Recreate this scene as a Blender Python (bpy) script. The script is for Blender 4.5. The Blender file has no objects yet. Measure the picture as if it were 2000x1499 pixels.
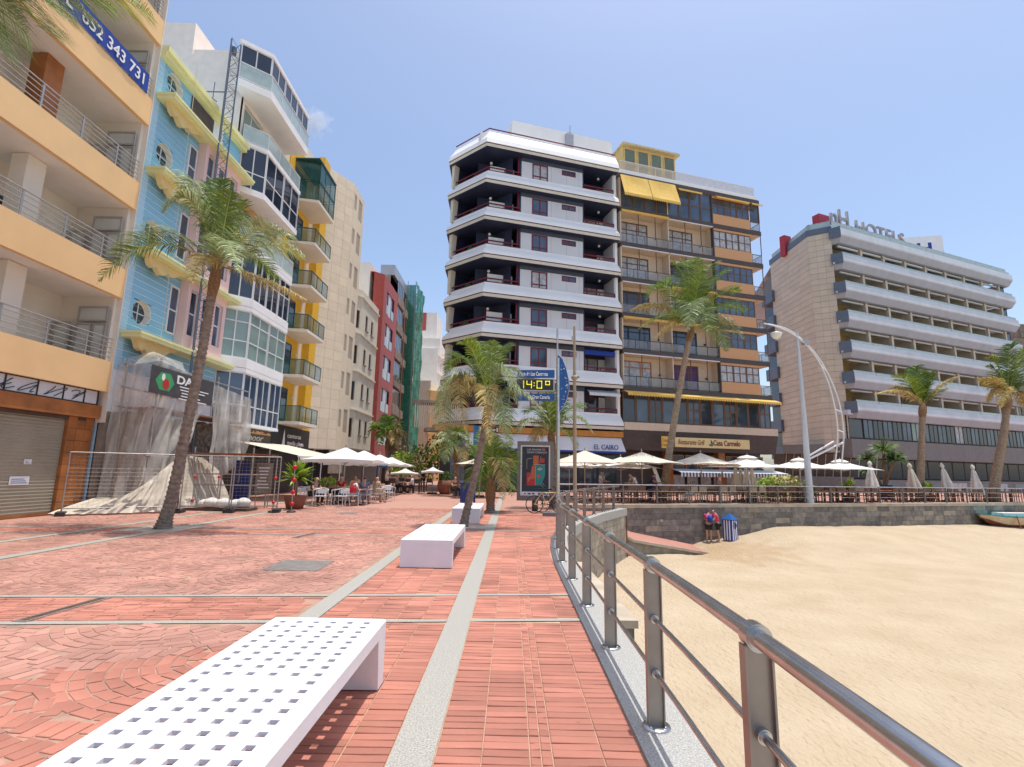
import bpy, bmesh, math, random
from mathutils import Vector, Matrix
random.seed(7)
S = bpy.context.scene
COL = S.collection
rad = math.radians
# ------------------------------------------------------------------ camera
PITCH, ROLL, EYE, FPX = rad(9.7), rad(1.0), 1.6, 1000.0
Fw = Vector((0, math.cos(PITCH), math.sin(PITCH)))
Up0 = Vector((0, -math.sin(PITCH), math.cos(PITCH)))
Rt0 = Vector((1, 0, 0))
UpV = Up0*math.cos(ROLL) - Rt0*math.sin(ROLL)
RtV = Rt0*math.cos(ROLL) + Up0*math.sin(ROLL)
cam_d = bpy.data.cameras.new('camera')
cam = bpy.data.objects.new('camera', cam_d)
COL.objects.link(cam)
cam.matrix_world = Matrix(((RtV.x, UpV.x, -Fw.x, 0), (RtV.y, UpV.y, -Fw.y, 0), (RtV.z, UpV.z, -Fw.z, EYE), (0, 0, 0, 1)))
cam_d.sensor_fit = 'HORIZONTAL'
cam_d.sensor_width = 36.0
cam_d.lens = 18.0
cam_d.clip_start = 0.05
cam_d.clip_end = 3000
S.camera = cam
# ------------------------------------------------------------------ sky, sun, exposure
SUN = Vector((0.135, 0.045, 0.99)).normalized()
W = bpy.data.worlds.new('World'); S.world = W
W.use_nodes = True
wn = W.node_tree.nodes; wl = W.node_tree.links
for n_ in list(wn): wn.remove(n_)
wo = wn.new('ShaderNodeOutputWorld'); bg = wn.new('ShaderNodeBackground'); sky = wn.new('ShaderNodeTexSky')
sky.sky_type = 'NISHITA'; sky.sun_disc = False
sky.sun_elevation = math.asin(SUN.z)
sky.sun_rotation = math.atan2(SUN.x, SUN.y)
sky.air_density = 1.0; sky.dust_density = 2.2; sky.ozone_density = 1.1; sky.altitude = 0
bg.inputs['Strength'].default_value = 0.14
wl.new(sky.outputs[0], bg.inputs['Color']); wl.new(bg.outputs[0], wo.inputs['Surface'])
sd = bpy.data.lights.new('sun', 'SUN'); so = bpy.data.objects.new('sun', sd); COL.objects.link(so)
sd.energy = 2.7; sd.angle = rad(0.53); sd.color = (1.0, 0.965, 0.91)
so.rotation_euler = SUN.to_track_quat('Z', 'Y').to_euler()
so.location = (0, 0, 60)
S.view_settings.view_transform = 'Standard'; S.view_settings.look = 'None'
S.view_settings.exposure = 0.60; S.view_settings.gamma = 1.0
S.view_settings.use_curve_mapping = False
try:
    S.cycles.max_bounces = 8; S.cycles.diffuse_bounces = 4; S.cycles.transparent_max_bounces = 16
    S.cycles.use_denoising = True
except Exception: pass
# ------------------------------------------------------------------ pixel -> world (photograph is 2000x1499)
CAMP = Vector((0, 0, EYE))
def ray(x, y): return Fw + RtV*((x-1000)/FPX) - UpV*((y-749.5)/FPX)
def G(x, y, z=0.0):
    d = ray(x, y); return CAMP + d*((z-EYE)/d.z)
def aY(x, y, Y):
    d = ray(x, y); return CAMP + d*(Y/d.y)
def aX(x, y, X):
    d = ray(x, y); return CAMP + d*(X/d.x)
# ------------------------------------------------------------------ materials
MATS = {}
def mat(name, col, rough=0.7, metal=0.0, var=0.12, scale=3.0, bump=0.0, bscale=40.0, alpha=1.0, island=0.0, objvar=0.0,
        trans=0.0, spec=0.5, emit=0.0, stain=0.0, coat=0.0, spots=0.0):
    if name in MATS: return MATS[name]
    m = bpy.data.materials.new(name); m.use_nodes = True
    nt = m.node_tree; N = nt.nodes; Lk = nt.links
    b = N['Principled BSDF']
    b.inputs['Roughness'].default_value = rough; b.inputs['Metallic'].default_value = metal
    b.inputs['Specular IOR Level'].default_value = spec
    if coat: b.inputs['Coat Weight'].default_value = coat
    tc = N.new('ShaderNodeTexCoord')
    nz = N.new('ShaderNodeTexNoise'); nz.inputs['Scale'].default_value = scale; nz.inputs['Detail'].default_value = 6
    Lk.new(tc.outputs['Object'], nz.inputs['Vector'])
    mr = N.new('ShaderNodeMapRange'); mr.inputs[1].default_value = 0.3; mr.inputs[2].default_value = 0.7
    mr.inputs[3].default_value = 1-var; mr.inputs[4].default_value = 1+var
    Lk.new(nz.outputs['Fac'], mr.inputs[0])
    val = mr.outputs[0]
    def mul(a, bb):
        q = N.new('ShaderNodeMath'); q.operation = 'MULTIPLY'; Lk.new(a, q.inputs[0]); Lk.new(bb, q.inputs[1]); return q.outputs[0]
    def rng(sock, v):
        q = N.new('ShaderNodeMapRange'); q.inputs[3].default_value = 1-v; q.inputs[4].default_value = 1+v; Lk.new(sock, q.inputs[0]); return q.outputs[0]
    if island:
        g = N.new('ShaderNodeNewGeometry'); val = mul(val, rng(g.outputs['Random Per Island'], island))
    if objvar:
        oi = N.new('ShaderNodeObjectInfo'); val = mul(val, rng(oi.outputs['Random'], objvar))
    if spots:
        gp_ = N.new('ShaderNodeNewGeometry'); vv = N.new('ShaderNodeTexVoronoi'); vv.inputs['Scale'].default_value = 1.6; Lk.new(gp_.outputs['Position'], vv.inputs['Vector'])
        q = N.new('ShaderNodeMapRange'); q.inputs[1].default_value = .028; q.inputs[2].default_value = .045; q.inputs[3].default_value = 1-spots; q.inputs[4].default_value = 1; Lk.new(vv.outputs['Distance'], q.inputs[0]); val = mul(val, q.outputs[0])
        n4 = N.new('ShaderNodeTexNoise'); n4.inputs['Scale'].default_value = .45; n4.inputs['Detail'].default_value = 9; n4.inputs['Roughness'].default_value = .65; Lk.new(gp_.outputs['Position'], n4.inputs['Vector'])
        q = N.new('ShaderNodeMapRange'); q.inputs[1].default_value = .4; q.inputs[2].default_value = .68; q.inputs[3].default_value = 1.08; q.inputs[4].default_value = .80; Lk.new(n4.outputs['Fac'], q.inputs[0]); val = mul(val, q.outputs[0])
    if stain:
        n2 = N.new('ShaderNodeTexNoise'); n2.inputs['Scale'].default_value = scale*0.35; n2.inputs['Detail'].default_value = 8
        mp = N.new('ShaderNodeMapping'); mp.inputs['Scale'].default_value = (1.0, 1.0, 0.18)
        Lk.new(tc.outputs['Object'], mp.inputs['Vector']); Lk.new(mp.outputs[0], n2.inputs['Vector'])
        q = N.new('ShaderNodeMapRange'); q.inputs[1].default_value = 0.45; q.inputs[2].default_value = 0.75; q.inputs[3].default_value = 1; q.inputs[4].default_value = 1-stain
        Lk.new(n2.outputs['Fac'], q.inputs[0]); val = mul(val, q.outputs[0])
    vm = N.new('ShaderNodeVectorMath'); vm.operation = 'SCALE'; vm.inputs[0].default_value = col[:3]
    Lk.new(val, vm.inputs['Scale']); Lk.new(vm.outputs[0], b.inputs['Base Color'])
    if bump:
        nb = N.new('ShaderNodeTexNoise'); nb.inputs['Scale'].default_value = bscale; nb.inputs['Detail'].default_value = 5
        Lk.new(tc.outputs['Object'], nb.inputs['Vector'])
        bp = N.new('ShaderNodeBump'); bp.inputs['Strength'].default_value = bump; bp.inputs['Distance'].default_value = 0.02
        Lk.new(nb.outputs['Fac'], bp.inputs['Height']); Lk.new(bp.outputs[0], b.inputs['Normal'])
    if alpha < 1: b.inputs['Alpha'].default_value = alpha
    if emit:
        Lk.new(vm.outputs[0], b.inputs['Emission Color']); b.inputs['Emission Strength'].default_value = emit
    if trans:
        out = N['Material Output']; tr = N.new('ShaderNodeBsdfTranslucent'); mx = N.new('ShaderNodeMixShader')
        mx.inputs[0].default_value = trans; Lk.new(vm.outputs[0], tr.inputs[0])
        Lk.new(b.outputs[0], mx.inputs[1]); Lk.new(tr.outputs[0], mx.inputs[2]); Lk.new(mx.outputs[0], out.inputs[0])
    MATS[name] = m; return m
M = MATS
mat('white_paint', (.84, .83, .81), .6, var=.04, scale=1.5, bump=.05)
mat('bench_white', (.80, .79, .80), .45, var=.03, scale=3, bump=.08, bscale=60, stain=.04)
mat('brick', (.41, .163, .112), .8, spots=.4, var=.16, scale=2.5, stain=.12, island=.20, objvar=.16, bump=.25, bscale=120)
mat('brick_dusty', (.42, .21, .158), .85, var=.18, scale=1.2, island=.15, bump=.25, bscale=80, spots=.4)
mat('mortar', (.46, .30, .20), .9, var=.2, scale=6, bump=.3)
mat('mortar_dark', (.38, .23, .165), .9, var=.3, scale=3, bump=.3)
mat('far_brick', (.42, .195, .145), .85, var=.12, scale=.8, bump=.2)
mat('terrazzo', (.36, .345, .30), .6, var=.42, scale=90, bump=.05)
mat('kerb_stone', (.38, .37, .34), .6, var=.45, scale=95, bump=.05)
mat('concrete', (.42, .38, .32), .85, var=.18, scale=2, bump=.3, stain=.2)
mat('side_cream', (.88, .76, .66), .8, var=.05, stain=.06)
mat('basalt', (.20, .18, .155), .85, var=.3, scale=4, objvar=.25, bump=.5, bscale=15)
mat('sandstone', (.30, .26, .20), .85, var=.25, scale=3, objvar=.2, bump=.5, bscale=18)
mat('coping', (.45, .38, .29), .85, var=.2, scale=2, bump=.3)
mat('steel', (.56, .54, .52), .27, metal=1.0, var=.12, scale=8)
mat('steel_plate', (.34, .305, .275), .42, metal=.85, var=.12, scale=5, stain=.15)
mat('steel_rust', (.30, .16, .10), .55, metal=.6, var=.25, scale=8)
mat('glass_dark', (.03, .04, .06), .04, var=.3, scale=.5, spec=.8)
mat('glass_blue', (.05, .08, .13), .05, var=.5, scale=.6, spec=.9)
mat('glass_green', (.23, .33, .30), .1, var=.15, scale=.8, spec=.8)
mat('glass_teal', (.04, .15, .14), .06, alpha=.6, var=.3, scale=.8, spec=.9)
mat('glass_curtain', (.40, .41, .42), .15, var=.3, scale=3, spec=.6)
mat('balcony_glass', (.30, .31, .31), .12, alpha=.42, var=.3, scale=1.5, spec=.7)
mat('yellow_wall', (.86, .57, .28), .75, var=.04, scale=1, bump=.1, stain=.05)
mat('cream_wall', (.76, .70, .60), .8, var=.05, scale=1, stain=.06)
mat('ceiling_white', (.84, .81, .75), .85, var=.03)
mat('alu', (.45, .44, .43), .4, metal=.6, var=.05)
mat('alu_white', (.72, .72, .72), .4, var=.04)
mat('frosted', (.55, .56, .52), .3, var=.08, scale=2)
mat('timber_orange', (.36, .13, .035), .5, var=.25, scale=2, objvar=.12)
mat('shutter', (.36, .33, .25), .5, metal=.3, var=.08, scale=1, stain=.1)
mat('dark', (.03, .028, .027), .6, var=.3)
mat('dark_brown', (.085, .06, .045), .6, var=.2)
mat('blue_wall', (.23, .50, .69), .7, var=.04, scale=1, objvar=.05)
mat('blue_light', (.38, .62, .78), .7, var=.04, scale=1)
mat('groove', (.78, .84, .88), .8, var=.05)
mat('pistachio', (.76, .77, .40), .7, var=.06, scale=2, stain=.1)
mat('canopy_yellow', (.72, .58, .27), .7, var=.05)
mat('pink', (.82, .58, .55), .7, var=.05, scale=1, stain=.05)
mat('off_white', (.84, .79, .70), .75, var=.05, scale=1, stain=.08)
mat('beige_tile', (.80, .67, .49), .65, var=.05, scale=2, objvar=.05)
mat('amber', (.80, .45, .03), .6, var=.05)
mat('teal_metal', (.02, .10, .09), .4, metal=.2, var=.1)
mat('cream_building', (.76, .69, .55), .8, var=.06, stain=.1)
mat('red_wall', (.46, .085, .065), .6, var=.08)
mat('grimy', (.28, .235, .185), .85, var=.25, scale=2, stain=.35)
mat('net_green', (.03, .33, .20), .8, var=.25, scale=2, trans=.3)
mat('ochre_wall', (.74, .50, .20), .8, var=.08, stain=.1)
mat('band_white', (.82, .81, .79), .55, var=.03, scale=.7, stain=.05)
mat('band_cream', (.66, .61, .50), .7, var=.05, stain=.05)
mat('band_line', (.06, .025, .03), .5)
mat('panel_grey', (.64, .65, .67), .6, var=.04, scale=1)
mat('slate_blue', (.06, .075, .11), .6, var=.08)
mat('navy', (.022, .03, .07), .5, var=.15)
mat('wine', (.16, .012, .022), .4, var=.15)
mat('orange_soffit', (.50, .20, .03), .6, var=.1)
mat('slab_brown', (.07, .055, .05), .6, var=.15)
mat('brown_frame', (.14, .07, .038), .45, var=.2)
mat('orange_brick', (.60, .33, .165), .8, var=.10, scale=25, bump=.3, bscale=60)
mat('awning_yellow', (.80, .52, .12), .8, var=.06, scale=2, trans=.15)
mat('peach_wall', (.64, .52, .39), .8, var=.05)
mat('tan_panel', (.60, .52, .41), .6, var=.05, scale=1, objvar=.05)
mat('tan_joint', (.42, .35, .27), .8)
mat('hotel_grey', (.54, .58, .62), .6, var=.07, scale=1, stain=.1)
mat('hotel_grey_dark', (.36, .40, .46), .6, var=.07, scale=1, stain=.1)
mat('hotel_steel', (.12, .15, .20), .45, metal=.2, var=.1)
mat('ochre_recess', (.72, .52, .20), .7, var=.1)
mat('glass_rail', (.42, .52, .50), .1, var=.1, spec=.8)
mat('taupe', (.19, .18, .172), .65, var=.08, stain=.1)
mat('umbrella_white', (.80, .78, .73), .85, var=.03, scale=4, trans=.22)
mat('umbrella_cream', (.74, .68, .56), .85, var=.06, scale=4, trans=.22)
mat('umbrella_dirty', (.74, .70, .64), .85, var=.15, scale=5, trans=.1)
mat('pole_wood', (.38, .30, .20), .6, var=.1)
mat('trunk', (.24, .195, .155), .9, var=.35, scale=9, bump=.8, bscale=25)
mat('trunk_light', (.33, .25, .18), .9, var=.3, scale=9, bump=.8, bscale=25)
mat('frond_green', (.13, .215, .035), .5, var=.3, scale=6, island=.35, objvar=.25, trans=.35)
mat('frond_bright', (.20, .27, .03), .5, var=.3, scale=6, island=.35, objvar=.2, trans=.4)
mat('frond_pale', (.28, .35, .16), .45, var=.3, scale=6, island=.4, objvar=.25, trans=.25)
mat('frond_dry', (.44, .35, .13), .8, var=.3, scale=6, island=.35, objvar=.25, trans=.25)
mat('stem_yellow', (.40, .36, .10), .5, var=.2)
mat('fibre', (.24, .14, .07), .95, var=.4, scale=20, bump=.8)
mat('leaf_shrub', (.08, .14, .03), .6, var=.4, scale=6, island=.5, trans=.3)
mat('leaf_lime', (.26, .38, .04), .6, var=.3, scale=6, island=.4, trans=.3)
mat('terracotta', (.24, .09, .06), .8, var=.2)
mat('blue_plastic', (.01, .03, .20), .35, var=.1)
mat('sign_blue', (.012, .09, .30), .35, var=.05)
mat('banner_blue', (.01, .045, .30), .6, var=.08)
mat('chair_white', (.72, .71, .72), .35, metal=.2, var=.05)
mat('wicker', (.36, .28, .20), .8, var=.3, scale=40, bump=.6)
mat('teak', (.26, .10, .045), .55, var=.25, scale=6, objvar=.2)
mat('teak_dark', (.12, .055, .03), .55, var=.25, scale=6)
mat('orange_cloth', (.58, .12, .04), .8, var=.2)
mat('red_plastic', (.55, .015, .02), .35, var=.1)
mat('galv', (.40, .37, .35), .45, metal=.7, var=.2, scale=6)
mat('rubber', (.02, .02, .02), .8)
mat('black_metal', (.03, .03, .035), .4, metal=.4)
mat('lamp_glass', (.75, .74, .68), .25, var=.03)
mat('skin', (.50, .28, .19), .55, var=.05)
mat('skin_tan', (.34, .17, .11), .55, var=.05)
mat('hair_dark', (.03, .018, .012), .5, var=.2)
mat('hair_blond', (.30, .17, .07), .5, var=.2)
mat('hair_grey', (.45, .43, .40), .5, var=.2)
def cloth(name, c): return mat('cloth_'+name, c, .9, var=.1, scale=8)
for n_, c_ in dict(white=(.7, .7, .7), red=(.5, .03, .04), blue=(.10, .16, .28), black=(.02, .02, .025), pink=(.65, .05, .12), navy=(.02, .03, .1),
                   rose=(.62, .42, .38), beige=(.5, .4, .28), grey=(.3, .3, .32), magenta=(.5, .04, .2), lightblue=(.45, .52, .62), brown=(.2, .1, .05)).items(): cloth(n_, c_)
# ------------------------------------------------------------------ object helpers
ORG = {}
def tag(o, label=None, cat=None, group=None, kind=None):
    if label: o['label'] = label
    if cat: o['category'] = cat
    if group: o['group'] = group
    if kind: o['kind'] = kind
    return o
def thing(name, label, cat, loc=(0, 0, 0), rz=0.0, group=None):
    o = bpy.data.objects.new(name, None); COL.objects.link(o)
    o.location = loc; o.rotation_euler = (0, 0, rz); o.empty_display_size = .2
    ORG[o.name] = Vector(loc)
    return tag(o, label, cat, group)
def dup(o, parent=None):
    c = o.copy(); COL.objects.link(c)
    if parent is not None: c.parent = parent
    ORG[c.name] = ORG.get(o.name, Vector())
    for ch in list(o.children): dup(ch, c)
    return c
def place(root, loc, rz, label=None, group=None, sc=None):
    root.location = loc; root.rotation_euler = (0, 0, rz)
    if label: root['label'] = label
    if group: root['group'] = group
    if sc: root.scale = (sc, sc, sc)
    return root
class Fr:
    """vertical facade frame: s along the wall to the right, d towards the viewer, z up"""
    def __init__(f, A, B=None, u=None):
        f.A = Vector((A[0], A[1]))
        f.u = (Vector((B[0], B[1])) - f.A).normalized() if B is not None else Vector(u[:2]).normalized()
        f.L = (Vector((B[0], B[1])) - f.A).length if B is not None else 0
        f.n = Vector((f.u.y, -f.u.x))
    def pt(f, s, d, z):
        p = f.A + f.u*s + f.n*d; return Vector((p.x, p.y, z))
    def px(f, x, y, d=0.0):
        r = ray(x, y); A = f.A + f.n*d
        t = (A.dot(f.n)) / (Vector((r.x, r.y)).dot(f.n)); p = CAMP + r*t
        return ((Vector((p.x, p.y))-A).dot(f.u), p.z)
    def off(f, s, d):
        p = f.A+f.u*s+f.n*d; q = Fr(p, u=f.u); return q
class MB:
    def __init__(m, fr=None): m.v = []; m.f = []; m.mi = []; m.fr = fr; m.sm = []
    def P(m, p):
        if m.fr: return m.fr.pt(*p)
        return Vector(p)
    def poly(m, pts, mi=0, sm=False):
        i = len(m.v); m.v += [m.P(p) for p in pts]; m.f.append(tuple(range(i, i+len(pts)))); m.mi.append(mi); m.sm.append(sm)
    def raw(m, vs, fs, mi=0, sm=False):
        i = len(m.v); m.v += [Vector(p) for p in vs]
        for f in fs: m.f.append(tuple(k+i for k in f)); m.mi.append(mi); m.sm.append(sm)
    def box(m, s0, s1, d0, d1, z0, z1, mi=0):
        c = [m.P(p) for p in ((s0, d0, z0), (s1, d0, z0), (s1, d1, z0), (s0, d1, z0), (s0, d0, z1), (s1, d0, z1), (s1, d1, z1), (s0, d1, z1))]
        m.raw(c, [(0, 3, 2, 1), (4, 5, 6, 7), (0, 1, 5, 4), (1, 2, 6, 5), (2, 3, 7, 6), (3, 0, 4, 7)], mi)
    def tube(m, pts, r, n=8, mi=0, r1=None, cap=True):
        pts = [m.P(p) for p in pts]; k = len(pts); vs = []; fs = []
        prev = None
        for i, p in enumerate(pts):
            t = (pts[min(i+1, k-1)]-pts[max(i-1, 0)]).normalized()
            a = t.orthogonal().normalized() if prev is None else (prev - t*prev.dot(t)).normalized()
            prev = a; b = t.cross(a)
            rr = r[i] if isinstance(r, (list, tuple)) else (r if r1 is None else r+(r1-r)*i/(k-1))
            for j in range(n):
                an = 2*math.pi*j/n; vs.append(p + (a*math.cos(an)+b*math.sin(an))*rr)
        for i in range(k-1):
            for j in range(n):
                fs.append((i*n+j, i*n+(j+1) % n, (i+1)*n+(j+1) % n, (i+1)*n+j))
        m.raw(vs, fs, mi, True)
        if cap: m.raw(vs[:n][::-1], [tuple(range(n))], mi); m.raw(vs[-n:], [tuple(range(n))], mi)
    def lathe(m, c, prof, n=16, mi=0, sm=True):
        c = Vector(c); vs = []; fs = []; k = len(prof)
        for r, z in prof:
            for j in range(n):
                a = 2*math.pi*j/n; vs.append(c+Vector((r*math.cos(a), r*math.sin(a), z)))
        for i in range(k-1):
            for j in range(n): fs.append((i*n+j, i*n+(j+1) % n, (i+1)*n+(j+1) % n, (i+1)*n+j))
        m.raw(vs, fs, mi, sm)
    def ball(m, c, r, n=10, mi=0, sz=1.0):
        m.lathe(m.P(c), [(max(1e-3, r*math.sin(math.pi*i/n)), -r*sz*math.cos(math.pi*i/n)) for i in range(n+1)], n+2, mi)
    def prism(m, outline, d0, d1, mi=0):
        """outline list of (s,z) extruded from d0 to d1 (CCW seen from viewer)"""
        n = len(outline); a = [m.P((s, d0, z)) for s, z in outline]; b = [m.P((s, d1, z)) for s, z in outline]
        fs = [tuple(range(n))[::-1], tuple(range(n, 2*n))] + [(i, (i+1) % n, n+(i+1) % n, n+i) for i in range(n)]
        m.raw(a+b, fs, mi)
    def build(m, name, mats, parent=None, smooth=None, label=None, cat=None, group=None, kind=None):
        org = ORG.get(parent.name, Vector()) if parent else Vector()
        me = bpy.data.meshes.new(name); me.from_pydata([tuple(v-org) for v in m.v], [], m.f)
        for q in (mats if isinstance(mats, (list, tuple)) else [mats]): me.materials.append(M[q] if isinstance(q, str) else q)
        if any(m.mi): me.polygons.foreach_set('material_index', m.mi)
        me.polygons.foreach_set('use_smooth', [bool(x) for x in (m.sm if smooth is None else [smooth]*len(m.f))])
        me.update()
        o = bpy.data.objects.new(name, me); COL.objects.link(o)
        if parent: o.parent = parent; ORG[o.name] = org
        return tag(o, label, cat, group, kind)
def shared(name, src, parent, loc, rz=0.0, scale=None):
    """another object with src's mesh data at a local place under parent"""
    o = bpy.data.objects.new(name, src.data if hasattr(src, 'data') else src); COL.objects.link(o)
    o.parent = parent; o.location = loc; o.rotation_euler = (0, 0, rz)
    if scale: o.scale = scale
    ORG[o.name] = ORG.get(parent.name, Vector())
    return o
def text(body, name, fr, s, d, z, size, m, parent=None, ext=.01, align='LEFT', sx=1.0, tilt=0.0, bold=0.0, shear=0.0):
    c = bpy.data.curves.new(name, 'FONT'); c.body = body; c.size = size; c.extrude = ext; c.align_x = align; c.offset = bold; c.shear = shear
    tmp = bpy.data.objects.new(name, c); me = bpy.data.meshes.new_from_object(tmp); bpy.data.objects.remove(tmp); bpy.data.curves.remove(c)
    me.name = name; me.materials.clear(); me.materials.append(M[m]); o = bpy.data.objects.new(name, me); COL.objects.link(o)
    p = fr.pt(s, d, z) - (ORG.get(parent.name, Vector()) if parent else Vector())
    ux = Vector((fr.u.x*math.cos(tilt), fr.u.y*math.cos(tilt), math.sin(tilt))); nn = Vector((fr.n.x, fr.n.y, 0)); uz = nn.cross(ux)
    o.matrix_world = Matrix(((ux.x*sx, uz.x, nn.x, p.x), (ux.y*sx, uz.y, nn.y, p.y), (ux.z*sx, uz.z, nn.z, p.z), (0, 0, 0, 1)))
    if parent: o.parent = parent
    return o
def wall_holes(m, s0, s1, z0, z1, holes, d=0.0, rev=.18, mi=0, rmi=None):
    ss = sorted({s0, s1, *[h[0] for h in holes], *[h[1] for h in holes]}); zs = sorted({z0, z1, *[h[2] for h in holes], *[h[3] for h in holes]})
    ss = [x for x in ss if s0 <= x <= s1]; zs = [x for x in zs if z0 <= x <= z1]
    for a, b in zip(ss, ss[1:]):
        for c, e in zip(zs, zs[1:]):
            x, y = (a+b)/2, (c+e)/2
            if not any(h[0] < x < h[1] and h[2] < y < h[3] for h in holes):
                m.poly([(a, d, c), (b, d, c), (b, d, e), (a, d, e)], mi)
    rm = mi if rmi is None else rmi
    for a, b, c, e in [h[:4] for h in holes]:
        q = d-rev
        m.poly([(a, q, c), (a, q, e), (a, d, e), (a, d, c)], rm); m.poly([(b, d, c), (b, d, e), (b, q, e), (b, q, c)], rm)
        m.poly([(a, q, e), (b, q, e), (b, d, e), (a, d, e)], rm); m.poly([(a, d, c), (b, d, c), (b, q, c), (a, q, c)], rm)
def window(parent, fr, s0, s1, z0, z1, nx=1, ny=1, d=-.1, fw=.06, fm='alu_white', gm='glass_dark', name='window', one=False, zs=None, th=.05, gms=None):
    m = MB(fr)
    m.box(s0, s1, d-th, d, z0, z0+fw); m.box(s0, s1, d-th, d, z1-fw, z1)
    m.box(s0, s0+fw, d-th, d, z0+fw, z1-fw); m.box(s1-fw, s1, d-th, d, z0+fw, z1-fw)
    xs = [s0+(s1-s0)*i/nx for i in range(nx+1)]; zz = zs or [z0+(z1-z0)*i/ny for i in range(ny+1)]
    for x in xs[1:-1]: m.box(x-fw/2, x+fw/2, d-th*.9, d-.004, z0+fw, z1-fw)
    for z in zz[1:-1]: m.box(s0+fw, s1-fw, d-th*.8, d-.008, z-fw/2, z+fw/2)
    w = m.build(name, fm, parent)
    if one:
        p = MB(fr); p.poly([(s0+.01, d-th*.6, z0+.01), (s1-.01, d-th*.6, z0+.01), (s1-.01, d-th*.6, z1-.01), (s0+.01, d-th*.6, z1-.01)]); p.build('pane', gm, w)
    else:
        k = 0
        for a, b in zip(xs, xs[1:]):
            for c, e in zip(zz, zz[1:]):
                p = MB(fr); q = d-th*.6-random.uniform(0, .006)
                j = random.uniform(-.006, .006)
                p.poly([(a+.01, q+j, c+.01), (b-.01, q-j, c+.01), (b-.01, q-j, e-.01), (a+.01, q+j, e-.01)])
                p.build('pane', (gms[k % len(gms)] if gms else gm), w); k += 1
    return w
def rail(m, fr_pts, z0, bars, post_every=1.5, r=.02, pr=.02, mi=0):
    """railing along list of world xy points"""
    for b in bars: m.tube([(p[0], p[1], z0+b) for p in fr_pts], r, 6, mi)
    for a, b in zip(fr_pts, fr_pts[1:]):
        L = math.dist(a, b); k = max(1, round(L/post_every))
        for i in range(k+1):
            t = i/k; x = a[0]+(b[0]-a[0])*t; y = a[1]+(b[1]-a[1])*t
            m.tube([(x, y, z0), (x, y, z0+max(bars))], pr, 6, mi)
# ================================================================== GROUND
KX = .74
kerb_in = [Vector(p) for p in ((.60, -8), (.70, .3), (.775, 1.8), (.80, 3.2), (.80, 5.0), (.80, 7.0), (.80, 8.4), (.82, 10), (.90, 11.6), (1.05, 13.2), (1.36, 15.0), (1.85, 16.8), (2.50, 18.7), (3.4, 21.0), (4.55, 23.3), (5.0, 24.1))]
def offset(path, d):
    out = []
    for i, p in enumerate(path):
        t = (path[min(i+1, len(path)-1)]-path[max(i-1, 0)]).normalized(); out.append(p+Vector((t.y, -t.x))*d)
    return out
KW = .38
kerb_out = offset(kerb_in, KW)
# seawall line
SWA = Vector((2.9, 25.75)); SWD = Vector((27.46, 9.08)).normalized()
sw = lambda t: SWA + SWD*t
SWN = Vector((SWD.y, -SWD.x))
swf = Fr(SWA, u=SWD)
# promenade sheet: main polygon (concave, triangulated)
top = [kerb_in[i] for i in range(len(kerb_in)-3)]
outline = [Vector((-30, -8))] + top + [Vector((2.2, 23.5)), Vector((2.4, 26.1)), Vector(SWA), sw(90), Vector((90, 160)), Vector((-30, 160))]
bm = bmesh.new()
vs = [bm.verts.new((p.x, p.y, -.014)) for p in outline]
f = bm.faces.new(vs); bmesh.ops.triangulate(bm, faces=[f]); bm.normal_update()
for f in bm.faces:
    if f.normal.z < 0: f.normal_flip()
me = bpy.data.meshes.new('promenade'); bm.to_mesh(me); bm.free()
# material: mortar close by, laid brick pattern in the distance
m = bpy.data.materials.new('paving_bed'); m.use_nodes = True; N = m.node_tree.nodes; Lk = m.node_tree.links
b = N['Principled BSDF']; b.inputs['Roughness'].default_value = .85
tc = N.new('ShaderNodeTexCoord'); br = N.new('ShaderNodeTexBrick'); br.inputs['Scale'].default_value = 1.0
br.inputs['Brick Width'].default_value = .28; br.inputs['Row Height'].default_value = .09; br.inputs['Mortar Size'].default_value = .006
br.inputs['Color1'].default_value = (.41, .18, .13, 1); br.inputs['Color2'].default_value = (.44, .225, .17, 1); br.inputs['Mortar'].default_value = (.42, .28, .2, 1)
nz = N.new('ShaderNodeTexNoise'); nz.inputs['Scale'].default_value = .5; nz.inputs['Detail'].default_value = 8
mx = N.new('ShaderNodeMix'); mx.data_type = 'RGBA'; mx.inputs[7].default_value = (.41, .225, .17, 1)
Lk.new(tc.outputs['Object'], br.inputs['Vector']); Lk.new(tc.outputs['Object'], nz.inputs['Vector'])
Lk.new(nz.outputs['Fac'], mx.inputs[0]); Lk.new(br.outputs['Color'], mx.inputs[6]); Lk.new(mx.outputs[2], b.inputs['Base Color'])
me.materials.append(m)
prom = bpy.data.objects.new('promenade', me); COL.objects.link(prom); tag(prom, kind='structure', label='red brick promenade paving')
ORG['promenade'] = Vector()
# mortar sheet under the built bricks
YB0, YB1 = 1.2, 22.0
q = MB(); q.raw([(-13.9, YB0, -.009), (.80, YB0, -.009), (.80, 8.4, -.009), (.82, 10, -.009), (.9, 11.6, -.009), (1.05, 13.2, -.009), (1.36, 15, -.009), (1.85, 16.8, -.009), (2.5, 18.7, -.009), (3.3, 20.8, -.009), (3.3, YB1, -.009), (-13.9, YB1, -.009)],
      [(0, 1, 2, 3, 4, 5, 6, 7, 8, 9, 10, 11)])
bm = bmesh.new(); vs = [bm.verts.new(p) for p in q.v]; f = bm.faces.new(vs); bmesh.ops.triangulate(bm, faces=[f])
for f in bm.faces:
    f.normal_update()
    if f.normal.z < 0: f.normal_flip()
me = bpy.data.meshes.new('mortar_bed'); bm.to_mesh(me); bm.free(); me.materials.append(M['mortar'])
mo = bpy.data.objects.new('mortar_bed', me); COL.objects.link(mo); mo.parent = prom
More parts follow.
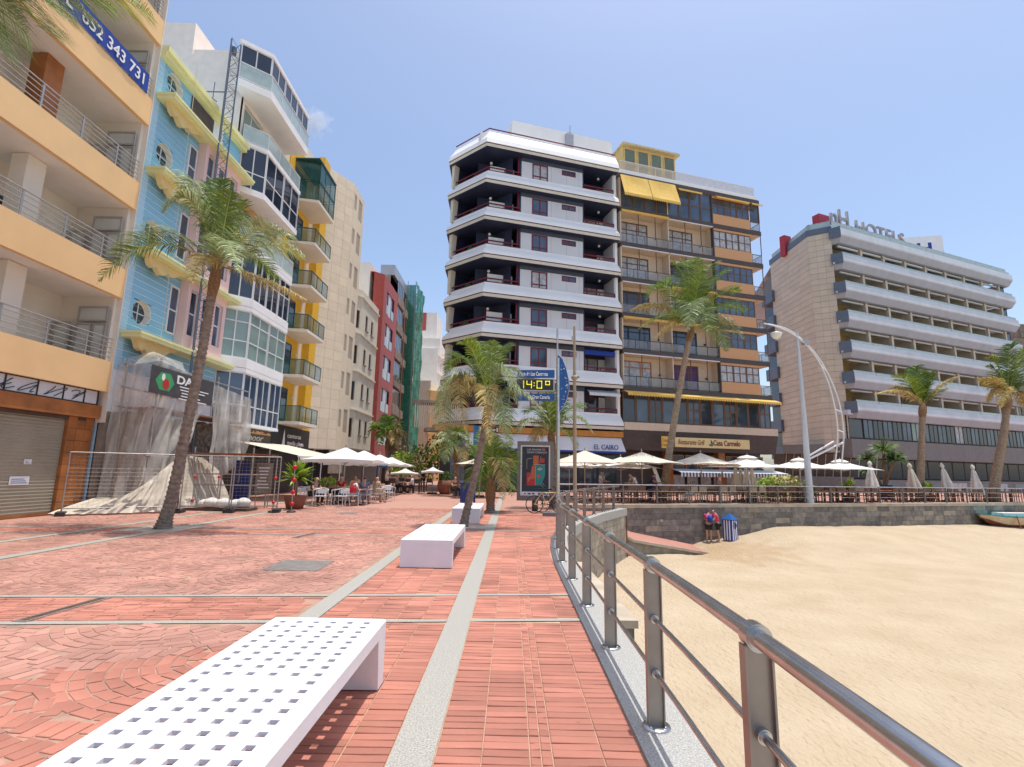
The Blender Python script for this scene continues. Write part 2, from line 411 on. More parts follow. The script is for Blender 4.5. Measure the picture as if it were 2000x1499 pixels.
# ---- bands (terrazzo stripes)
def cross_y(x, k):   # the pairs of cross bands, k = 0.. ; returns (y_near, y_far)
    return (5.93+7.35*k+.082*x, 7.09+7.35*k+.085*x)
def strip(pts_l, pts_r, z, name='stripe', mt='terrazzo'):
    m_ = MB()
    for (a, b), (c, d) in zip(zip(pts_l, pts_l[1:]), zip(pts_r, pts_r[1:])):
        m_.raw([(a[0], a[1], z), (c[0], c[1], z), (d[0], d[1], z), (b[0], b[1], z)], [(0, 1, 2, 3)])
        m_.raw([(a[0], a[1], -.02), (c[0], c[1], -.02), (d[0], d[1], -.02), (b[0], b[1], -.02)], [(3, 2, 1, 0)])
    return m_.build(name, mt, prom)
LS = [(-.655, -.405), (-2.28, -2.05), (-8.75, -8.5), (-10.45, -10.25)]
for a, b in LS:
    n = 40; ys = [1.0+i for i in range(n)]
    strip([(a, y) for y in ys], [(b, y) for y in ys], .001)
for k in range(0, 8):
    for j in (0, 1):
        l = []; r_ = []
        xs = [-13.9, -10.47, -8.77, -2.3, -.67] if k < 3 else [-13.9, .7]
        segs = [(-13.9, -10.455), (-10.245, -8.755), (-8.495, -2.285), (-2.045, -.66), (-.40, .80 if k == 0 else (.95 if k == 1 else 3.0))]
        for xa, xb in segs:
            ya, yb = cross_y(xa, k)[j], cross_y(xb, k)[j]
            strip([(xb, yb-.04), (xa, ya-.04)], [(xb, yb+.04), (xa, ya+.04)], .0005) if False else strip([(xa, ya-.045), (xb, yb-.045)][::-1], [(xa, ya+.045), (xb, yb+.045)][::-1], .0006)
# ---- bricks as geometry
BR = []   # (cx, cy, ang, lx, ly, jit)
def on_cross(x, y, hy=.05):
    for k in range(0, 4):
        for c in cross_y(x, k):
            if abs(y-c) < .045+hy: return True
    return False
def kerb_x(y):
    for a, b in zip(kerb_in, kerb_in[1:]):
        if a.y <= y <= b.y: return a.x+(b.x-a.x)*(y-a.y)/(b.y-a.y)
    return 5
def between_pair(x, y):
    for k in range(0, 4):
        a, b = cross_y(x, k)
        if a < y < b: return True
    return False
BENCHPITS = [(-8.9, 13.55, .75), (-.95, 15.25, .55)]
def pit(x, y): return any(abs(x-a) < r and abs(y-b) < r for a, b, r in BENCHPITS)
def add_brick(x, y, a, lx, ly):
    if pit(x, y): return
    BR.append((x, y, a, lx, ly))
y = YB0
row = .0795
while y < YB1:
    xe = kerb_x(y)
    edges = [-.40, -.135, .14, .205, .27, .56, .80]
    while edges[-1] < xe-.05: edges.append(edges[-1]+.28)
    for a, b in zip(edges, edges[1:]):
        b = min(b, xe-.004)
        if b-a > .04 and not on_cross((a+b)/2, y, .04): add_brick((a+b)/2, y, random.uniform(-.006, .006), b-a-.007, row-.008)
    for i in range(5):
        a = -2.045+i*.277
        if not on_cross(a+.14, y, .04): add_brick(a+.1385, y, random.uniform(-.006, .006), .268, row-.008)
    y += row
def region_c(x, y):
    return -13.8 < x < -2.3 and YB0 < y < YB1 and not (-8.77 < x < -8.48) and not (-10.47 < x < -10.23)
# straight courses between the pairs of bands and between the two left stripes
y = YB0
while y < YB1:
    x = -13.8+random.random()*.2; a0 = .083
    while x < -2.3:
        yy = y+a0*(x+8)*.99
        if region_c(x, yy) and region_c(x-.13, yy) and region_c(x+.13, yy) and (between_pair(x, yy) or -10.23 < x < -8.77) and not on_cross(x, yy, .045):
            add_brick(x, yy, a0, .245, row-.012)
        x += .262
    y += row
# fans
R_ = 1.18
def fan_owner(x, y):
    best = None
    j0 = int(y//R_)
    for j in range(j0+2, j0-2, -1):
        cy = j*R_; ox = R_ if j % 2 else 0
        i = round((x-ox)/(2*R_))
        cx = i*2*R_+ox
        if (x-cx)**2+(y-cy)**2 < R_*R_: return (i, j)
    return None
for j in range(0, 21):
    cy = j*R_; ox = R_ if j % 2 else 0
    for i in range(-7, 1):
        cx = i*2*R_+ox
        rr = R_-.055
        while rr > .1:
            n = max(4, int(2*math.pi*rr/.215)); ph = random.random()
            for k in range(n):
                a = 2*math.pi*(k+ph)/n; x = cx+rr*math.cos(a); y = cy+rr*math.sin(a)
                if fan_owner(x, y) != (i, j): continue
                if not region_c(x, y) or between_pair(x, y) or on_cross(x, y, .05) or -10.23 < x < -8.77: continue
                if not region_c(x-.09, y) or not region_c(x+.09, y): continue
                add_brick(x, y, a+math.pi/2, min(.2, 2*math.pi*rr/n-.012), .094)
            rr -= .107
def brick_mesh(m_, x, y, a, lx, ly, org=(0, 0)):
    c, s = math.cos(a), math.sin(a); h = random.uniform(-.0035, .001); tx = random.uniform(-.005, .005); ty = random.uniform(-.004, .004)
    P = []
    for (u, v) in ((-1, -1), (1, -1), (1, 1), (-1, 1)):
        for k, (sh, zz) in enumerate(((1, -.03), (1, -.003), (.0, 0))):
            px, py = u*(lx/2-(0 if k < 2 else .003)), v*(ly/2-(0 if k < 2 else .003))
            P.append((x-org[0]+px*c-py*s, y-org[1]+px*s+py*c, zz+h+(tx*u+ty*v*.6 if k else 0)*.4))
    F = []
    for q in range(4):
        A, B = q*3, ((q+1) % 4)*3
        F += [(A, B, B+1, A+1), (A+1, B+1, B+2, A+2)]
    F.append((2, 5, 8, 11))
    m_.raw(P, F)
BR = [b_ for b_ in BR if b_[1] < YB1]
def vis(b_):
    d = Vector((b_[0], b_[1], -EYE)); w = d.dot(Fw)
    if w < .3: return -1
    x = 1000+FPX*d.dot(RtV)/w; y = 749.5-FPX*d.dot(UpV)/w
    if not (-30 < x < 2030 and y < 1530): return -1
    if x < 760 and y > 1200 and (x-80) > -1.54*(y-1499) and x < 748-.6*(y-1335): return -1
    return 1/(d.length**3)
order = sorted(range(len(BR)), key=lambda i: -vis(BR[i]))
one = [BR[i] for i in order[:300]]; rest = [BR[i] for i in order[300:] if -4 < BR[i][0]*0+1]
for b_ in one:
    m_ = MB(); brick_mesh(m_, 0, 0, b_[2], b_[3], b_[4]); o = m_.build('brick', 'brick', prom); o.location = (b_[0], b_[1], 0)
m1 = MB(); m2 = MB()
for b_ in rest: brick_mesh(m1 if (b_[0] > -2.3 or between_pair(b_[0], b_[1])) else m2, *b_)
m1.build('paving_bricks', 'brick', prom, kind='stuff'); m2.build('fan_bricks', 'brick_dusty', prom, kind='stuff')
m_ = MB(); m_.raw([(-13.9, YB0, -.0075), (-2.3, YB0, -.0075), (-2.3, YB1, -.0075), (-13.9, YB1, -.0075)], [(0, 1, 2, 3)]); m_.build('fan_mortar', 'mortar_dark', prom)
# tree pits
for x, y, r_ in BENCHPITS:
    m_ = MB(); m_.box(x-r_, x+r_, y-r_, y+r_, -.03, -.004); m_.build('tree_pit', 'concrete', prom)
    m_ = MB()
    for a in ((x-r_, x+r_, y-r_, y-r_+.06), (x-r_, x+r_, y+r_-.06, y+r_), (x-r_, x-r_+.06, y-r_+.06, y+r_-.06), (x+r_-.06, x+r_, y-r_+.06, y+r_-.06)): m_.box(*a, -.02, .006)
    m_.build('pit_edge', 'terrazzo', prom)
# ---- kerb
def sweep(m_, pl, pr_, z0, z1, mi=0):
    for i in range(len(pl)-1):
        a, b, c, d = pl[i], pl[i+1], pr_[i+1], pr_[i]
        m_.raw([(a.x, a.y, z1), (d.x, d.y, z1), (c.x, c.y, z1), (b.x, b.y, z1)], [(0, 1, 2, 3)], mi)
        m_.raw([(d.x, d.y, z1), (d.x, d.y, z0), (c.x, c.y, z0), (c.x, c.y, z1)], [(0, 1, 2, 3)], mi)
        m_.raw([(a.x, a.y, z1), (b.x, b.y, z1), (b.x, b.y, z0), (a.x, a.y, z0)], [(0, 1, 2, 3)], mi)
m_ = MB(); sweep(m_, kerb_in, kerb_out, -.30, .012)
kerb = m_.build('kerb', 'kerb_stone', kind='structure', label='speckled granite kerb under the steel railing')
# kerb joints: thin coping on the curved retaining wall
co2 = offset(kerb_in, KW-.02)
def resample(path, step):
    out = [path[0]]; acc = 0
    for a, b in zip(path, path[1:]):
        L = (b-a).length; t = step-acc
        while t <= L: out.append(a+(b-a)*(t/L)); t += step
        acc = L-(t-step)
    return out
rw = thing('retaining_wall', 'curved stone block wall below the railing beside the ramp', 'wall', (2.5, 17, -2.5))
mb_ = MB(); sweep(mb_, offset(kerb_in, .05), offset(kerb_in, KW-.06), -3.0, -.30); mb_.build('wall_core', 'mortar_dark', rw)
bl = resample(co2[3:], .62); cnt = 0
for rowi in range(9):
    z1 = -.305-rowi*.27
    pts = resample(co2[3:], .62 if rowi % 2 else .66)
    for a, b in zip(pts, pts[1:]):
        if cnt >= 290: break
        t = (b-a).normalized(); n = Vector((t.y, -t.x)); g = random.uniform(.0, .012)
        A, B = a+t*.005, b-t*.005; m_ = MB()
        m_.raw([(A.x-n.x*.2, A.y-n.y*.2, z1-.262), (B.x-n.x*.2, B.y-n.y*.2, z1-.262), (B.x+n.x*g, B.y+n.y*g, z1-.262), (A.x+n.x*g, A.y+n.y*g, z1-.262),
                (A.x-n.x*.2, A.y-n.y*.2, z1), (B.x-n.x*.2, B.y-n.y*.2, z1), (B.x+n.x*g, B.y+n.y*g, z1), (A.x+n.x*g, A.y+n.y*g, z1)],
               [(0, 3, 2, 1), (4, 5, 6, 7), (0, 1, 5, 4), (1, 2, 6, 5), (2, 3, 7, 6), (3, 0, 4, 7)])
        m_.build('stone_block', 'sandstone', rw); cnt += 1
# end return of curved wall
e0 = kerb_in[-1]; e1 = kerb_out[-1]
m_ = MB(); t = (kerb_in[-1]-kerb_in[-2]).normalized()
m_.raw([(e0.x, e0.y, -3), (e1.x, e1.y, -3), (e1.x, e1.y, .012), (e0.x, e0.y, .012)], [(0, 1, 2, 3), (3, 2, 1, 0)]); m_.build('wall_end', 'sandstone', rw)
# stepped ledge beyond the railing near the camera
led = thing('stone_ledge', 'grey stone ledge stepping out over the sand beyond the railing', 'ledge', (1.6, 6.5, -2))
p_ = [G(1150, 1105, -.35), G(1206, 1105, -.35), G(1254, 1213, -.35), G(1205, 1213, -.35)]
y0 = p_[2].y; 
m_ = MB(); m_.raw([(1.12, y0, -.35), (1.75, y0, -.35), (1.62, y0+4.5, -.35), (1.12, y0+4.5, -.35), (1.12, y0, -.45), (1.75, y0, -.45), (1.62, y0+4.5, -.45), (1.12, y0+4.5, -.45)],
    [(0, 1, 2, 3), (7, 6, 5, 4), (0, 4, 5, 1), (1, 5, 6, 2), (2, 6, 7, 3)]); m_.build('coping_slab', 'coping', led)
for r_ in range(7):
    m_ = MB(); m_.box(1.13, 1.70, y0+.03, y0+4.4, -.455-r_*.27-.262, -.455-r_*.27); m_.build('stone_course', 'basalt', led)
# ---- seawall
wall = thing('seawall', 'long dark basalt block seawall with pale coping behind the sand', 'wall', (SWA.x, SWA.y, -2.6))
m_ = MB(swf); m_.box(0, 92, -.45, -.08, -3.2, -.16); m_.build('wall_core', 'mortar_dark', wall)
m_ = MB(swf); m_.box(-.1, 92, -.52, .04, -.155, .02); m_.build('coping', 'coping', wall)
WR = .30; cnt = 0; rest_ = MB(swf)
for r_ in range(7):
    z1 = -.16-r_*WR; s = -.1*(r_ % 2)
    while s < 60:
        L = random.choice((.75, .9, 1.0, 1.15)); d1 = random.uniform(.0, .02)
        if cnt < 296 and s < 45:
            m_ = MB(swf); m_.box(s+.004, s+L-.006, -.09, d1-.02, z1-WR+.008, z1); m_.build('stone_block', 'sandstone' if random.random() < (.25 if s > 9 else .08) else 'basalt', wall); cnt += 1
        else: rest_.box(s+.004, s+L-.006, -.09, d1-.02, z1-WR+.008, z1)
        s += L
rest_.build('stone_blocks', 'basalt', wall, kind='stuff')
m_ = MB(swf); m_.box(5.15, 5.3, -.02, .06, -.86, -.74); m_.build('drain_outlet', 'coping', wall)
# ---- ramp
RF = [(-.8, 2.3, 0.0), (.5, 2.15, -.62), (2.2, 2.1, -1.42), (7.6, 1.75, -2.36)]     # front edge: s, d, z
RB = [(.1, .0, 0.0), (1.6, .0, -.62), (3.4, .0, -1.32), (8.2, .0, -2.26)]             # edge at the seawall
rampm = MB(swf)
for (a0, b0), (a1, b1) in zip(zip(RF, RB), zip(RF[1:], RB[1:])):
    rampm.poly([a0, a1, b1, b0], 0)
    rampm.poly([(a0[0], a0[1]+.02, a0[2]), (a0[0], a0[1]+.02, a0[2]-2.2), (a1[0], a1[1]+.02, a1[2]-2.2), (a1[0], a1[1]+.02, a1[2])], 1)
rampm.build('ramp', ['far_brick', 'sandstone'], kind='structure', label='red paved ramp running down to the sand')
m_ = MB(swf)
for a0, a1 in zip(RF[1:], RF[2:]):
    m_.poly([(a0[0], a0[1]+.12, a0[2]+.02), (a1[0], a1[1]+.12, a1[2]+.02), (a1[0], a1[1]-.10, a1[2]+.02), (a0[0], a0[1]-.10, a0[2]+.02)])
    m_.poly([(a0[0], a0[1]+.12, a0[2]+.02), (a0[0], a0[1]+.12, a0[2]-.1), (a1[0], a1[1]+.12, a1[2]-.1), (a1[0], a1[1]+.12, a1[2]+.02)])
m_.build('ramp_kerb', 'coping', kind='structure')
# ---- sand
def sm(t): t = max(0, min(1, t)); return t*t*(3-2*t)
def interp(x, tab):
    if x <= tab[0][0]: return tab[0][1]
    for (a, b), (c, d) in zip(tab, tab[1:]):
        if x <= c: return b+(d-b)*sm((x-a)/(c-a))
    return tab[-1][1]
from mathutils import noise
def zs(x, y):
    p = Vector((x, y))-SWA; dw = p.dot(SWN); s = p.dot(SWD)
    zb = interp(s, [(4, -2.1), (6, -2.25), (8.2, -1.85), (10, -1.66), (13, -1.22), (24, -1.34), (36, -1.42), (60, -1.3)])
    z = zb+(-2.2-zb)*sm(dw/7.0)
    z += .03*noise.noise(Vector((x*.35, y*.35, 0)))+.022*noise.noise(Vector((x*1.3, y*1.3, 3)))
    k = noise.noise(Vector((x*5.5, y*2.6, 5)))
    if dw > 0: z += .016*k - .045*max(0, noise.noise(Vector((x*2.4, y*2.4, 9)))-.25)
    return z
xs = [1.0+i*.11 for i in range(110)]; 
while xs[-1] < 120: xs.append(xs[-1]+.11+(xs[-1]-13)*.03)
ys = [-2+i*.11 for i in range(285)]
while ys[-1] < 75: ys.append(ys[-1]+.11+(ys[-1]-29)*.03)
V = []; F = []; nx = len(xs); idx = {}
for j, y in enumerate(ys):
    for i, x in enumerate(xs):
        p = Vector((x, y))-SWA
        if p.dot(SWN) < -1.2: continue
        idx[(i, j)] = len(V); V.append((x, y, zs(x, y)))
for j in range(len(ys)-1):
    for i in range(nx-1):
        k = [(i, j), (i+1, j), (i+1, j+1), (i, j+1)]
        if all(q in idx for q in k): F.append(tuple(idx[q] for q in k))
me = bpy.data.meshes.new('sand'); me.from_pydata(V, [], F); me.polygons.foreach_set('use_smooth', [True]*len(F))
ms = bpy.data.materials.new('sand'); ms.use_nodes = True; N = ms.node_tree.nodes; Lk = ms.node_tree.links; b = N['Principled BSDF']
b.inputs['Roughness'].default_value = .95; b.inputs['Specular IOR Level'].default_value = .15
tc = N.new('ShaderNodeTexCoord')
n1 = N.new('ShaderNodeTexNoise'); n1.inputs['Scale'].default_value = .6; n1.inputs['Detail'].default_value = 10
n2 = N.new('ShaderNodeTexNoise'); n2.inputs['Scale'].default_value = 250; n2.inputs['Detail'].default_value = 3
cr = N.new('ShaderNodeValToRGB'); cr.color_ramp.elements[0].position = .3; cr.color_ramp.elements[0].color = (.52, .405, .27, 1); cr.color_ramp.elements[1].position = .7; cr.color_ramp.elements[1].color = (.60, .485, .34, 1)
mx = N.new('ShaderNodeMix'); mx.data_type = 'RGBA'; mx.blend_type = 'MULTIPLY'; mx.inputs[0].default_value = .25
Lk.new(tc.outputs['Object'], n1.inputs['Vector']); Lk.new(tc.outputs['Object'], n2.inputs['Vector']); Lk.new(n1.outputs['Fac'], cr.inputs[0])
Lk.new(cr.outputs[0], mx.inputs[6]); Lk.new(n2.outputs['Color'], mx.inputs[7]); 
# cast shadow on the sand near the ramp foot, painted as darker brown patches
gz = N.new('ShaderNodeNewGeometry'); sp = N.new('ShaderNodeVectorMath'); sp.operation = 'DISTANCE'; sp.inputs[1].default_value = (10.8, 25.8, -2.1)
Lk.new(gz.outputs['Position'], sp.inputs[0])
n3 = N.new('ShaderNodeTexNoise'); n3.inputs['Scale'].default_value = 1.6; n3.inputs['Detail'].default_value = 6; Lk.new(tc.outputs['Object'], n3.inputs['Vector'])
ad = N.new('ShaderNodeMath'); ad.operation = 'MULTIPLY_ADD'; ad.inputs[1].default_value = 6.0; Lk.new(n3.outputs['Fac'], ad.inputs[0]); Lk.new(sp.outputs['Value'], ad.inputs[2])
mp = N.new('ShaderNodeMapRange'); mp.inputs[1].default_value = 4.0; mp.inputs[2].default_value = 6.5; mp.inputs[3].default_value = .5; mp.inputs[4].default_value = 0; Lk.new(ad.outputs[0], mp.inputs[0])
m2_ = N.new('ShaderNodeMix'); m2_.data_type = 'RGBA'; m2_.inputs[7].default_value = (.36, .23, .11, 1); Lk.new(mp.outputs[0], m2_.inputs[0]); Lk.new(mx.outputs[2], m2_.inputs[6]); Lk.new(m2_.outputs[2], b.inputs['Base Color'])
nb = N.new('ShaderNodeTexNoise'); nb.inputs['Scale'].default_value = 11; nb.inputs['Detail'].default_value = 8; mpn = N.new('ShaderNodeMapping'); mpn.inputs['Scale'].default_value = (1, .45, 1); mpn.inputs['Rotation'].default_value = (0, 0, .6)
Lk.new(tc.outputs['Object'], mpn.inputs[0]); Lk.new(mpn.outputs[0], nb.inputs['Vector'])
bp = N.new('ShaderNodeBump'); bp.inputs['Strength'].default_value = 1.0; bp.inputs['Distance'].default_value = .10; Lk.new(nb.outputs['Fac'], bp.inputs['Height'])
Lk.new(bp.outputs[0], b.inputs['Normal'])
me.materials.append(ms); o = bpy.data.objects.new('sand', me); COL.objects.link(o); tag(o, kind='structure', label='pale golden beach sand')
# ground sheet far below / beyond
m_ = MB(); m_.raw([(-1500, -1500, -3.3), (1500, -1500, -3.3), (1500, 1500, -3.3), (-1500, 1500, -3.3)], [(0, 1, 2, 3)]); m_.build('terrain', 'concrete', kind='structure')
# ---- manhole, drain grates
def grate(x, y, lx, ly, ang, name, label):
    t_ = thing(name, label, 'grate', (x, y, 0))
    f_ = Fr((x, y), u=(math.cos(ang), math.sin(ang)))
    m_ = MB(f_); m_.box(-lx/2, lx/2, -ly/2, ly/2, -.02, .0035); m_.build('grate_pan', 'dark' if ly < .3 else 'concrete', t_)
    m_ = MB(f_); m_.box(-lx/2-.03, lx/2+.03, -ly/2-.03, -ly/2, -.01, .009); m_.box(-lx/2-.03, lx/2+.03, ly/2, ly/2+.03, -.01, .009); m_.box(-lx/2-.03, -lx/2, -ly/2, ly/2, -.01, .009); m_.box(lx/2, lx/2+.03, -ly/2, ly/2, -.01, .009); m_.build('grate_frame', 'galv', t_)
    m_ = MB(f_); n = int(lx/.045)
    for i in range(n): s = -lx/2+lx*(i+.5)/n; m_.box(s-.012, s+.012, -ly/2, ly/2, 0, .008)
    if ly > .3:
        for j in range(1, int(ly/.06)): d = -ly/2+ly*j/int(ly/.06); m_.box(-lx/2, lx/2, d-.01, d+.01, 0, .0085)
    m_.build('grate_bars', 'steel_rust' if ly < .3 else 'galv', t_)
a = G(520, 1116); b = G(655, 1093); c = G(585, 1105)
grate(c.x, c.y, .82, .82, .0, 'manhole_grate', 'square metal grate set in the fan laid bricks left of the second bench')
a = G(42, 1214); b = G(203, 1169); d = (b-a).to_2d()
grate((a.x+b.x)/2, (a.y+b.y)/2, d.length, .09, math.atan2(d.y, d.x), 'drain_channel', 'long narrow drain grate crossing the band of straight bricks at the left')
a = G(598, 1046); grate(a.x, a.y, 1.0, .09, 1.45, 'drain_channel', 'short drain slot in the paving far behind the square grate')
a = G(680, 1003); grate(a.x, a.y, .6, .6, .2, 'manhole_grate', 'small round-worn iron cover in the paving in front of the cafe chairs')
# ================================================================== RAILING
rl = thing('railing', 'stainless steel railing with flat posts curving along the promenade edge', 'railing', (.95, 5, 0))
post_line = offset(kerb_in, .16)
post_pts = [Vector(p) for p in ((.80, -.93), (.875, .57), (.938, 2.07), (.955, 3.57), (.955, 5.06), (.955, 6.56), (.955, 8.08), (.955, 9.6))]
dense = resample(post_line, .05)
start = min(range(len(dense)), key=lambda i: (dense[i]-Vector((.96, 9.6))).length)
acc = 0; last = dense[start]
for p in dense[start+1:]:
    acc += (p-last).length; last = p
    if acc >= 1.5: post_pts.append(p.copy()); acc = 0
def post_mesh(m_, p, t):
    n = Vector((t.y, -t.x)); f_ = Fr(p, u=n)      # s across the rail
    w = .058
    m_.box(-w+.006, w-.006, -.006, .006, .012, .955)
    m_.box(-w, -w+.008, -.03, .03, .012, .955); m_.box(w-.008, w, -.03, .03, .012, .955)
for i, p in enumerate(post_pts):
    t = (post_pts[min(i+1, len(post_pts)-1)]-post_pts[max(i-1, 0)]).normalized()
    n = Vector((t.y, -t.x)); f_ = Fr(p, u=n); m_ = MB(f_)
    w = .053
    m_.box(-w+.006, w-.006, -.008, .008, .022, .97); m_.box(-w, -w+.008, -.028, .028, .022, .97); m_.box(w-.008, w, -.028, .028, .022, .97)
    po = m_.build('post', 'steel_plate', rl)
    m_ = MB()
    m_.lathe((p.x, p.y, .012), [(.001, .014), (.085, .014), (.09, .008), (.09, 0)], 20)
    for k in range(4):
        a = math.pi/4+k*math.pi/2; m_.lathe((p.x+.065*math.cos(a), p.y+.065*math.sin(a), .012), [(.001, .026), (.008, .025), (.011, .014)], 8)
    m_.build('base_plate', 'steel', po)
    c = Vector((p.x, p.y, 0)); tt = Vector((t.x, t.y, 0))
    for z, r_ in ((1.0, .051), (.665, .027), (.335, .027)):
        m_ = MB(); m_.tube([c+Vector((0, 0, z))-tt*.034, c+Vector((0, 0, z))+tt*.034], r_, 20)
        m_.tube([c+Vector((0, 0, z))-tt*.042, c+Vector((0, 0, z))+tt*.042], r_-.006, 20)
        m_.build('collar', 'steel', po)
rp = [Vector((.955, -1.5))]+post_pts
rpd = [Vector((.955-(.012*max(0, 3.3-y)**1.85 if y < 3.3 else 0), y)) for y in [-1.5+.5*i for i in range(23)]]
for p in dense[start+1::6]: rpd.append(p)
rpd[-1] = post_pts[-1]+(post_pts[-1]-post_pts[-2]).normalized()*.1
for z, r_, nm in ((1.0, .034, 'handrail'), (.665, .0155, 'rail'), (.335, .0155, 'rail')):
    m_ = MB(); m_.tube([(p.x, p.y, z) for p in rpd], r_, 14); m_.build(nm, 'steel', rl)
# far railing on the seawall
r2 = thing('railing', 'straight steel railing with dark posts on top of the seawall in front of the terrace', 'railing', (SWA.x, SWA.y, 0))
pm = None
for i in range(30):
    p = swf.pt(-.9+i*2.02, -.2, .0)
    m_ = MB(swf); m_.box(-.05, .05, -.05, .05, 0, .0)
    if pm is None:
        g_ = MB(Fr((0, 0), u=SWD)); g_.box(-.022, .022, -.045, .045, .02, 1.0); pm = g_.build('post', 'taupe', r2); ORG[pm.name] = Vector()
        pm.location = p-Vector((SWA.x, SWA.y, 0))
        for v in pm.data.vertices: v.co += Vector((SWA.x, SWA.y, 0))
    else: shared('post', pm, r2, p-Vector((SWA.x, SWA.y, 0)))
for z, r_, nm in ((1.0, .032, 'handrail'), (.68, .014, 'rail'), (.36, .014, 'rail')):
    m_ = MB(swf); m_.tube([(-2.6, -.2, z), (58, -.2, z)], r_, 8); m_.build(nm, 'steel', r2)
# ================================================================== BENCHES
def bench(loc, label, miss=True):
    t_ = thing('bench', label, 'bench', loc, 0, 'white concrete benches in a row along the promenade')
    Wd, L, H, T, LT, HT = .86, 2.45, .46, .10, .15, .019
    ox, oy = loc[0], loc[1]
    # holes 6 x 22
    cols = [.115+i*.126 for i in range(6)]; rows = [.13+i*.1095 for i in range(21)]; hs = .023
    holes = []
    for j, v in enumerate(rows):
        for i, u in enumerate(cols):
            if j == 10 and 0 < i < 5: continue
            holes.append((u-hs, u+hs, v-hs, v+hs))
    xs_ = sorted({.015, Wd-.015, *[h[0] for h in holes], *[h[1] for h in holes]}); ys_ = sorted({.015, L-.015, *[h[2] for h in holes], *[h[3] for h in holes]})
    hset = {(round(h[0], 5), round(h[2], 5)) for h in holes}
    m_ = MB()
    for a, b in zip(xs_, xs_[1:]):
        for c, e in zip(ys_, ys_[1:]):
            if (round(a, 5), round(c, 5)) in hset:
                P = [(a, c), (b, c), (b, e), (a, e)]
                for k in range(4):
                    p, q = P[k], P[(k+1) % 4]; cx, cy = (a+b)/2, (c+e)/2; p2, q2 = [(cx+(v[0]-cx)*.97, cy+(v[1]-cy)*.97) for v in (p, q)]
                    m_.raw([(ox+p[0], oy+p[1], H), (ox+q[0], oy+q[1], H), (ox+q2[0], oy+q2[1], H-HT), (ox+p2[0], oy+p2[1], H-HT)], [(3, 2, 1, 0)])
            else:
                m_.raw([(ox+a, oy+c, H), (ox+b, oy+c, H), (ox+b, oy+e, H), (ox+a, oy+e, H)], [(0, 1, 2, 3)])
                m_.raw([(ox+a, oy+c, H-HT), (ox+b, oy+c, H-HT), (ox+b, oy+e, H-HT), (ox+a, oy+e, H-HT)], [(3, 2, 1, 0)])
    i0, i1, j0, j1 = .015, Wd-.015, .015, L-.015
    for (p, q, P, Q) in (((i0, j0), (i1, j0), (0, 0), (Wd, 0)), ((i1, j0), (i1, j1), (Wd, 0), (Wd, L)), ((i1, j1), (i0, j1), (Wd, L), (0, L)), ((i0, j1), (i0, j0), (0, L), (0, 0))):
        m_.raw([(ox+P[0], oy+P[1], H-.015), (ox+Q[0], oy+Q[1], H-.015), (ox+q[0], oy+q[1], H), (ox+p[0], oy+p[1], H)], [(0, 1, 2, 3)])
        m_.raw([(ox+P[0], oy+P[1], H-T), (ox+Q[0], oy+Q[1], H-T), (ox+Q[0], oy+Q[1], H-.015), (ox+P[0], oy+P[1], H-.015)], [(0, 1, 2, 3)])
        m_.raw([(ox+P[0], oy+P[1], H-T), (ox+Q[0], oy+Q[1], H-T), (ox+q[0], oy+q[1], H-T), (ox+p[0], oy+p[1], H-T)], [(3, 2, 1, 0)])
    for (a, b, c, e) in ((.05, Wd-.05, .05, .0501), (.05, Wd-.05, L-.05, L-.0501), (.05, .0501, .05, L-.05), (Wd-.05, Wd-.0501, .05, L-.05)): m_.box(ox+min(a, b), ox+max(a, b), oy+min(c, e), oy+max(c, e), H-T, H-HT)
    m_.build('seat', 'bench_white', t_)
    for (a, b, ia, ib) in ((0, LT, 0, LT+.06), (L-LT, L, L-LT-.06, L)):
        m_ = MB()
        c = [(0, a, .008), (Wd, a, .008), (Wd, b, .008), (0, b, .008), (0, ia, H-T-.001), (Wd, ia, H-T-.001), (Wd, ib, H-T-.001), (0, ib, H-T-.001)]
        m_.raw([(ox+p[0], oy+p[1], p[2]) for p in c], [(0, 3, 2, 1), (4, 5, 6, 7), (0, 1, 5, 4), (1, 2, 6, 5), (2, 3, 7, 6), (3, 0, 4, 7)])
        m_.build('leg', 'bench_white', t_)
    return t_
bench((-1.80, 1.76, 0), 'nearest white concrete bench with rows of small square holes, at the bottom left')
bench((-1.80, 8.82, 0), 'second white concrete bench, its blank end facing the viewer before the leaning palm')
bench((-1.77, 16.1, 0), 'farthest white concrete bench partly hidden behind the leaning palm trunk')
# ================================================================== LEFT SIDE OF THE STREET
LF = Fr((-14, 0), u=(0, 1))            # s = Y, d towards +X
def body(fr, parent, s0, s1, dback, dfront, z0, z1, mt, name='shell', ends=True):
    m_ = MB(fr)
    m_.poly([(s0, dback, z1), (s0, dfront, z1), (s1, dfront, z1), (s1, dback, z1)])
    if ends:
        m_.poly([(s0, dback, z0), (s0, dfront, z0), (s0, dfront, z1), (s0, dback, z1)]); m_.poly([(s1, dfront, z0), (s1, dback, z0), (s1, dback, z1), (s1, dfront, z1)])
    m_.poly([(s1, dback, z0), (s0, dback, z0), (s0, dback, z1), (s1, dback, z1)])
    return m_.build(name, mt, parent)
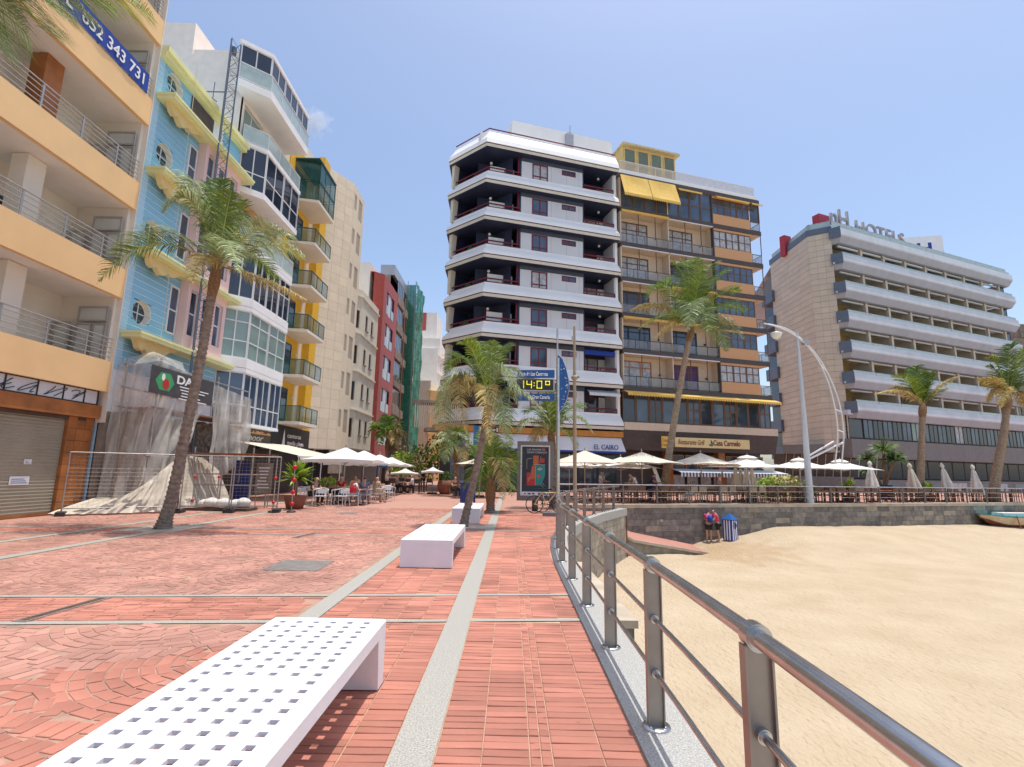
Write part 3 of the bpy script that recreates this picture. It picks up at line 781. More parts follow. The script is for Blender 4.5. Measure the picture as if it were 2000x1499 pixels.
# ---------------- yellow balcony building
yb = thing('yellow_apartment_building', 'yellow building with long open balconies and a roller shutter, at the left edge', 'building', (-14, 12, 0))
YS0, YS1 = 3.0, 17.62
body(LF, yb, YS0, YS1-.02, -9, -2.4, 0, 24, 'cream_wall')
zb = [4.06, 7.45, 10.86, 14.33, 17.8, 21.3]
for k, z in enumerate(zb):
    m_ = MB(LF); m_.box(YS0, YS1, -.16, 0, z, z+1.06, 0); m_.box(YS0, YS1-.02, -2.38, -.161, z-.0, z+.24, 1)
    bal = m_.build('balcony', ['yellow_wall', 'ceiling_white'], yb)
    m_ = MB(LF)
    for b_ in (.15, .32, .49, .66, .80): m_.tube([(YS0, -.06, z+1.06+b_), (YS1-.1, -.06, z+1.06+b_)], .017 if b_ < .8 else .024, 6)
    m_.build('handrail', 'alu', bal)
    s = YS0+.4
    while s < YS1:
        m_ = MB(LF); m_.box(s-.03, s+.03, -.075, -.045, z+1.06, z+1.86); m_.build('rail_post', 'alu', bal); s += 1.45
    # ceiling light
    if k > 0:
        for s in (11.3, 14.8):
            m_ = MB(); p = LF.pt(s, -1.1, z-.0); m_.lathe(p, [(.001, -.09), (.17, -.07), (.2, -.02), (.2, 0)], 14); m_.build('ceiling_lamp', 'lamp_glass', yb)
# back wall with openings, pillars, folding screens
for k, z in enumerate(zb[:-1]):
    z0, z1 = z+.24, zb[k+1]
    holes = [(9.6, 11.6, z0+.05, z0+2.25), (13.6, 15.9, z0+.75, z0+2.2), (5, 8, z0+.05, z0+2.25)]
    m_ = MB(LF); wall_holes(m_, YS0, YS1-.03, z0, z1, holes, d=-2.05); m_.build('back_wall', 'cream_wall', yb)
    for h in holes: window(yb, LF, h[0], h[1], h[2], h[3], 2, 1, d=-2.1, fm='alu', gm='glass_dark', th=.06)
    m_ = MB(LF); m_.box(YS1-.14, YS1-.02, -2.05, -.17, z0, z1); m_.build('end_wall', 'cream_wall', yb)
    for s in (6.2, 10.0, 13.6+.55):
        wood = (k == 2 and s < 14)
        m_ = MB(LF); m_.box(s, s+(.62 if s > 13 else .5), -1.25, -.75, z0, z1-.02); m_.build('pillar', 'timber_orange' if (k == 2) else 'cream_wall', yb)
    if k == 2:
        m_ = MB(LF); m_.box(9.0, 13.0, -2.04, -1.5, z0, z1-.4); m_.build('timber_panel', 'timber_orange', yb)
    # folding glazed screen at the end of the balcony
    for (da, db) in ((-1.95, -1.35), (-1.25, -.7), (-.68, -.2)):
        fr2 = Fr(LF.pt(YS1-.32-.12*(da < -1.3), 0, 0).xy, u=(1, 0))
        window(yb, fr2, da, db, z0+.05, z0+2.15, 1, 1, d=0, fw=.07, fm='alu', gm='frosted', name='folding_screen', th=.05)
    window(yb, Fr(LF.pt(YS1-.32, 0, 0).xy, u=(1, 0)), -1.25, -.2, z0+2.2, z0+2.75, 1, 1, d=0, fw=.06, fm='alu', gm='frosted', name='transom', th=.05)
# ground floor: sign band, tiles, shutter
m_ = MB(LF); m_.box(YS0, YS1-.02, -.35, -.30, 3.0, 4.05); m_.build('fascia_back', 'dark_brown', yb)
m_ = MB(LF); m_.box(YS0, 17.35, -.30, -.16, 3.58, 4.03); sg = m_.build('old_sign_box', 'panel_grey', yb)
m_ = MB(LF)
for z in (3.57, 4.03): m_.box(YS0, 17.4, -.3, -.13, z, z+.03)
m_.build('sign_frame', 'dark', sg)
m_ = MB(LF)
for s in (6, 8.4, 10.6, 12.2, 13.2, 14.1, 15.1, 16.0, 16.8, 17.35): m_.box(s, s+.03, -.16, -.13, 3.6, 4.03)
m_.build('sign_bars', 'dark', sg)
m_ = MB(LF); random.seed(3)
for i in range(7):
    s = 12.2+i*.7; m_.tube([(s+.5*math.sin(t*.5)*math.cos(t*.23+i), -.14, 3.8+.16*math.sin(t*.7+i)) for t in range(14)], .012, 5)
m_.build('loose_cable', 'dark', sg)
m_ = MB(LF); m_.box(YS0, YS1-.05, -.36, -.12, 3.12, 3.56); m_.build('timber_band', 'timber_orange', yb)
# timber-coloured tiles beside the shutter
for s0 in [16.55+i*.34 for i in range(3)]:
    for j in range(8):
        m_ = MB(LF); m_.box(s0+.004, s0+.335, -.42, -.3+random.uniform(-.004, .004), .004+j*.39, .385+j*.39); m_.build('tile', 'timber_orange', yb)
for s0 in [12.3+i*.34 for i in range(3)]:
    for j in range(8):
        m_ = MB(LF); m_.box(s0+.004, s0+.335, -.42, -.3+random.uniform(-.004, .004), .004+j*.39, .385+j*.39); m_.build('tile', 'timber_orange', yb)
m_ = MB(LF); m_.box(YS0, YS1-.03, -2.3, -.43, .0, 3.15, 0); m_.build('ground_floor_core', 'dark_brown', yb)
sh = MB(LF); sh.box(13.32, 16.55, -.425, -.41, 0, 3.1); shut = sh.build('roller_shutter', 'shutter', yb)
m_ = MB(LF); m_.box(13.32, 16.55, -.41, -.392, 0, .08); m_.build('bottom_bar', 'timber_orange', shut)
slat = None
for j in range(30):
    z = .085+j*.1; m_ = MB(LF)
    m_.poly([(13.33, -.409, z), (16.54, -.409, z), (16.54, -.392, z+.05), (13.33, -.392, z+.05)]); m_.poly([(13.33, -.392, z+.05), (16.54, -.392, z+.05), (16.54, -.409, z+.096), (13.33, -.409, z+.096)]); m_.build('slat', 'shutter', shut)
for (s, z, w, h) in ((15.35, 1.55, .25, .15), (15.0, .95, .62, .25)):
    m_ = MB(LF); m_.box(s, s+w, -.39, -.385, z, z+h); nt_ = m_.build('paper_notice', 'alu_white', yb)
    m_ = MB(LF)
    for q in range(3): m_.box(s+.05, s+w-.06-.05*q, -.385, -.383, z+h*.2+q*h*.22, z+h*.28+q*h*.22)
    m_.build('printed_lines', 'sign_blue', nt_)
m_ = MB(LF); m_.box(YS0, 12.3, -.45, -.4, 0, 3.1); m_.build('left_shutter', 'shutter', yb)
m_ = MB(LF); m_.box(YS1-.02, YS1+.02, -.9, .02, 3.0, 22); m_.build('drain_strip', 'cream_wall', yb)
# banner
bn = thing('banner', 'long blue for-sale banner with white phone number tied to the upper balcony', 'banner', (-14, 15, 15.5))
z_b = 15.42
m_ = MB(LF); n = 24
for i in range(n):
    a = 11.2+(17.25-11.2)*i/n; b = 11.2+(17.25-11.2)*(i+1)/n; f1 = .03+.012*math.sin(i*1.3); f2 = .03+.012*math.sin((i+1)*1.3)
    m_.poly([(a, f1, z_b), (b, f2, z_b), (b, f2, z_b+.78), (a, f1, z_b+.78)])
m_.build('cloth', 'banner_blue', bn)
text('SE VENDE  652 343 731', 'lettering', LF, 11.35, .05, z_b+.17, .62, 'white_paint', bn, ext=.003, sx=.93, bold=.008)
# ---------------- blue and pink building
bb = thing('blue_apartment_building', 'blue building with pink bays, round windows and scalloped pale yellow ledges', 'building', (-14, 20.5, 0))
BS0, BS1 = 17.64, 23.75
body(LF, bb, BS0, BS1, -9, -.24, 0, 17.5, 'blue_light')
circ = [(18.62, 7.22), (18.62, 10.42), (18.62, 13.72), (18.65, 16.92-.05)]
# recessed backing in groove colour then boards as separate courses
m_ = MB(LF); wh = []
wall_holes(m_, BS0, BS1, 3.4, 17.45, [(c-.48, c+.48, z-.48, z+.48) for c, z in circ], d=-.018, rev=.18)
m_.build('wall', 'groove', bb)
def board(s0, s1, z0, z1, mt='blue_wall'):
    holes = [(c, z) for c, z in circ if s0 < c < s1 and z0 < z+.52 and z1 > z-.52]
    m_ = MB(LF)
    if not holes: m_.box(s0, s1, -.018, 0, z0, z1)
    else:
        cx, cz = holes[0]; R = .47
        def half(z): return math.sqrt(max(0, R*R-(z-cz)**2))
        n = 4
        for i in range(n):
            a = z0+(z1-z0)*i/n; b = z0+(z1-z0)*(i+1)/n; ha, hb = half(a), half(b)
            m_.poly([(s0, 0, a), (cx-ha, 0, a), (cx-hb, 0, b), (s0, 0, b)]); m_.poly([(cx+ha, 0, a), (s1, 0, a), (s1, 0, b), (cx+hb, 0, b)])
        m_.poly([(s0, 0, z1), (s1, 0, z1), (s1, -.018, z1), (s0, -.018, z1)]); m_.poly([(s0, 0, z0), (s0, -.018, z0), (s1, -.018, z0), (s1, 0, z0)])
    m_.build('board', mt, bb)
z = 4.9
while z < 17.3:
    board(17.66, 17.98, z+.018, z+.232, 'blue_light'); board(17.985, 20.55, z+.018, z+.232)
    z += .25
for z in [15.2+i*.25 for i in range(9)]: board(22.2, 23.7, z+.012, z+.238)
for k in range(5): board(20.56, 23.74, 4.9+.25*k+.018, 4.9+.25*k+.232)
for cx, cz in circ:
    f2 = LF.off(cx, 0); w = MB(); N_ = 28; vs = []
    for r_, d in ((.48, .004), (.47, -.0), (.44, -.2), (.38, -.2), (.38, -.17)):
        vs.append([LF.pt(cx+r_*math.cos(2*math.pi*i/N_), d, cz+r_*math.sin(2*math.pi*i/N_)) for i in range(N_)])
    for a, b in zip(vs, vs[1:]):
        for i in range(N_): w.raw([a[i], a[(i+1) % N_], b[(i+1) % N_], b[i]], [(0, 1, 2, 3)])
    rw_ = w.build('round_window', 'off_white', bb)
    w = MB(LF); w.poly([(cx+.40*math.cos(2*math.pi*i/N_), -.19, cz+.40*math.sin(2*math.pi*i/N_)) for i in range(N_)]); w.build('pane', 'glass_teal' if cz > 16 else 'glass_dark', rw_)
    w = MB(LF); w.box(cx-.38, cx+.38, -.185, -.165, cz-.02, cz+.02); w.box(cx-.02, cx+.02, -.185, -.164, cz-.38, cz+.38); w.build('glazing_bar', 'alu_white', rw_)
# ledges
def scallop(s0, s1, z):
    pts = [(s0, z), (s0+.15, z-.12)]
    x = s0+.15
    prof = [(.0, -.12), (.12, -.34), (.30, -.40), (.42, -.30), (.55, -.42), (.75, -.52), (.95, -.45), (1.1, -.3), (1.3, -.38), (1.55, -.30), (1.8, -.12), (2.1, -.06)]
    return [(s0, z)]+[(s0+.1+a, z+b) for a, b in prof]+[(s0+2.3, z)]
for k, zl in enumerate((6.3, 9.5, 12.72, 15.85)):
    m_ = MB(LF); m_.box(17.75, 23.95, .0, .72, zl-.20, zl); m_.box(17.72, 23.98, .0, .76, zl-.07, zl+.02)
    lg = m_.build('ledge', 'pistachio', bb)
    m_ = MB(LF); o_ = scallop(17.9, 20.2, zl-.2); m_.prism(o_[::-1], .25, .45); m_.build('scalloped_bracket', 'canopy_yellow', lg)
m_ = MB(LF); m_.box(BS0, 23.9, -.2, .22, 17.42, 17.62); m_.box(BS0, 23.95, -.2, .32, 17.62, 17.86); m_.build('cornice', 'pistachio', bb)
m_ = MB(LF); m_.box(19.7, 21.3, -.05, .05, 16.0, 17.3, 0); m_.build('upper_opening', 'dark_brown', bb)
m_ = MB(LF); m_.box(17.7, 23.7, -1.2, -1.1, 17.86, 18.5); m_.build('roof_parapet', 'off_white', bb)
# pink bays
for z0, z1 in ((6.42, 9.3), (9.62, 12.52), (12.84, 15.65)):
    holes = [(20.75, 21.35, z0+.55, z1-.35), (21.6, 22.2, z0+.55, z1-.35), (22.55, 23.15, z0+.55, z1-.35)]
    m_ = MB(LF); wall_holes(m_, 20.55, 23.4, z0, z1, holes, d=.38, rev=.14)
    m_.poly([(20.55, 0, z0), (20.55, .38, z0), (20.55, .38, z1), (20.55, 0, z1)]); m_.poly([(23.4, .38, z0), (23.4, 0, z0), (23.4, 0, z1), (23.4, .38, z1)])
    m_.poly([(20.55, 0, z0), (23.4, 0, z0), (23.4, .38, z0), (20.55, .38, z0)])
    by = m_.build('pink_bay', 'pink', bb)
    for h in holes: window(bb, LF, *h, 1, 2, d=.27, fw=.06, fm='alu_white', gm='glass_blue')
    window(bb, LF, 19.95, 20.5, z0+.45, z1-.45, 1, 2, d=.05, fw=.06, fm='alu_white', gm='glass_blue')
# bare masonry behind the plastic
m_ = MB(LF); m_.box(BS0, 23.7, -.2, -.02, 0, 3.4, 0); m_.build('rough_wall', 'grimy', bb)
# ---------------- white building with bays
wb = thing('white_apartment_building', 'tall white building with faceted glazed bays next to the blue one', 'building', (-14, 26, 0))
WS0, WS1 = 23.76, 28.9
body(LF, wb, WS0, WS1, -9, -.3, 0, 21.6, 'side_cream')
m_ = MB(LF); m_.box(WS0-.0, 27.8, -9, -3.2, 21.6, 24.9); m_.build('rooftop_block', 'side_cream', wb)
m_ = MB(LF); m_.box(WS0+.002, 24.6, -3.2, -.32, 21.6, 23.0); m_.build('side_parapet', 'side_cream', wb)
BAYP = [(23.8, -.05), (24.75, .9), (28.85, .9)]     # (s,d) plan of a bay
def bay(parent, z0, z1, plan, mats, name='bay', glaz=None, fm='alu_white', gm='glass_blue', sill=.35, ny=2, per=1.1, top=True, zs=None, gms=None, bottom=-.35):
    """solid bands below and above; glazed facets between"""
    P = plan+[(plan[-1][0], -.3)]; P = [(plan[0][0], -.3)]+P
    m_ = MB(LF)
    for (za, zb_) in ((z0, z0+sill), (z1-.22, z1)):
        for (a, b) in zip(P, P[1:]): m_.poly([(a[0], a[1], za), (b[0], b[1], za), (b[0], b[1], zb_), (a[0], a[1], zb_)])
        m_.poly([(p[0], p[1], zb_) for p in P][::-1]); m_.poly([(p[0], p[1], za) for p in P])
    by = m_.build(name, mats, parent)
    for (a, b) in zip(P, P[1:]):
        if a[1] < -.2: continue
        A = LF.pt(a[0], a[1], 0).xy; B = LF.pt(b[0], b[1], 0).xy; f_ = Fr(A, B)
        if f_.L < .3: continue
        n_ = max(1, round(f_.L/per))
        for i in range(n_):
            window(parent, f_, f_.L*i/n_+.03, f_.L*(i+1)/n_-.03, z0+sill, z1-.22, 2, ny, d=-.04, fw=.055, fm=fm, gm=gm, gms=gms, zs=([z0+sill]+[z0+sill+(z1-.22-z0-sill)*q for q in zs]+[z1-.22]) if zs else None)
    return by
sp_ = Vector((0, 0))
bay(wb, 3.55, 6.35, BAYP, 'white_paint', sill=.12, ny=2, per=1.4, zs=(.36,), gm='glass_blue')
bay(wb, 6.37, 9.45, BAYP, 'white_paint', sill=.45, ny=3, per=1.9, zs=(.36, .76), gm='glass_green')
bay(wb, 9.47, 12.35, BAYP, 'white_paint', sill=.4, ny=2, per=1.4, zs=(.6,), gm='glass_dark')
# storey with glass balcony
m_ = MB(LF); P = [(23.8, -.3)]+BAYP+[(28.85, -.3)]
m_.poly([(p[0], p[1], 12.37) for p in P]); m_.poly([(p[0], p[1], 12.62) for p in P][::-1])
for a, b in zip(P, P[1:]): m_.poly([(a[0], a[1], 12.37), (b[0], b[1], 12.37), (b[0], b[1], 12.62), (a[0], a[1], 12.62)])
gb = m_.build('balcony_floor', 'white_paint', wb)
def glass_rail(parent, plan, z, h=.95, gm='glass_rail', fm='alu_white', posts=1.2, frm=LF):
    for a, b in zip(plan, plan[1:]):
        A = frm.pt(a[0], a[1], 0).xy; B = frm.pt(b[0], b[1], 0).xy; f_ = Fr(A, B); n_ = max(1, round(f_.L/posts))
        if f_.L < .2: continue
        m_ = MB(f_); m_.box(0, f_.L, -.06, -.01, z+h-.05, z+h); m_.box(0, f_.L, -.05, -.02, z+.05, z+.09)
        for i in range(n_+1): s = f_.L*i/n_; m_.box(max(0, s-.02), min(f_.L, s+.02), -.055, -.015, z, z+h)
        r_ = m_.build('balcony_rail', fm, parent)
        for i in range(n_):
            p = MB(f_); p.poly([(f_.L*i/n_+.03, -.035, z+.1), (f_.L*(i+1)/n_-.03, -.035, z+.1), (f_.L*(i+1)/n_-.03, -.035, z+h-.06), (f_.L*i/n_+.03, -.035, z+h-.06)]); p.build('pane', gm, r_)
glass_rail(wb, BAYP, 12.62)
m_ = MB(LF); wall_holes(m_, 23.8, 28.8, 12.62, 15.3, [(24.4, 26.3, 12.7, 14.9), (26.7, 28.4, 12.7, 14.9)], d=-.25); m_.build('balcony_back_wall', 'orange_brick', wb)
window(wb, LF, 24.4, 26.3, 12.7, 14.9, 2, 1, d=-.4, gm='glass_green'); window(wb, LF, 26.7, 28.4, 12.7, 14.9, 2, 1, d=-.4, gm='glass_green')
bay(wb, 15.32, 18.15, BAYP, 'white_paint', sill=.3, ny=2, per=1.9, zs=(.4,), gm='glass_dark')
m_ = MB(LF); wall_holes(m_, 23.8, 28.8, 18.15, 20.6, [(24.0, 26.0, 18.4, 20.3), (26.4, 28.6, 18.4, 20.3)], d=-.22); m_.build('recess_wall', 'off_white', wb)
window(wb, LF, 24.0, 26.0, 18.4, 20.3, 2, 1, d=-.36, gm='glass_green'); window(wb, LF, 26.4, 28.6, 18.4, 20.3, 2, 1, d=-.36, gm='glass_green')
glass_rail(wb, [(23.85, -.05), (24.75, .85), (28.8, .85)], 18.16, .9)
BT = [(22.9, -.05), (23.9, 1.15), (28.75, 1.15)]
P = [(22.9, -.3)]+BT+[(28.75, -.3)]
m_ = MB(LF); m_.poly([(p[0], p[1], 20.55) for p in P]); m_.poly([(p[0], p[1], 20.95) for p in P][::-1])
for a, b in zip(P, P[1:]): m_.poly([(a[0], a[1], 20.55), (b[0], b[1], 20.55), (b[0], b[1], 20.95), (a[0], a[1], 20.95)])
m_.build('top_bay_floor', 'white_paint', wb)
glass_rail(wb, BT, 20.95, .95, gm='glass_rail')
bay(wb, 20.97, 23.3, [(a+.12, b-.14) for a, b in BT], 'white_paint', sill=.05, ny=1, per=1.4, gm='glass_dark')
m_ = MB(LF); m_.box(WS0+.001, 28.8, -3.1, -.31, 21.6, 23.28); m_.build('attic_wall', 'side_cream', wb)
# sign and awning at its foot
m_ = MB(LF); m_.box(24.6, 28.85, -.3, .5, 2.85, 3.5); sg = m_.build('shop_sign', 'dark_brown', wb)
m_ = MB(LF); random.seed(5)
for i in range(26): s = 24.8+i*.155; m_.box(s, s+.12, .5, .53+random.random()*.02, 3.3, 3.3+random.uniform(.05, .17))
m_.build('brick_motif', 'orange_brick', sg)
text('laffinnoor', 'lettering', LF, 24.9, .52, 2.92, .52, 'umbrella_cream', sg, ext=.02, sx=1.5, shear=.25)
m_ = MB(LF); m_.box(24.0, 28.85, -.6, -.35, 0, 2.85); m_.build('shop_front', 'dark', wb)
aw = thing('awning', 'large cream fabric awning sloping out from the shop beneath the brick sign', 'awning', (-13, 26, 0))
m_ = MB(LF)
m_.poly([(24.6, .55, 2.85), (31.2, .55, 2.9), (30.9, 3.9, 2.2), (24.8, 3.9, 2.15)]); m_.poly([(24.8, 3.9, 2.15), (30.9, 3.9, 2.2), (30.9, 3.92, 2.0), (24.8, 3.92, 1.95)])
m_.build('fabric', 'umbrella_cream', aw)
m_ = MB(LF); m_.tube([(24.7, 3.85, 2.12), (30.95, 3.85, 2.15)], .035, 8)
for s in (24.8, 27.8, 30.9): m_.tube([(s, 3.85, 2.12), (s, 3.85, 0)], .03, 8)
m_.build('awning_frame', 'alu_white', aw)
# ---------------- beige building with green glass balconies
gb_ = thing('beige_apartment_building', 'beige stone clad building with green glass balconies over amber wall strips', 'building', (-14, 35, 0))
GS0, GS1, GE = 28.92, 36.2, 41.2
body(LF, gb_, GS0, GS1, -9, -.85, 0, 23.9, 'beige_tile')
m_ = MB(LF)
for a, b, mt in ((GS0, 35.1, 0),): m_.box(a, b, -.85, -.8, 3, 24)
m_.build('recess_wall', 'beige_tile', gb_)
m_ = MB(LF); m_.box(30.6, 34.2, -.79, -.74, 3.2, 23); m_.build('amber_wall', 'amber', gb_)
m_ = MB(LF); m_.box(35.1, 36.2, -.8, -.3, 3.2, 24.6); m_.build('amber_strip', 'amber', gb_)
m_ = MB(LF); m_.box(GS0+.02, 30.6, -3, -1, 23.9, 25.0); m_.build('amber_attic', 'amber', gb_)
for k, z in enumerate((4.25, 7.2, 10.15, 13.1, 16.05, 19.05)):
    m_ = MB(LF); m_.poly([(31.3, -.8, z-.1), (31.65, .9, z-.02), (34.6, .9, z-.02), (34.6, -.8, z-.1)][::-1]); m_.poly([(31.3, -.8, z+.14), (31.65, .9, z+.14), (34.6, .9, z+.14), (34.6, -.8, z+.14)])
    for a, b in (((31.3, -.8), (31.65, .9)), ((31.65, .9), (34.6, .9)), ((34.6, .9), (34.6, -.8))): m_.poly([(a[0], a[1], z-.05), (b[0], b[1], z-.05), (b[0], b[1], z+.14), (a[0], a[1], z+.14)])
    bal = m_.build('balcony', 'cream_wall', gb_)
    if k < 5: glass_rail(gb_, [(31.3, -.8), (31.66, .88), (34.58, .88)], z+.14, 1.0, gm='glass_teal', fm='teal_metal', posts=1.0)
    else:
        for zz in (0, 1): glass_rail(gb_, [(31.3, -.8), (31.66, .88), (34.58, .88), (34.58, -.8)], z+.14+zz*1.35, 1.33, gm='glass_teal', fm='teal_metal', posts=.9)
        m_ = MB(LF); m_.box(31.3, 34.6, -.8, .9, z+2.9, z+3.0); m_.build('bay_roof', 'teal_metal', gb_)
    window(gb_, LF, 31.4, 33.2, z+.2, z+2.4, 2, 1, d=-.68, fm='teal_metal', gm='glass_dark')
    m_ = MB(LF); p = LF.pt(33.9, -.72, z+1.9); m_.ball((33.9, -.7, z+1.9), .09, 8); m_.build('wall_lamp', 'lamp_glass', gb_)
# projecting clad volume: chamfer + windowed front, individual cladding panels
VP = [(36.2, -.3), (38.4, .95), (41.15, .95)]
P = [(36.2, -.9)]+VP+[(41.15, -.9)]
m_ = MB(LF)
for a, b in zip(P, P[1:]): m_.poly([(a[0], a[1]-.03, 2.9), (b[0], b[1]-.03, 2.9), (b[0], b[1]-.03, 24.35), (a[0], a[1]-.03, 24.35)])
m_.poly([(p[0], p[1], 24.35) for p in P][::-1]); m_.build('volume_core', 'tan_joint', gb_)
fA = Fr(LF.pt(36.2, -.3, 0).xy, LF.pt(38.4, .95, 0).xy); fB = Fr(LF.pt(38.4, .95, 0).xy, LF.pt(41.15, .95, 0).xy)
for j in range(29):
    for i in range(3):
        m_ = MB(fA); m_.box(fA.L*i/3+.008, fA.L*(i+1)/3-.008, -.02, 0, 2.95+j*.74, 2.95+(j+1)*.74-.014); m_.build('cladding_panel', 'beige_tile', gb_)
whs = []
for k in range(7):
    z = 4.7+k*2.95; whs += [(.15, .75, z, z+1.3), (1.3, 2.25, z-.35, z+1.45)]
m_ = MB(fB); wall_holes(m_, 0, fB.L, 2.9, 24.35, whs, d=0, rev=.15); m_.build('front_wall', 'beige_tile', gb_)
for h in whs: window(gb_, fB, *h, 1, 2 if h[0] < 1 else 2, d=-.08, fm='alu', gm='glass_blue')
m_ = MB(LF); m_.box(GS0, 38, -.9, -.5, 0, 3.2); m_.box(38, 41.1, -.4, .8, 0, 2.9); m_.build('shop_front', 'dark', gb_)
m_ = MB(LF); m_.box(29.2, 36.2, -.5, -.2, 2.6, 4.1); sg = m_.build('shop_sign', 'black_metal', gb_)
text('canteras', 'lettering', LF, 32.6, -.18, 3.45, .42, 'white_paint', sg, ext=.01, sx=1.5)
text('media playa', 'lettering', LF, 32.6, -.18, 3.0, .40, 'white_paint', sg, ext=.01, sx=1.4)
m_ = MB(LF); m_.prism([(31.9, 2.95), (32.3, 2.95), (32.2, 3.6), (32.15, 3.95), (32.05, 3.6)], -.19, -.17); m_.build('bottle_mark', 'white_paint', sg)
m_ = MB(LF); m_.box(37.5, 40.6, .8, .86, 1.2, 2.9); rs = m_.build('grey_shutter', 'grimy', gb_)
# ---------------- cream building
cb = thing('cream_apartment_building', 'narrow cream building with small paired windows between the beige and red ones', 'building', (-14, 45, 0))
P = [(41.2, -9), (41.9, .25), (43.1, .8), (48.4, .8), (48.4, -9)]
def prismwalls(parent, P, z0, z1, mt, faces, name='wall', winspec=None):
    for i in faces:
        a, b = P[i], P[i+1]; f_ = Fr(LF.pt(a[0], a[1], 0).xy, LF.pt(b[0], b[1], 0).xy); m_ = MB(f_)
        hs = winspec(i, f_.L) if winspec else []
        wall_holes(m_, 0, f_.L, z0, z1, [h[:4] for h in hs], d=0, rev=.16); m_.build(name, mt, parent)
        for h in hs: window(parent, f_, *h[:4], h[4], h[5], d=-.09, fm=h[6], gm=h[7], fw=.05, one=len(h) > 8)
    m_ = MB(LF); m_.poly([(p[0], p[1], z1) for p in P][::-1]); m_.build('roof', mt, parent)
def cw(i, L):
    out = []
    for k in range(4):
        z = 4.45+k*3.12
        if i == 1: out.append((.35, 1.05, z-.3, z+1.3, 1, 1, 'brown_frame', 'glass_dark'))
        if i == 2: out += [(1.2, 1.95, z, z+1.35, 1, 1, 'brown_frame', 'glass_dark'), (3.0, 3.75, z, z+1.35, 1, 1, 'brown_frame', 'glass_dark')]
    return out
prismwalls(cb, P, 3.1, 17.0, 'cream_building', (0, 1, 2, 3), winspec=cw)
for k in range(5):
    z = 3.1+k*3.3; m_ = MB(LF); Q = [(41.2, -.3), (41.85, .33), (43.05, .9), (48.5, .9), (48.5, -.3)]
    m_.poly([(p[0], p[1], z) for p in Q]); m_.poly([(p[0], p[1], z+.14) for p in Q][::-1])
    for a, b in zip(Q, Q[1:]): m_.poly([(a[0], a[1], z), (b[0], b[1], z), (b[0], b[1], z+.14), (a[0], a[1], z+.14)])
    m_.build('string_course', 'cream_building' if k else 'grimy', cb)
for k in range(4):
    z = 4.3+k*3.12
    for s in (1.15, 2.95): 
        f_ = Fr(LF.pt(43.1, .8, 0).xy, LF.pt(48.4, .8, 0).xy); m_ = MB(f_); m_.box(s-.05, s+.9, 0, .08, z+.05, z+.14); m_.build('window_sill', 'grimy', cb)
m_ = MB(LF); m_.box(41.2, 48.3, -.6, .2, 0, 3.1); m_.build('ground_floor', 'dark_brown', cb)
# ---------------- red building
rb = thing('red_apartment_building', 'dark red building with stacked deep window frames and a bare white side wall', 'building', (-14, 52, 0))
P = [(48.42, -9), (48.5, .1), (49.3, .95), (55.4, .95), (55.4, -9)]
def rw2(i, L):
    return [(1.3, 4.6, 3.9+k*3.35, 6.3+k*3.35, 1, 1, 'dark', 'glass_dark', 1) for k in range(5)] if i == 2 else []
m_ = MB(LF); m_.box(48.44, 55.3, -7.5, -.3, 3, 21.9); m_.build('side_wall', 'off_white', rb)
prismwalls(rb, P, 2.9, 21.0, 'red_wall', (1, 2, 3), winspec=rw2)
f_ = Fr(LF.pt(49.3, .95, 0).xy, LF.pt(55.4, .95, 0).xy)
for k in range(5):
    z = 3.95+k*3.35
    m_ = MB(f_); m_.box(2.2, 3.3, -.1, -.05, z, z+2.3); m_.build('white_blind', 'alu_white', rb)
    m_ = MB(f_); m_.box(1.35, 2.15, -.05, 0, z, z+.95); m_.box(3.4, 4.5, -.05, 0, z, z+.95); m_.build('glass_guard', 'glass_rail', rb)
m_ = MB(LF); m_.box(48.5, 55.3, -.6, .3, 0, 2.9); m_.build('ground_floor', 'dark_brown', rb)
# ---------------- grimy building
db = thing('grimy_apartment_building', 'old soot-stained building with enclosed balconies beside the red one', 'building', (-14, 59, 0))
body(LF, db, 55.45, 62.8, -9, .0, 0, 23.4, 'grimy')
f_ = Fr(LF.pt(55.45, .0, 0).xy, LF.pt(62.8, .0, 0).xy)
for k in range(6):
    z = 4.6+k*3.15
    m_ = MB(f_); m_.box(.3, 3.6, 0, .9, z-.15, z+.9); m_.box(4.2, 7.0, 0, .7, z-.15, z+.8); bal = m_.build('balcony', 'grimy', db)
    window(db, f_, .35, 3.55, z+.9, z+2.6, 4, 1, d=.85, fm='alu', gm='glass_dark', one=True)
    window(db, f_, 4.3, 6.8, z+.3, z+2.4, 3, 1, d=.06, fm='brown_frame', gm='glass_dark', one=True)
m_ = MB(f_); m_.box(0, 7.3, -1.2, .4, 23.4, 24.6); m_.build('roof_fence', 'alu', db)
m_ = MB(f_); m_.box(4.0, 4.08, .9, 1.0, 0, 22); m_.build('drain_pipe', 'orange_brick', db)
for k in (2,):
    m_ = MB(f_); random.seed(9)
    for i in range(160): p = (random.uniform(.5, 3.4), random.uniform(.85, 1.05), 4.6+k*3.15+.9+random.uniform(-.4, .3)); a = random.uniform(0, 6); m_.poly([(p[0], p[1], p[2]), (p[0]+.12*math.cos(a), p[1], p[2]+.12*math.sin(a)), (p[0]+.1*math.cos(a+1), p[1]+.05, p[2]+.1*math.sin(a+1))])
    m_.build('balcony_plants', 'leaf_shrub', db, kind='stuff')
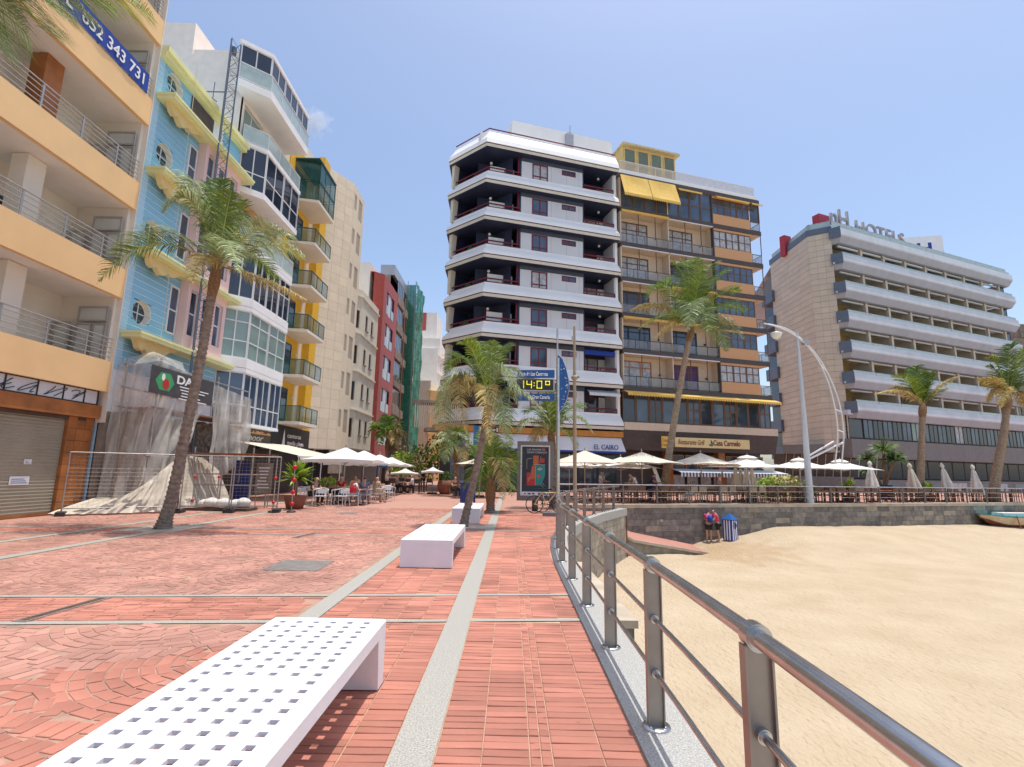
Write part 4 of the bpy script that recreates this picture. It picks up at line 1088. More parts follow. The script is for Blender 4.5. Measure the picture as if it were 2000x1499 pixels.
# ---------------- netted building
nb_ = thing('netted_building', 'building wrapped in green scaffold netting down the street', 'building', (-14, 66, 0))
m_ = MB(LF); m_.box(62.85, 68.5, -9, .2, 0, 23.5); m_.build('wall', 'grimy', nb_)
f_ = Fr(LF.pt(62.9, 1.5, 0).xy, LF.pt(68.6, 1.5, 0).xy)
m_ = MB(f_); n = 24
for a in range(n):
    for j in range(26):
        s0, s1 = f_.L*a/n, f_.L*(a+1)/n; z0, z1 = 3.6+j*.84, 3.6+(j+1)*.84
        w_ = lambda s, z: .10*math.sin(s*3+z*.6)+.07*math.sin(z*2.1+s)
        m_.poly([(s0, w_(s0, z0), z0), (s1, w_(s1, z0), z0), (s1, w_(s1, z1), z1), (s0, w_(s0, z1), z1)], sm=True)
m_.poly([(0, -1.3, 5), (0, 0, 5), (0, 0, 25), (0, -1.3, 25)])
m_.build('netting', mat('net', (.02, .26, .16), .8, var=.3, scale=3, alpha=.86), nb_)
m_ = MB(f_)
for s in (0, 1.9, 3.8, 5.6): m_.tube([(s, -.08, 0), (s, -.08, 25.5)], .05, 6); m_.tube([(s, -1.1, 0), (s, -1.1, 25.5)], .05, 6)
for z in [2+i*2.0 for i in range(12)]: m_.tube([(0, -.1, z), (5.6, -.1, z)], .04, 6)
m_.build('scaffold_poles', 'galv', nb_)
# ---------------- far end of the street
A = aY(813, 800, 76); B = aY(838, 800, 73.5); C_ = aY(885, 800, 96)
def streetb(name, label, A, B, z1, mt, cols, floors, z00=3.6, fh=3.1, ww=1.0, wh=1.5, thick=6):
    t_ = thing(name, label, 'building', ((A.x+B.x)/2, (A.y+B.y)/2, 0)); f_ = Fr(A.xy, B.xy)
    hs = []
    for k in range(floors):
        for i in range(cols):
            c = f_.L*(i+.5)/cols; hs.append((c-ww/2, c+ww/2, z00+k*fh+.6, z00+k*fh+.6+wh))
    m_ = MB(f_); wall_holes(m_, 0, f_.L, 0, z1, hs, d=0, rev=.2); m_.poly([(0, 0, z1), (f_.L, 0, z1), (f_.L, -thick, z1), (0, -thick, z1)])
    m_.poly([(0, -thick, 0), (0, 0, 0), (0, 0, z1), (0, -thick, z1)]); m_.poly([(f_.L, 0, 0), (f_.L, -thick, 0), (f_.L, -thick, z1), (f_.L, 0, z1)])
    m_.build('wall', mt, t_)
    for h in hs: window(t_, f_, *h, 2, 1, d=-.1, fm='brown_frame', gm='glass_dark', one=True)
    for k in range(floors+1):
        m_ = MB(f_); m_.box(-.1, f_.L+.1, 0, .22, z00+k*fh-.1, z00+k*fh+.08); m_.build('string_course', mt, t_)
    return t_
streetb('ochre_house', 'ochre yellow house at the far bend of the street', A, B, 13.0, 'ochre_wall', 2, 3)
streetb('cream_street_house', 'pale house front receding at the far right bend of the street', B+Vector((.05, .1, 0)), C_, 14.4, 'cream_building', 7, 3)
A2 = aY(796, 700, 72); B2 = aY(817, 700, 75.5)
streetb('narrow_ochre_house', 'narrow ochre house right behind the green netting', A2, B2, 8.6, 'ochre_wall', 1, 2)
A3 = aY(812, 700, 88); B3 = aY(858, 700, 88)
t_ = streetb('white_tower_block', 'blank white-walled taller block above the houses at the street end', A3, B3, 24.5, 'off_white', 1, 0, thick=14)
m_ = MB(); p = aY(830, 680, 92); m_.box(p.x-2.2, p.x+2.0, 92, 99, 24, 30.5); m_.build('roof_block', 'off_white', t_)
m_ = MB(); m_.box(p.x-2.0, p.x+0, 91.9, 93, 27, 30.4); m_.build('red_roof_wall', 'red_wall', t_)
A4 = aY(855, 700, 87); B4 = aY(900, 700, 110)
streetb('balconied_block', 'cream block edge with dark windows showing beside the white tower', A4, B4, 22.5, 'off_white', 5, 3, z00=12, thick=12)
# ================================================================== WHITE BANDED BUILDING
P2 = Vector((-2.41, 40.0)); U_ = Vector((.9574, .2887)).normalized()
CF = Fr(P2, u=U_)
CH = Fr((P2.x-4.3*.765, P2.y+4.3*.645), P2)      # chamfer facet, s 0..3.4
wt = thing('white_banded_building', 'white tower with stacked slanted balcony bands and wine-red rails in the centre', 'building', (0, 41, 0))
CR = 12.35
PLAN = [(P2.x-4.3*.765-.2, P2.y+4.3*.645+14), (P2.x-4.3*.765, P2.y+4.3*.645), (P2.x, P2.y), tuple(P2+U_*CR)]
def offs(plan, d, zdum=0):
    """offset an open plan polyline outwards (to the viewer side) with mitres"""
    out = []
    pts = [Vector(p) for p in plan]
    for i, p in enumerate(pts):
        ns = []
        for a, b in ((i-1, i), (i, i+1)):
            if 0 <= a and b < len(pts):
                t = (pts[b]-pts[a]).normalized(); ns.append(Vector((t.y, -t.x)))
        n = sum(ns, Vector((0, 0))).normalized(); k = d/max(.3, n.dot(ns[0])); out.append(p+n*k)
    return out
def band(parent, plan, prof, z, mats, name='balcony_band', endcap=True):
    """sweep (d,z,mat) profile along the plan; each facet piece one mesh"""
    m_ = MB()
    rings = [offs(plan, d) for d, zz, _ in prof]
    for k in range(len(prof)-1):
        for i in range(len(plan)-1):
            a, b, c, e = rings[k][i], rings[k][i+1], rings[k+1][i+1], rings[k+1][i]
            za, zc = z+prof[k][1], z+prof[k+1][1]
            m_.raw([(a.x, a.y, za), (b.x, b.y, za), (c.x, c.y, zc), (e.x, e.y, zc)], [(3, 2, 1, 0)], prof[k][2])
    if endcap:
        for i in (0, len(plan)-1):
            pts = [(rings[k][i].x, rings[k][i].y, z+prof[k][1]) for k in range(len(prof))]
            m_.raw(pts, [tuple(range(len(pts)))] if i else [tuple(range(len(pts)))[::-1]], 0)
    return m_.build(name, mats, parent, smooth=False)
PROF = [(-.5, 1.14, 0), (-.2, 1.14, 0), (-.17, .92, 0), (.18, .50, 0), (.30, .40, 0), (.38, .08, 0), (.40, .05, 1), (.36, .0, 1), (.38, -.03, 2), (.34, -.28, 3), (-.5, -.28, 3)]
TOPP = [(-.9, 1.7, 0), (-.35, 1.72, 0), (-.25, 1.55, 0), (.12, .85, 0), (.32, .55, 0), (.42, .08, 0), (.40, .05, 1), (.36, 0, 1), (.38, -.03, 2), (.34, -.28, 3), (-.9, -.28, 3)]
ZL = [29.2-3.345*k for k in range(8)]
ZL[6] = 9.0; ZL[7] = 5.45
for k, z in enumerate(ZL):
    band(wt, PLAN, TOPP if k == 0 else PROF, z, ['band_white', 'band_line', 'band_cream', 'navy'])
def tubepl(parent, plan, d, zz, r, mt, name, n=6):
    m_ = MB(); q = offs(plan, d); m_.tube([(p.x, p.y, zz) for p in q], r, n); return m_.build(name, mt, parent)
tubepl(wt, PLAN[1:], -.28, ZL[0]+1.85, .06, 'wine', 'top_handrail')
BD = -2.3
for k in range(7):
    zt = ZL[k]-.29; zf = ZL[k+1]+.3; zp = ZL[k+1]+1.08          # ceiling, floor, parapet top
    # slab / ceiling
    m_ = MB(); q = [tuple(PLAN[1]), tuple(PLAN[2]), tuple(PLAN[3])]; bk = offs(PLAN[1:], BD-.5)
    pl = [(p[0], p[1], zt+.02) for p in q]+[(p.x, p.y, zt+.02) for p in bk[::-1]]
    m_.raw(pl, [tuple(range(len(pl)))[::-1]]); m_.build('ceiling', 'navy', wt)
    m_ = MB(); pl = [(p[0], p[1], zf) for p in q]+[(p.x, p.y, zf) for p in bk[::-1]]; m_.raw(pl, [tuple(range(len(pl)))]); m_.build('balcony_floor', 'taupe', wt)
    # left return wall edge (cream slanted fin at the very left)
    m_ = MB(CH); m_.prism([(-.1, zp-.15), (.12, zp-.15), (.30, zt-.0), (-.1, zt)], -.5, .05); m_.build('end_fin', 'band_cream', wt)
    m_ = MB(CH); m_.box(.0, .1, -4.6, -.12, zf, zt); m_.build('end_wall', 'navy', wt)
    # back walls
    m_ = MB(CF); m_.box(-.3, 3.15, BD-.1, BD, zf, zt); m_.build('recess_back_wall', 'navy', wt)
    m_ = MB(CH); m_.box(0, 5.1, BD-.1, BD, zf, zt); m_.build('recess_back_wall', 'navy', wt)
    m_ = MB(CF); m_.box(.55, 2.75, -1.35, -1.25, zf, zt-.75); m_.build('white_partition', 'white_paint', wt)
    window(wt, CF, .6, 2.9, zf+.1, zt-.35, 2, 1, d=BD+.06, fm='wine', gm='glass_dark')
    m_ = MB(CF); m_.box(3.0, 3.15, BD, -.32, zf, zt); m_.build('side_wall', 'navy', wt)
    m_ = MB(CF); m_.box(2.86, 2.98, -.6, -.4, zp, zt); m_.build('wine_door_frame', 'wine', wt)
    # globe lamp and green parasol
    m_ = MB(CF); m_.ball((.62, -1.2, zt-.55), .13, 8); m_.build('globe_lamp', 'lamp_glass', wt)
    if k < 5:
        c = CH.pt(2.0-.15*k, -.9, zp+.1); m_ = MB(); m_.lathe((c.x, c.y, zp+.05), [(.62, 0), (.3, .45), (.02, .8)], 8, sm=False); m_.build('green_parasol', mat('parasol_green', (.01, .16, .06), .8), wt)
    # front panel wall
    hs = [(4.15, 5.62, zp+.02, zt-.38), (6.95, 8.3, zt-.95, zt-.45)]
    m_ = MB(CF); wall_holes(m_, 3.15, 8.98, zp-.5, zt, hs, d=-.3, rev=.14); m_.build('panel_wall', 'panel_grey', wt)
    m_ = MB(CF); m_.box(3.15, 9.02, -.3, -.292, zt-.36, zt+.01); m_.build('dark_frieze', 'slate_blue', wt)
    for s in (5.95, 7.4, 8.6): 
        m_ = MB(CF); m_.box(s, s+.012, -.3, -.296, zp, zt-.37); m_.build('panel_joint', 'taupe', wt)
    window(wt, CF, 4.15, 5.62, zp+.02, zt-.38, 2, 2, d=-.28, fw=.11, fm='wine', gm='glass_blue' if k % 3 else 'glass_curtain', zs=[zp+.02, zp+.42, zt-.38])
    window(wt, CF, 6.95, 8.3, zt-.95, zt-.45, 2, 1, d=-.28, fw=.09, fm='wine', gm='glass_blue' if k % 2 else 'glass_dark')
    # right recess
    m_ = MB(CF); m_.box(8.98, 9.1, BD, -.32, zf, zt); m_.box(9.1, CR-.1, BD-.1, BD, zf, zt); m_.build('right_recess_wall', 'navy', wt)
    m_ = MB(CF); m_.box(12.0, 12.1, BD, -.3, zf, zt); m_.build('white_side_wall', 'panel_grey', wt)
    m_ = MB(CF); m_.box(12.1, CR, -.4, -.22, zf-.3, zt+.3); m_.build('edge_pier', 'white_paint', wt)
    window(wt, CF, 9.2, 11.3, zf+.1, zt-.4, 2, 1, d=BD+.08, fm='wine', gm='glass_curtain' if k % 2 else 'glass_dark', fw=.1)
    m_ = MB(CF); m_.box(11.3, 11.95, BD+.02, BD+.1, zf, zt-.5); m_.build('white_wall_panel', 'white_paint', wt)
    m_ = MB(CF); m_.ball((10.9, -1.0, zt-.18), .12, 8); m_.build('globe_lamp', 'lamp_glass', wt)
    # rails
    for (pl_, nm) in ((PLAN[1:3]+[tuple(P2+U_*3.05)], 0), ([tuple(P2+U_*9.05), tuple(P2+U_*12.05)], 1)):
        q = offs(pl_, -.26)
        r_ = tubepl(wt, pl_, -.26, zp+.42, .065, 'wine', 'balcony_rail'); tubepl(wt, pl_, -.26, zp+.12, .05, 'wine', 'balcony_rail')
        for a, b in zip(q, q[1:]):
            L = (b-a).length; n_ = max(1, round(L/1.3))
            m_ = MB()
            for i in range(n_+1): p = a+(b-a)*i/n_; m_.tube([(p.x, p.y, zp), (p.x, p.y, zp+.42)], .04, 6)
            m_.build('rail_posts', 'wine', r_)
# blue and striped awnings on the right recess, lower floors
m_ = MB(CF); m_.box(9.1, 12.0, -.6, -.3, ZL[5]-.85+.0, ZL[5]-.45); m_.build('blue_awning', mat('awning_blue', (.01, .05, .35), .7), wt)
m_ = MB(CF); m_.poly([(9.2, -.3, ZL[6]-.45), (12.1, -.3, ZL[6]-.45), (12.1, .35, ZL[6]-.8), (9.2, .35, ZL[6]-.8)][::-1]); 
for i in range(20): s = 9.2+i*.145; m_.poly([(s, .35, ZL[6]-.8), (s, .36, ZL[6]-1.0), (s+.07, .36, ZL[6]-1.05), (s+.14, .36, ZL[6]-1.0), (s+.14, .35, ZL[6]-.8)])
m_.build('scalloped_awning', 'panel_grey', wt)
# inner core to block light
m_ = MB(CF); m_.box(1.0, CR, -12, BD-.62, 0, 30); m_.build('core', 'slate_blue', wt)
m_ = MB(CF); m_.box(-.6, 12.1, -3.5, -.35, 29.9, 30.6); m_.build('roof_slab', 'band_white', wt)
a, za = CF.px(1000, 262, -4.5); b, zb_ = CF.px(1190, 300, -4.5)
m_ = MB(CF); m_.box(a, b+.3, -9, -4.5, 30.5, zb_+1.35); m_.build('rooftop_block', 'band_white', wt)
m_ = MB(CF); a, z_ = CF.px(1110, 270, -4.6); m_.box(a-.4, a+.4, -4.6, -4.2, z_-1.2, z_+.2); m_.tube([(a+.1, -4.4, z_), (a+.1, -4.4, z_+1.3)], .04, 6); m_.tube([(a-.15, -4.4, z_+.5), (a+.35, -4.4, z_+.5)], .03, 6); m_.build('roof_antenna', 'alu', wt)
# ground level: soffit, fascias, shop
m_ = MB(CF); m_.box(-3.6, CR, -1.0, .25, 4.55, 5.02); m_.build('orange_soffit', 'orange_soffit', wt)
m_ = MB(CF); m_.poly([(-1.6, .1, 4.5), (CR-.15, .1, 4.5), (CR+.1, .45, 3.35), (-1.6, .45, 3.35)][::-1]); m_.poly([(-1.6, .45, 3.35), (CR+.1, .45, 3.35), (CR+.1, .46, 3.2), (-1.6, .46, 3.2)], 1)
m_.poly([(CR+.1, .45, 3.35), (CR-.15, .1, 4.5), (CR-.1, .1, 3.35)][::-1])
aw_ = m_.build('cafe_awning', ['hotel_grey', 'band_white'], wt)
aw_.data.materials[0] = M['panel_grey']; aw_.data.materials[1] = M['banner_blue']
text('EL CAIRO', 'lettering', CF, CF.px(1160, 875, .5)[0], .5, 3.48, .58, 'banner_blue', wt, ext=.02, sx=.9)
m_ = MB(CF); m_.box(-3.0, 12.3, -.6, -.4, 0, 3.3); m_.build('shop_front', 'dark', wt)
for i in range(6): window(wt, CF, 1.0+i*1.85, 2.75+i*1.85, .3, 3.1, 1, 1, d=-.35, fm='black_metal', gm='glass_dark', fw=.08)
m_ = MB(CF); m_.box(-4.2, -1.5, -1.5, .1, 4.5, 4.75); m_.box(-5.2, -1.5, -1.5, .2, 6.6, 6.8); m_.build('side_canopy', 'grimy', wt)
for i in range(22):
    m_ = MB(CF); s = -5.1+i*.16; m_.box(s, s+.05, -.1, .05, 4.75, 6.6); m_.build('fin', 'tan_panel', wt)
# plank screen (dark) at left of shop
ps = thing('plank_screen', 'tall dark grey planked enclosure left of the cafe terrace', 'screen', (-3.4, 36, 0))
fps = Fr(aY(877, 955, 36).xy, aY(902, 955, 36).xy)
fps = Fr((aY(877, 955, 36).x, 36), u=(1, .1))
for i in range(9):
    m_ = MB(fps); m_.box(.005+i*.11, .11+i*.11-.005, -.05, 0, .0, 3.6); m_.build('plank', 'hotel_steel', ps)
m_ = MB(fps); m_.box(0, .99, -1.4, -.055, 0, 3.55); m_.build('enclosure', 'dark', ps)
# ================================================================== BROWN BALCONY BUILDING
cc = thing('brown_balcony_building', 'building with dark slab edges, orange brick panels and yellow awnings right of the white tower', 'building', (18, 45, 0))
SL = [29.15, 25.75, 22.3, 18.95, 15.6, 12.35, 9.05]
c0, c1, c2, c3, c4 = 12.55, 17.65, 22.72, 27.2, 28.4
m_ = MB(CF); m_.box(c0+.02, c4-.1, -12, -2.42, 0, 29.3); m_.build('core', 'peach_wall', cc)
for k, z in enumerate(SL):
    m_ = MB(CF); m_.box(c0, c3, -2.4, .05, z-.42, z); m_.box(c3, c4, -4, .05, z-.42, z)
    m_.build('floor_slab', 'slab_brown', cc)
    m_ = MB(CF); m_.box(c0+.01, c4-.03, -2.38, -.05, z-.435, z-.421); m_.build('slab_ceiling', 'peach_wall', cc)
random.seed(21)
for k in range(6):
    zt = SL[k]-.435; zf = SL[k+1]
    # partitions
    for s in (c0+.05, c1-.04, c2-.1): 
        m_ = MB(CF); m_.box(s, s+.09, -2.4, -.02, zf, zt); m_.build('partition', 'peach_wall', cc)
    if k == 0:
        for a, b in ((c0+.1, c1), (c1, c2-.1)):
            for i in range(4):
                x0 = a+(b-a)*i/4+.02; window(cc, CF, x0, a+(b-a)*(i+1)/4-.02, zf+.02, zt, 1, 2, d=-.05, fm='brown_frame', gm='glass_blue', fw=.08)
    else:
        for bi, (a, b) in enumerate(((c0+.12, c1-.04), (c1+.06, c2-.1))):
            wf = 'brown_frame' if k != 5 or bi else 'timber_orange'; gm_ = 'glass_curtain' if (k+bi) % 3 else 'glass_dark'
            if k == 5 and bi == 1: gm_ = mat('curtain_purple', (.10, .035, .15), .6)
            if k == 4: gm_ = 'glass_blue'; wf = 'black_metal'
            w_ = (b-a)*.7
            m_ = MB(CF); wall_holes(m_, a, b, zf, zt, [(a+.1, a+w_, zf+.02, zt-.32)], d=-1.15, rev=.1); m_.build('back_wall', 'peach_wall', cc)
            window(cc, CF, a+.1, a+w_, zf+.02, zt-.32, 3, 2, d=-1.2, fm=wf, gm=gm_, fw=.1, zs=[zf+.02, zf+1.95, zt-.32])
            m_ = MB(CF); m_.ball((b-.7, -1.05, zf+1.4), .1, 8); m_.build('wall_lamp', 'dark', cc)
            # balcony front: glass panels with brown frame
            glass_rail(cc, [(a-.04, 0), (b+.02, 0)], zf, .92, gm='balcony_glass', fm='brown_frame' if k < 4 else 'black_metal', posts=1.2, frm=CF)
            for s in (a+(b-a)*.36, a+(b-a)*.72):
                m_ = MB(CF); m_.box(s, s+.06, -.06, 0, zf+.92, zt); m_.build('thin_post', 'brown_frame', cc)
            # rolled awning
            if (k, bi) in ((1, 0), (4, 0), (4, 1), (3, 1)):
                m_ = MB(CF); m_.box(a, b, .0, .22, zt-.05, zt+.12)
                for i in range(24): s = a+(b-a)*i/24; m_.poly([(s, .2, zt-.05), (s+.1, .2, zt-.16), (s+(b-a)/24, .2, zt-.05)])
                m_.build('rolled_awning', 'awning_yellow', cc)
            else:
                m_ = MB(CF); m_.box(a, b, .0, .1, zt-.02, zt+.06); m_.build('awning_rail', 'alu_white', cc)
    # brick bay
    zb0, zb1 = zf+.0, zf+1.05
    m_ = MB(CF); m_.box(c2, c3-.05, -.3, .0, zb0+.002, zb1); m_.build('brick_parapet', 'orange_brick', cc)
    m_ = MB(CF); m_.box(c2+.02, c3-.07, -.3, -.02, zt-.22, zt); m_.build('brick_lintel', 'orange_brick', cc)
    n_ = 3
    for i in range(n_):
        a = c2+(c3-.05-c2)*i/n_; b = c2+(c3-.05-c2)*(i+1)/n_
        window(cc, CF, a+.01, b-.01, zb1, zt-.22, 2, 2, d=-.06, fm='brown_frame', gm='glass_curtain' if k in (1, 5) else 'glass_blue', fw=.08, zs=[zb1, zb1+.9, zt-.22])
    m_ = MB(CF); m_.box(c2-.12, c2-.01, -.3, .06, zf, zt); m_.build('dark_pier', 'slab_brown', cc)
    # corner balcony
    m_ = MB(CF); m_.box(c3, c3+.1, -4, -.3, zf, zt); m_.build('corner_wall', 'peach_wall', cc)
    glass_rail(cc, [(c3+.02, 0), (c4-.05, 0), (c4-.05, -3.5)], zf, .95, gm='balcony_glass', fm='brown_frame', posts=1.0, frm=CF)
    m_ = MB(CF); m_.box(c4-.09, c4-.03, -.06, 0, zf+.95, zt); m_.build('corner_post', 'brown_frame', cc)
    if k == 0:
        window(cc, CF, c3+.05, c4-.08, zf+.95, zt, 1, 1, d=-.05, fm='brown_frame', gm='glass_blue')
# big yellow awnings on top floor
for a, b in ((c0+.05, c0+2.95), (c0+3.0, c0+5.95)):
    m_ = MB(CF); zt, zl = 28.95, 26.75
    for i in range(6):
        for j in range(5):
            s0, s1 = a+(b-a)*i/6, a+(b-a)*(i+1)/6; y0, y1 = zt-(zt-zl)*j/5, zt-(zt-zl)*(j+1)/5
            g = lambda s, z: .12+.75*(zt-z)/(zt-zl)-.12*math.sin(math.pi*(s-a)/(b-a))*math.sin(math.pi*(zt-z)/(zt-zl))
            m_.poly([(s0, g(s0, y0), y0), (s0, g(s0, y1), y1), (s1, g(s1, y1), y1), (s1, g(s1, y0), y0)], sm=True)
    for i in range(14): s0 = a+(b-a)*i/14; w_ = (b-a)/14; m_.poly([(s0, .87, zl), (s0, .88, zl-.22), (s0+w_/2, .88, zl-.32), (s0+w_, .88, zl-.22), (s0+w_, .87, zl)])
    m_.build('yellow_awning', 'awning_yellow', cc)
for a, b in ((c0+6.1, c0+8.7), (c2+.2, c3-.4), (c3-.1, c4)):
    m_ = MB(CF); m_.poly([(a, .05, 28.7), (b, .05, 28.7), (b, .5, 28.45), (a, .5, 28.45)][::-1])
    for i in range(16): s0 = a+(b-a)*i/16; w_ = (b-a)/16; m_.poly([(s0, .5, 28.45), (s0, .51, 28.3), (s0+w_/2, .51, 28.22), (s0+w_, .51, 28.3), (s0+w_, .5, 28.45)])
    m_.build('folded_awning', 'awning_yellow', cc)
# roof
m_ = MB(CF); m_.box(c0, c4-.2, -.5, -.02, 29.15, 29.55); m_.build('roof_parapet', 'band_white', cc)
glass_rail(cc, [(c0+.2, -.1), (c4-.4, -.1)], 29.55, 1.0, gm=mat('peach_glass', (.6, .5, .36), .2, alpha=.6), fm='alu_white', posts=2.0, frm=CF)
pa, _ = CF.px(1216, 300, -1.6); pb, pz = CF.px(1320, 312, -1.6)
m_ = MB(CF); m_.box(pa, pb, -6, -1.75, 29.3, pz+.3); m_.build('penthouse', 'ochre_recess', cc)
m_ = MB(CF); m_.box(pa-.1, pb+.3, -6, -1.3, pz+.3, pz+.5); m_.build('penthouse_roof', mat('straw', (.62, .52, .30), .8), cc)
for i in range(4):
    a = pa+.1+(pb-pa-.1)*i/4; window(cc, CF, a+.1, a+(pb-pa-.1)/4-.1, 29.9, pz+.15, 1, 2, d=-1.68, fm='ochre_recess', gm='glass_teal', fw=.1)
# first floor glazing + beige band + base
m_ = MB(CF); m_.box(c0, c4-.05, -.6, -.45, 5.9, 8.6); m_.build('glazed_storey', 'dark', cc)
for i in range(12):
    a = c0+.05+(c4-c0-.1)*i/12; b = c0+.05+(c4-c0-.1)*(i+1)/12
    window(cc, CF, a+.01, b-.01, 5.95, 8.6, 1 if i % 3 != 2 else 2, 2 if i % 3 == 2 else 1, d=-.25, fm='brown_frame', gm='glass_blue' if i % 2 else 'glass_dark', fw=.11)
m_ = MB(CF)
m_.poly([(c0, .1, 8.62), (c4+.3, .1, 8.62), (c4+.3, .8, 8.35), (c0, .8, 8.35)][::-1])
for i in range(60): s0 = c0+(c4+.3-c0)*i/60; w_ = (c4+.3-c0)/60; m_.poly([(s0, .8, 8.35), (s0, .81, 8.18), (s0+w_/2, .81, 8.08), (s0+w_, .81, 8.18), (s0+w_, .8, 8.35)])
m_.build('long_yellow_awning', 'awning_yellow', cc)
m_ = MB(CF); m_.box(c0, c4+.3, -.5, .12, 5.25, 5.9); m_.build('beige_band', 'peach_wall', cc)
m_ = MB(CF); m_.poly([(c0-.4, .08, 5.24), (c4+.3, .08, 5.24), (c4+.25, -.3, 3.6), (c0-.4, -.3, 3.6)]); m_.box(c0-.3, c4, -1.2, -.35, 3.55, 5.2); m_.build('grey_fascia', 'slab_brown', cc)
m_ = MB(CF); m_.box(c0, c4+.2, -2.5, -2.2, 0, 3.6); m_.build('ground_wall', 'dark_brown', cc)
for (s, w_) in ((17.0, .6), (22.4, .7)): 
    m_ = MB(CF); m_.box(s, s+w_, -1.2, -.5, 0, 3.6); m_.build('timber_pillar', 'timber_orange', cc)
for i in range(7): window(cc, CF, 17.8+i*1.45, 19.1+i*1.45, 1.9, 3.3, 1, 1, d=-1.0, fm='timber_orange', gm='glass_dark', fw=.08)
for i in range(7): window(cc, CF, 17.8+i*1.4, 19.1+i*1.4, .2, 1.6, 1, 1, d=-.9, fm='black_metal', gm='glass_curtain', fw=.08)
sgn = thing('restaurant_sign', 'yellow wooden signboard reading Restaurante Grill Casa Carmelo on the dark fascia', 'sign', CF.pt(22, .5, 4.4))
a, z1 = CF.px(1318, 846, .55); b, z2 = CF.px(1464, 867, .55); zc = 4.32
m_ = MB(CF); m_.box(a, b, .42, .55, zc-.42, zc+.42); m_.build('board', 'canopy_yellow', sgn)
text('Restaurante Grill', 'lettering', CF, a+.25, .56, zc-.18, .62, 'wine', sgn, ext=.01, shear=.4, sx=.62)
text('Casa Carmelo', 'lettering', CF, a+(b-a)*.5, .56, zc-.18, .66, 'wine', sgn, ext=.012, bold=.012, sx=.76)
m_ = MB(CF); cx = a+(b-a)*.47; m_.prism([(cx-.25, zc-.1), (cx+.25, zc-.1), (cx+.15, zc-.25), (cx-.15, zc-.25)], .555, .57); m_.prism([(cx-.02, zc-.08), (cx+.02, zc-.08), (cx+.02, zc+.3), (cx-.02, zc+.3)], .555, .57); m_.prism([(cx+.04, zc-.06), (cx+.25, zc-.06), (cx+.04, zc+.25)], .555, .57); m_.build('boat_emblem', 'teal_metal', sgn)
s2 = thing('hanging_sign', 'small yellow hanging sign left of the tall palm trunk on the brown building', 'sign', CF.pt(17, .6, 4.3))
a2, _ = CF.px(1292, 850, .9); b2, _ = CF.px(1310, 855, .9)
m_ = MB(CF); m_.box(a2, b2, .84, .9, 3.75, 4.75); m_.build('board', 'awning_yellow', s2); m_ = MB(CF); m_.tube([(a2+.3, .87, 4.75), (a2+.3, .87, 5.2)], .03, 6); m_.build('hanger', 'dark', s2)
text('Casa', 'lettering', CF, a2+.06, .905, 4.3, .36, 'wine', s2, ext=.005, sx=.8); text('Carmelo', 'lettering', CF, a2+.06, .905, 3.92, .3, 'wine', s2, ext=.005, sx=.62)
# striped lower awning
sa = thing('striped_awning', 'white and grey striped awning valance above the restaurant windows', 'awning', CF.pt(22, 1, 2))
m_ = MB(CF); m_.poly([(17.4, -.4, 2.05), (28.4, -.4, 2.05), (28.6, 1.2, 1.75), (17.2, 1.2, 1.75)][::-1])
n_ = 70
for i in range(n_):
    s0 = 17.2+11.4*i/n_; s1 = 17.2+11.4*(i+1)/n_; m_.poly([(s0, 1.2, 1.75), (s0, 1.21, 1.38), (s1, 1.21, 1.38), (s1, 1.2, 1.75)][::-1], i % 2)
m_.build('striped_fabric', ['hotel_grey', 'dark_brown'], sa)
# ================================================================== HOTEL
HU = Vector((.9275, .3737)).normalized(); H0 = Vector((35.6, 53.88))
HF = Fr(H0, u=HU)
ht = thing('hotel', 'big grey hotel with eight ledges of balconies, tan panelled end wall and roof lettering', 'hotel', (50, 60, 0))
HL = 34.3
def toZ(x, y, z): return G(x, y, z)
K1 = toZ(1576, 461, 29.0).xy; K2 = toZ(1504, 517, 29.0).xy
H00 = toZ(1622, 452, 29.0).xy
HD = -8
ztop = 28.9
for f_, nm in ((Fr(K1, H00), 0), (Fr(K2, K1), 1)):
    m_ = MB(f_); m_.box(0, f_.L, -.3, -.04, 4.1, ztop); m_.build('joint_backing', 'tan_joint', ht)
    cols = 3 if nm == 0 else 4; rows = 37 if nm == 0 else 37
    for j in range(rows):
        z0 = 4.2+j*(ztop-4.2)/rows; z1 = 4.2+(j+1)*(ztop-4.2)/rows
        for i in range(cols):
            o_ = 0
            m_ = MB(f_); m_.box(f_.L*i/cols+.012, f_.L*(i+1)/cols-.012, -.04, 0, z0+.02, z1-.02); m_.build('tan_panel', 'tan_panel', ht)
m_ = MB(); a, b, c, d = K2, K1, H00, HF.pt(HL, 0, 0).xy; e = HF.pt(HL, -16, 0).xy; g = K2+Vector((8, 30)) 
m_.raw([(p.x, p.y, 28.6) for p in (a, b, c, d, e, g)], [tuple(range(6))]); m_.build('roof', 'hotel_grey_dark', ht)
m_ = MB(HF); m_.box(2.4, HL-.4, -6, -2.6, 4, 28.5); m_.box(.2, 2.5, -3.2, -2.6, 4, 28.5); m_.build('core', 'ochre_recess', ht)
m_ = MB(Fr(H00, K1)); f2 = Fr(K1, H00); m_ = MB(f2); m_.box(0, f2.L-.02, -1.2, -.31, 0, 28.6); m_.build('end_core', 'taupe', ht)
f3 = Fr(K2, K1); m_ = MB(f3); m_.box(0, f3.L-.02, -1, -.31, 0, 28.6); m_.build('side_core', 'taupe', ht)
LZ = [26.05, 22.7, 19.35, 15.95, 12.6, 9.4]
HP = [tuple(HF.pt(.15, -.3, 0).xy), tuple(HF.pt(.65, .62, 0).xy), tuple(HF.pt(HL, .62, 0).xy), tuple(HF.pt(HL+.7, -1.3, 0).xy)]
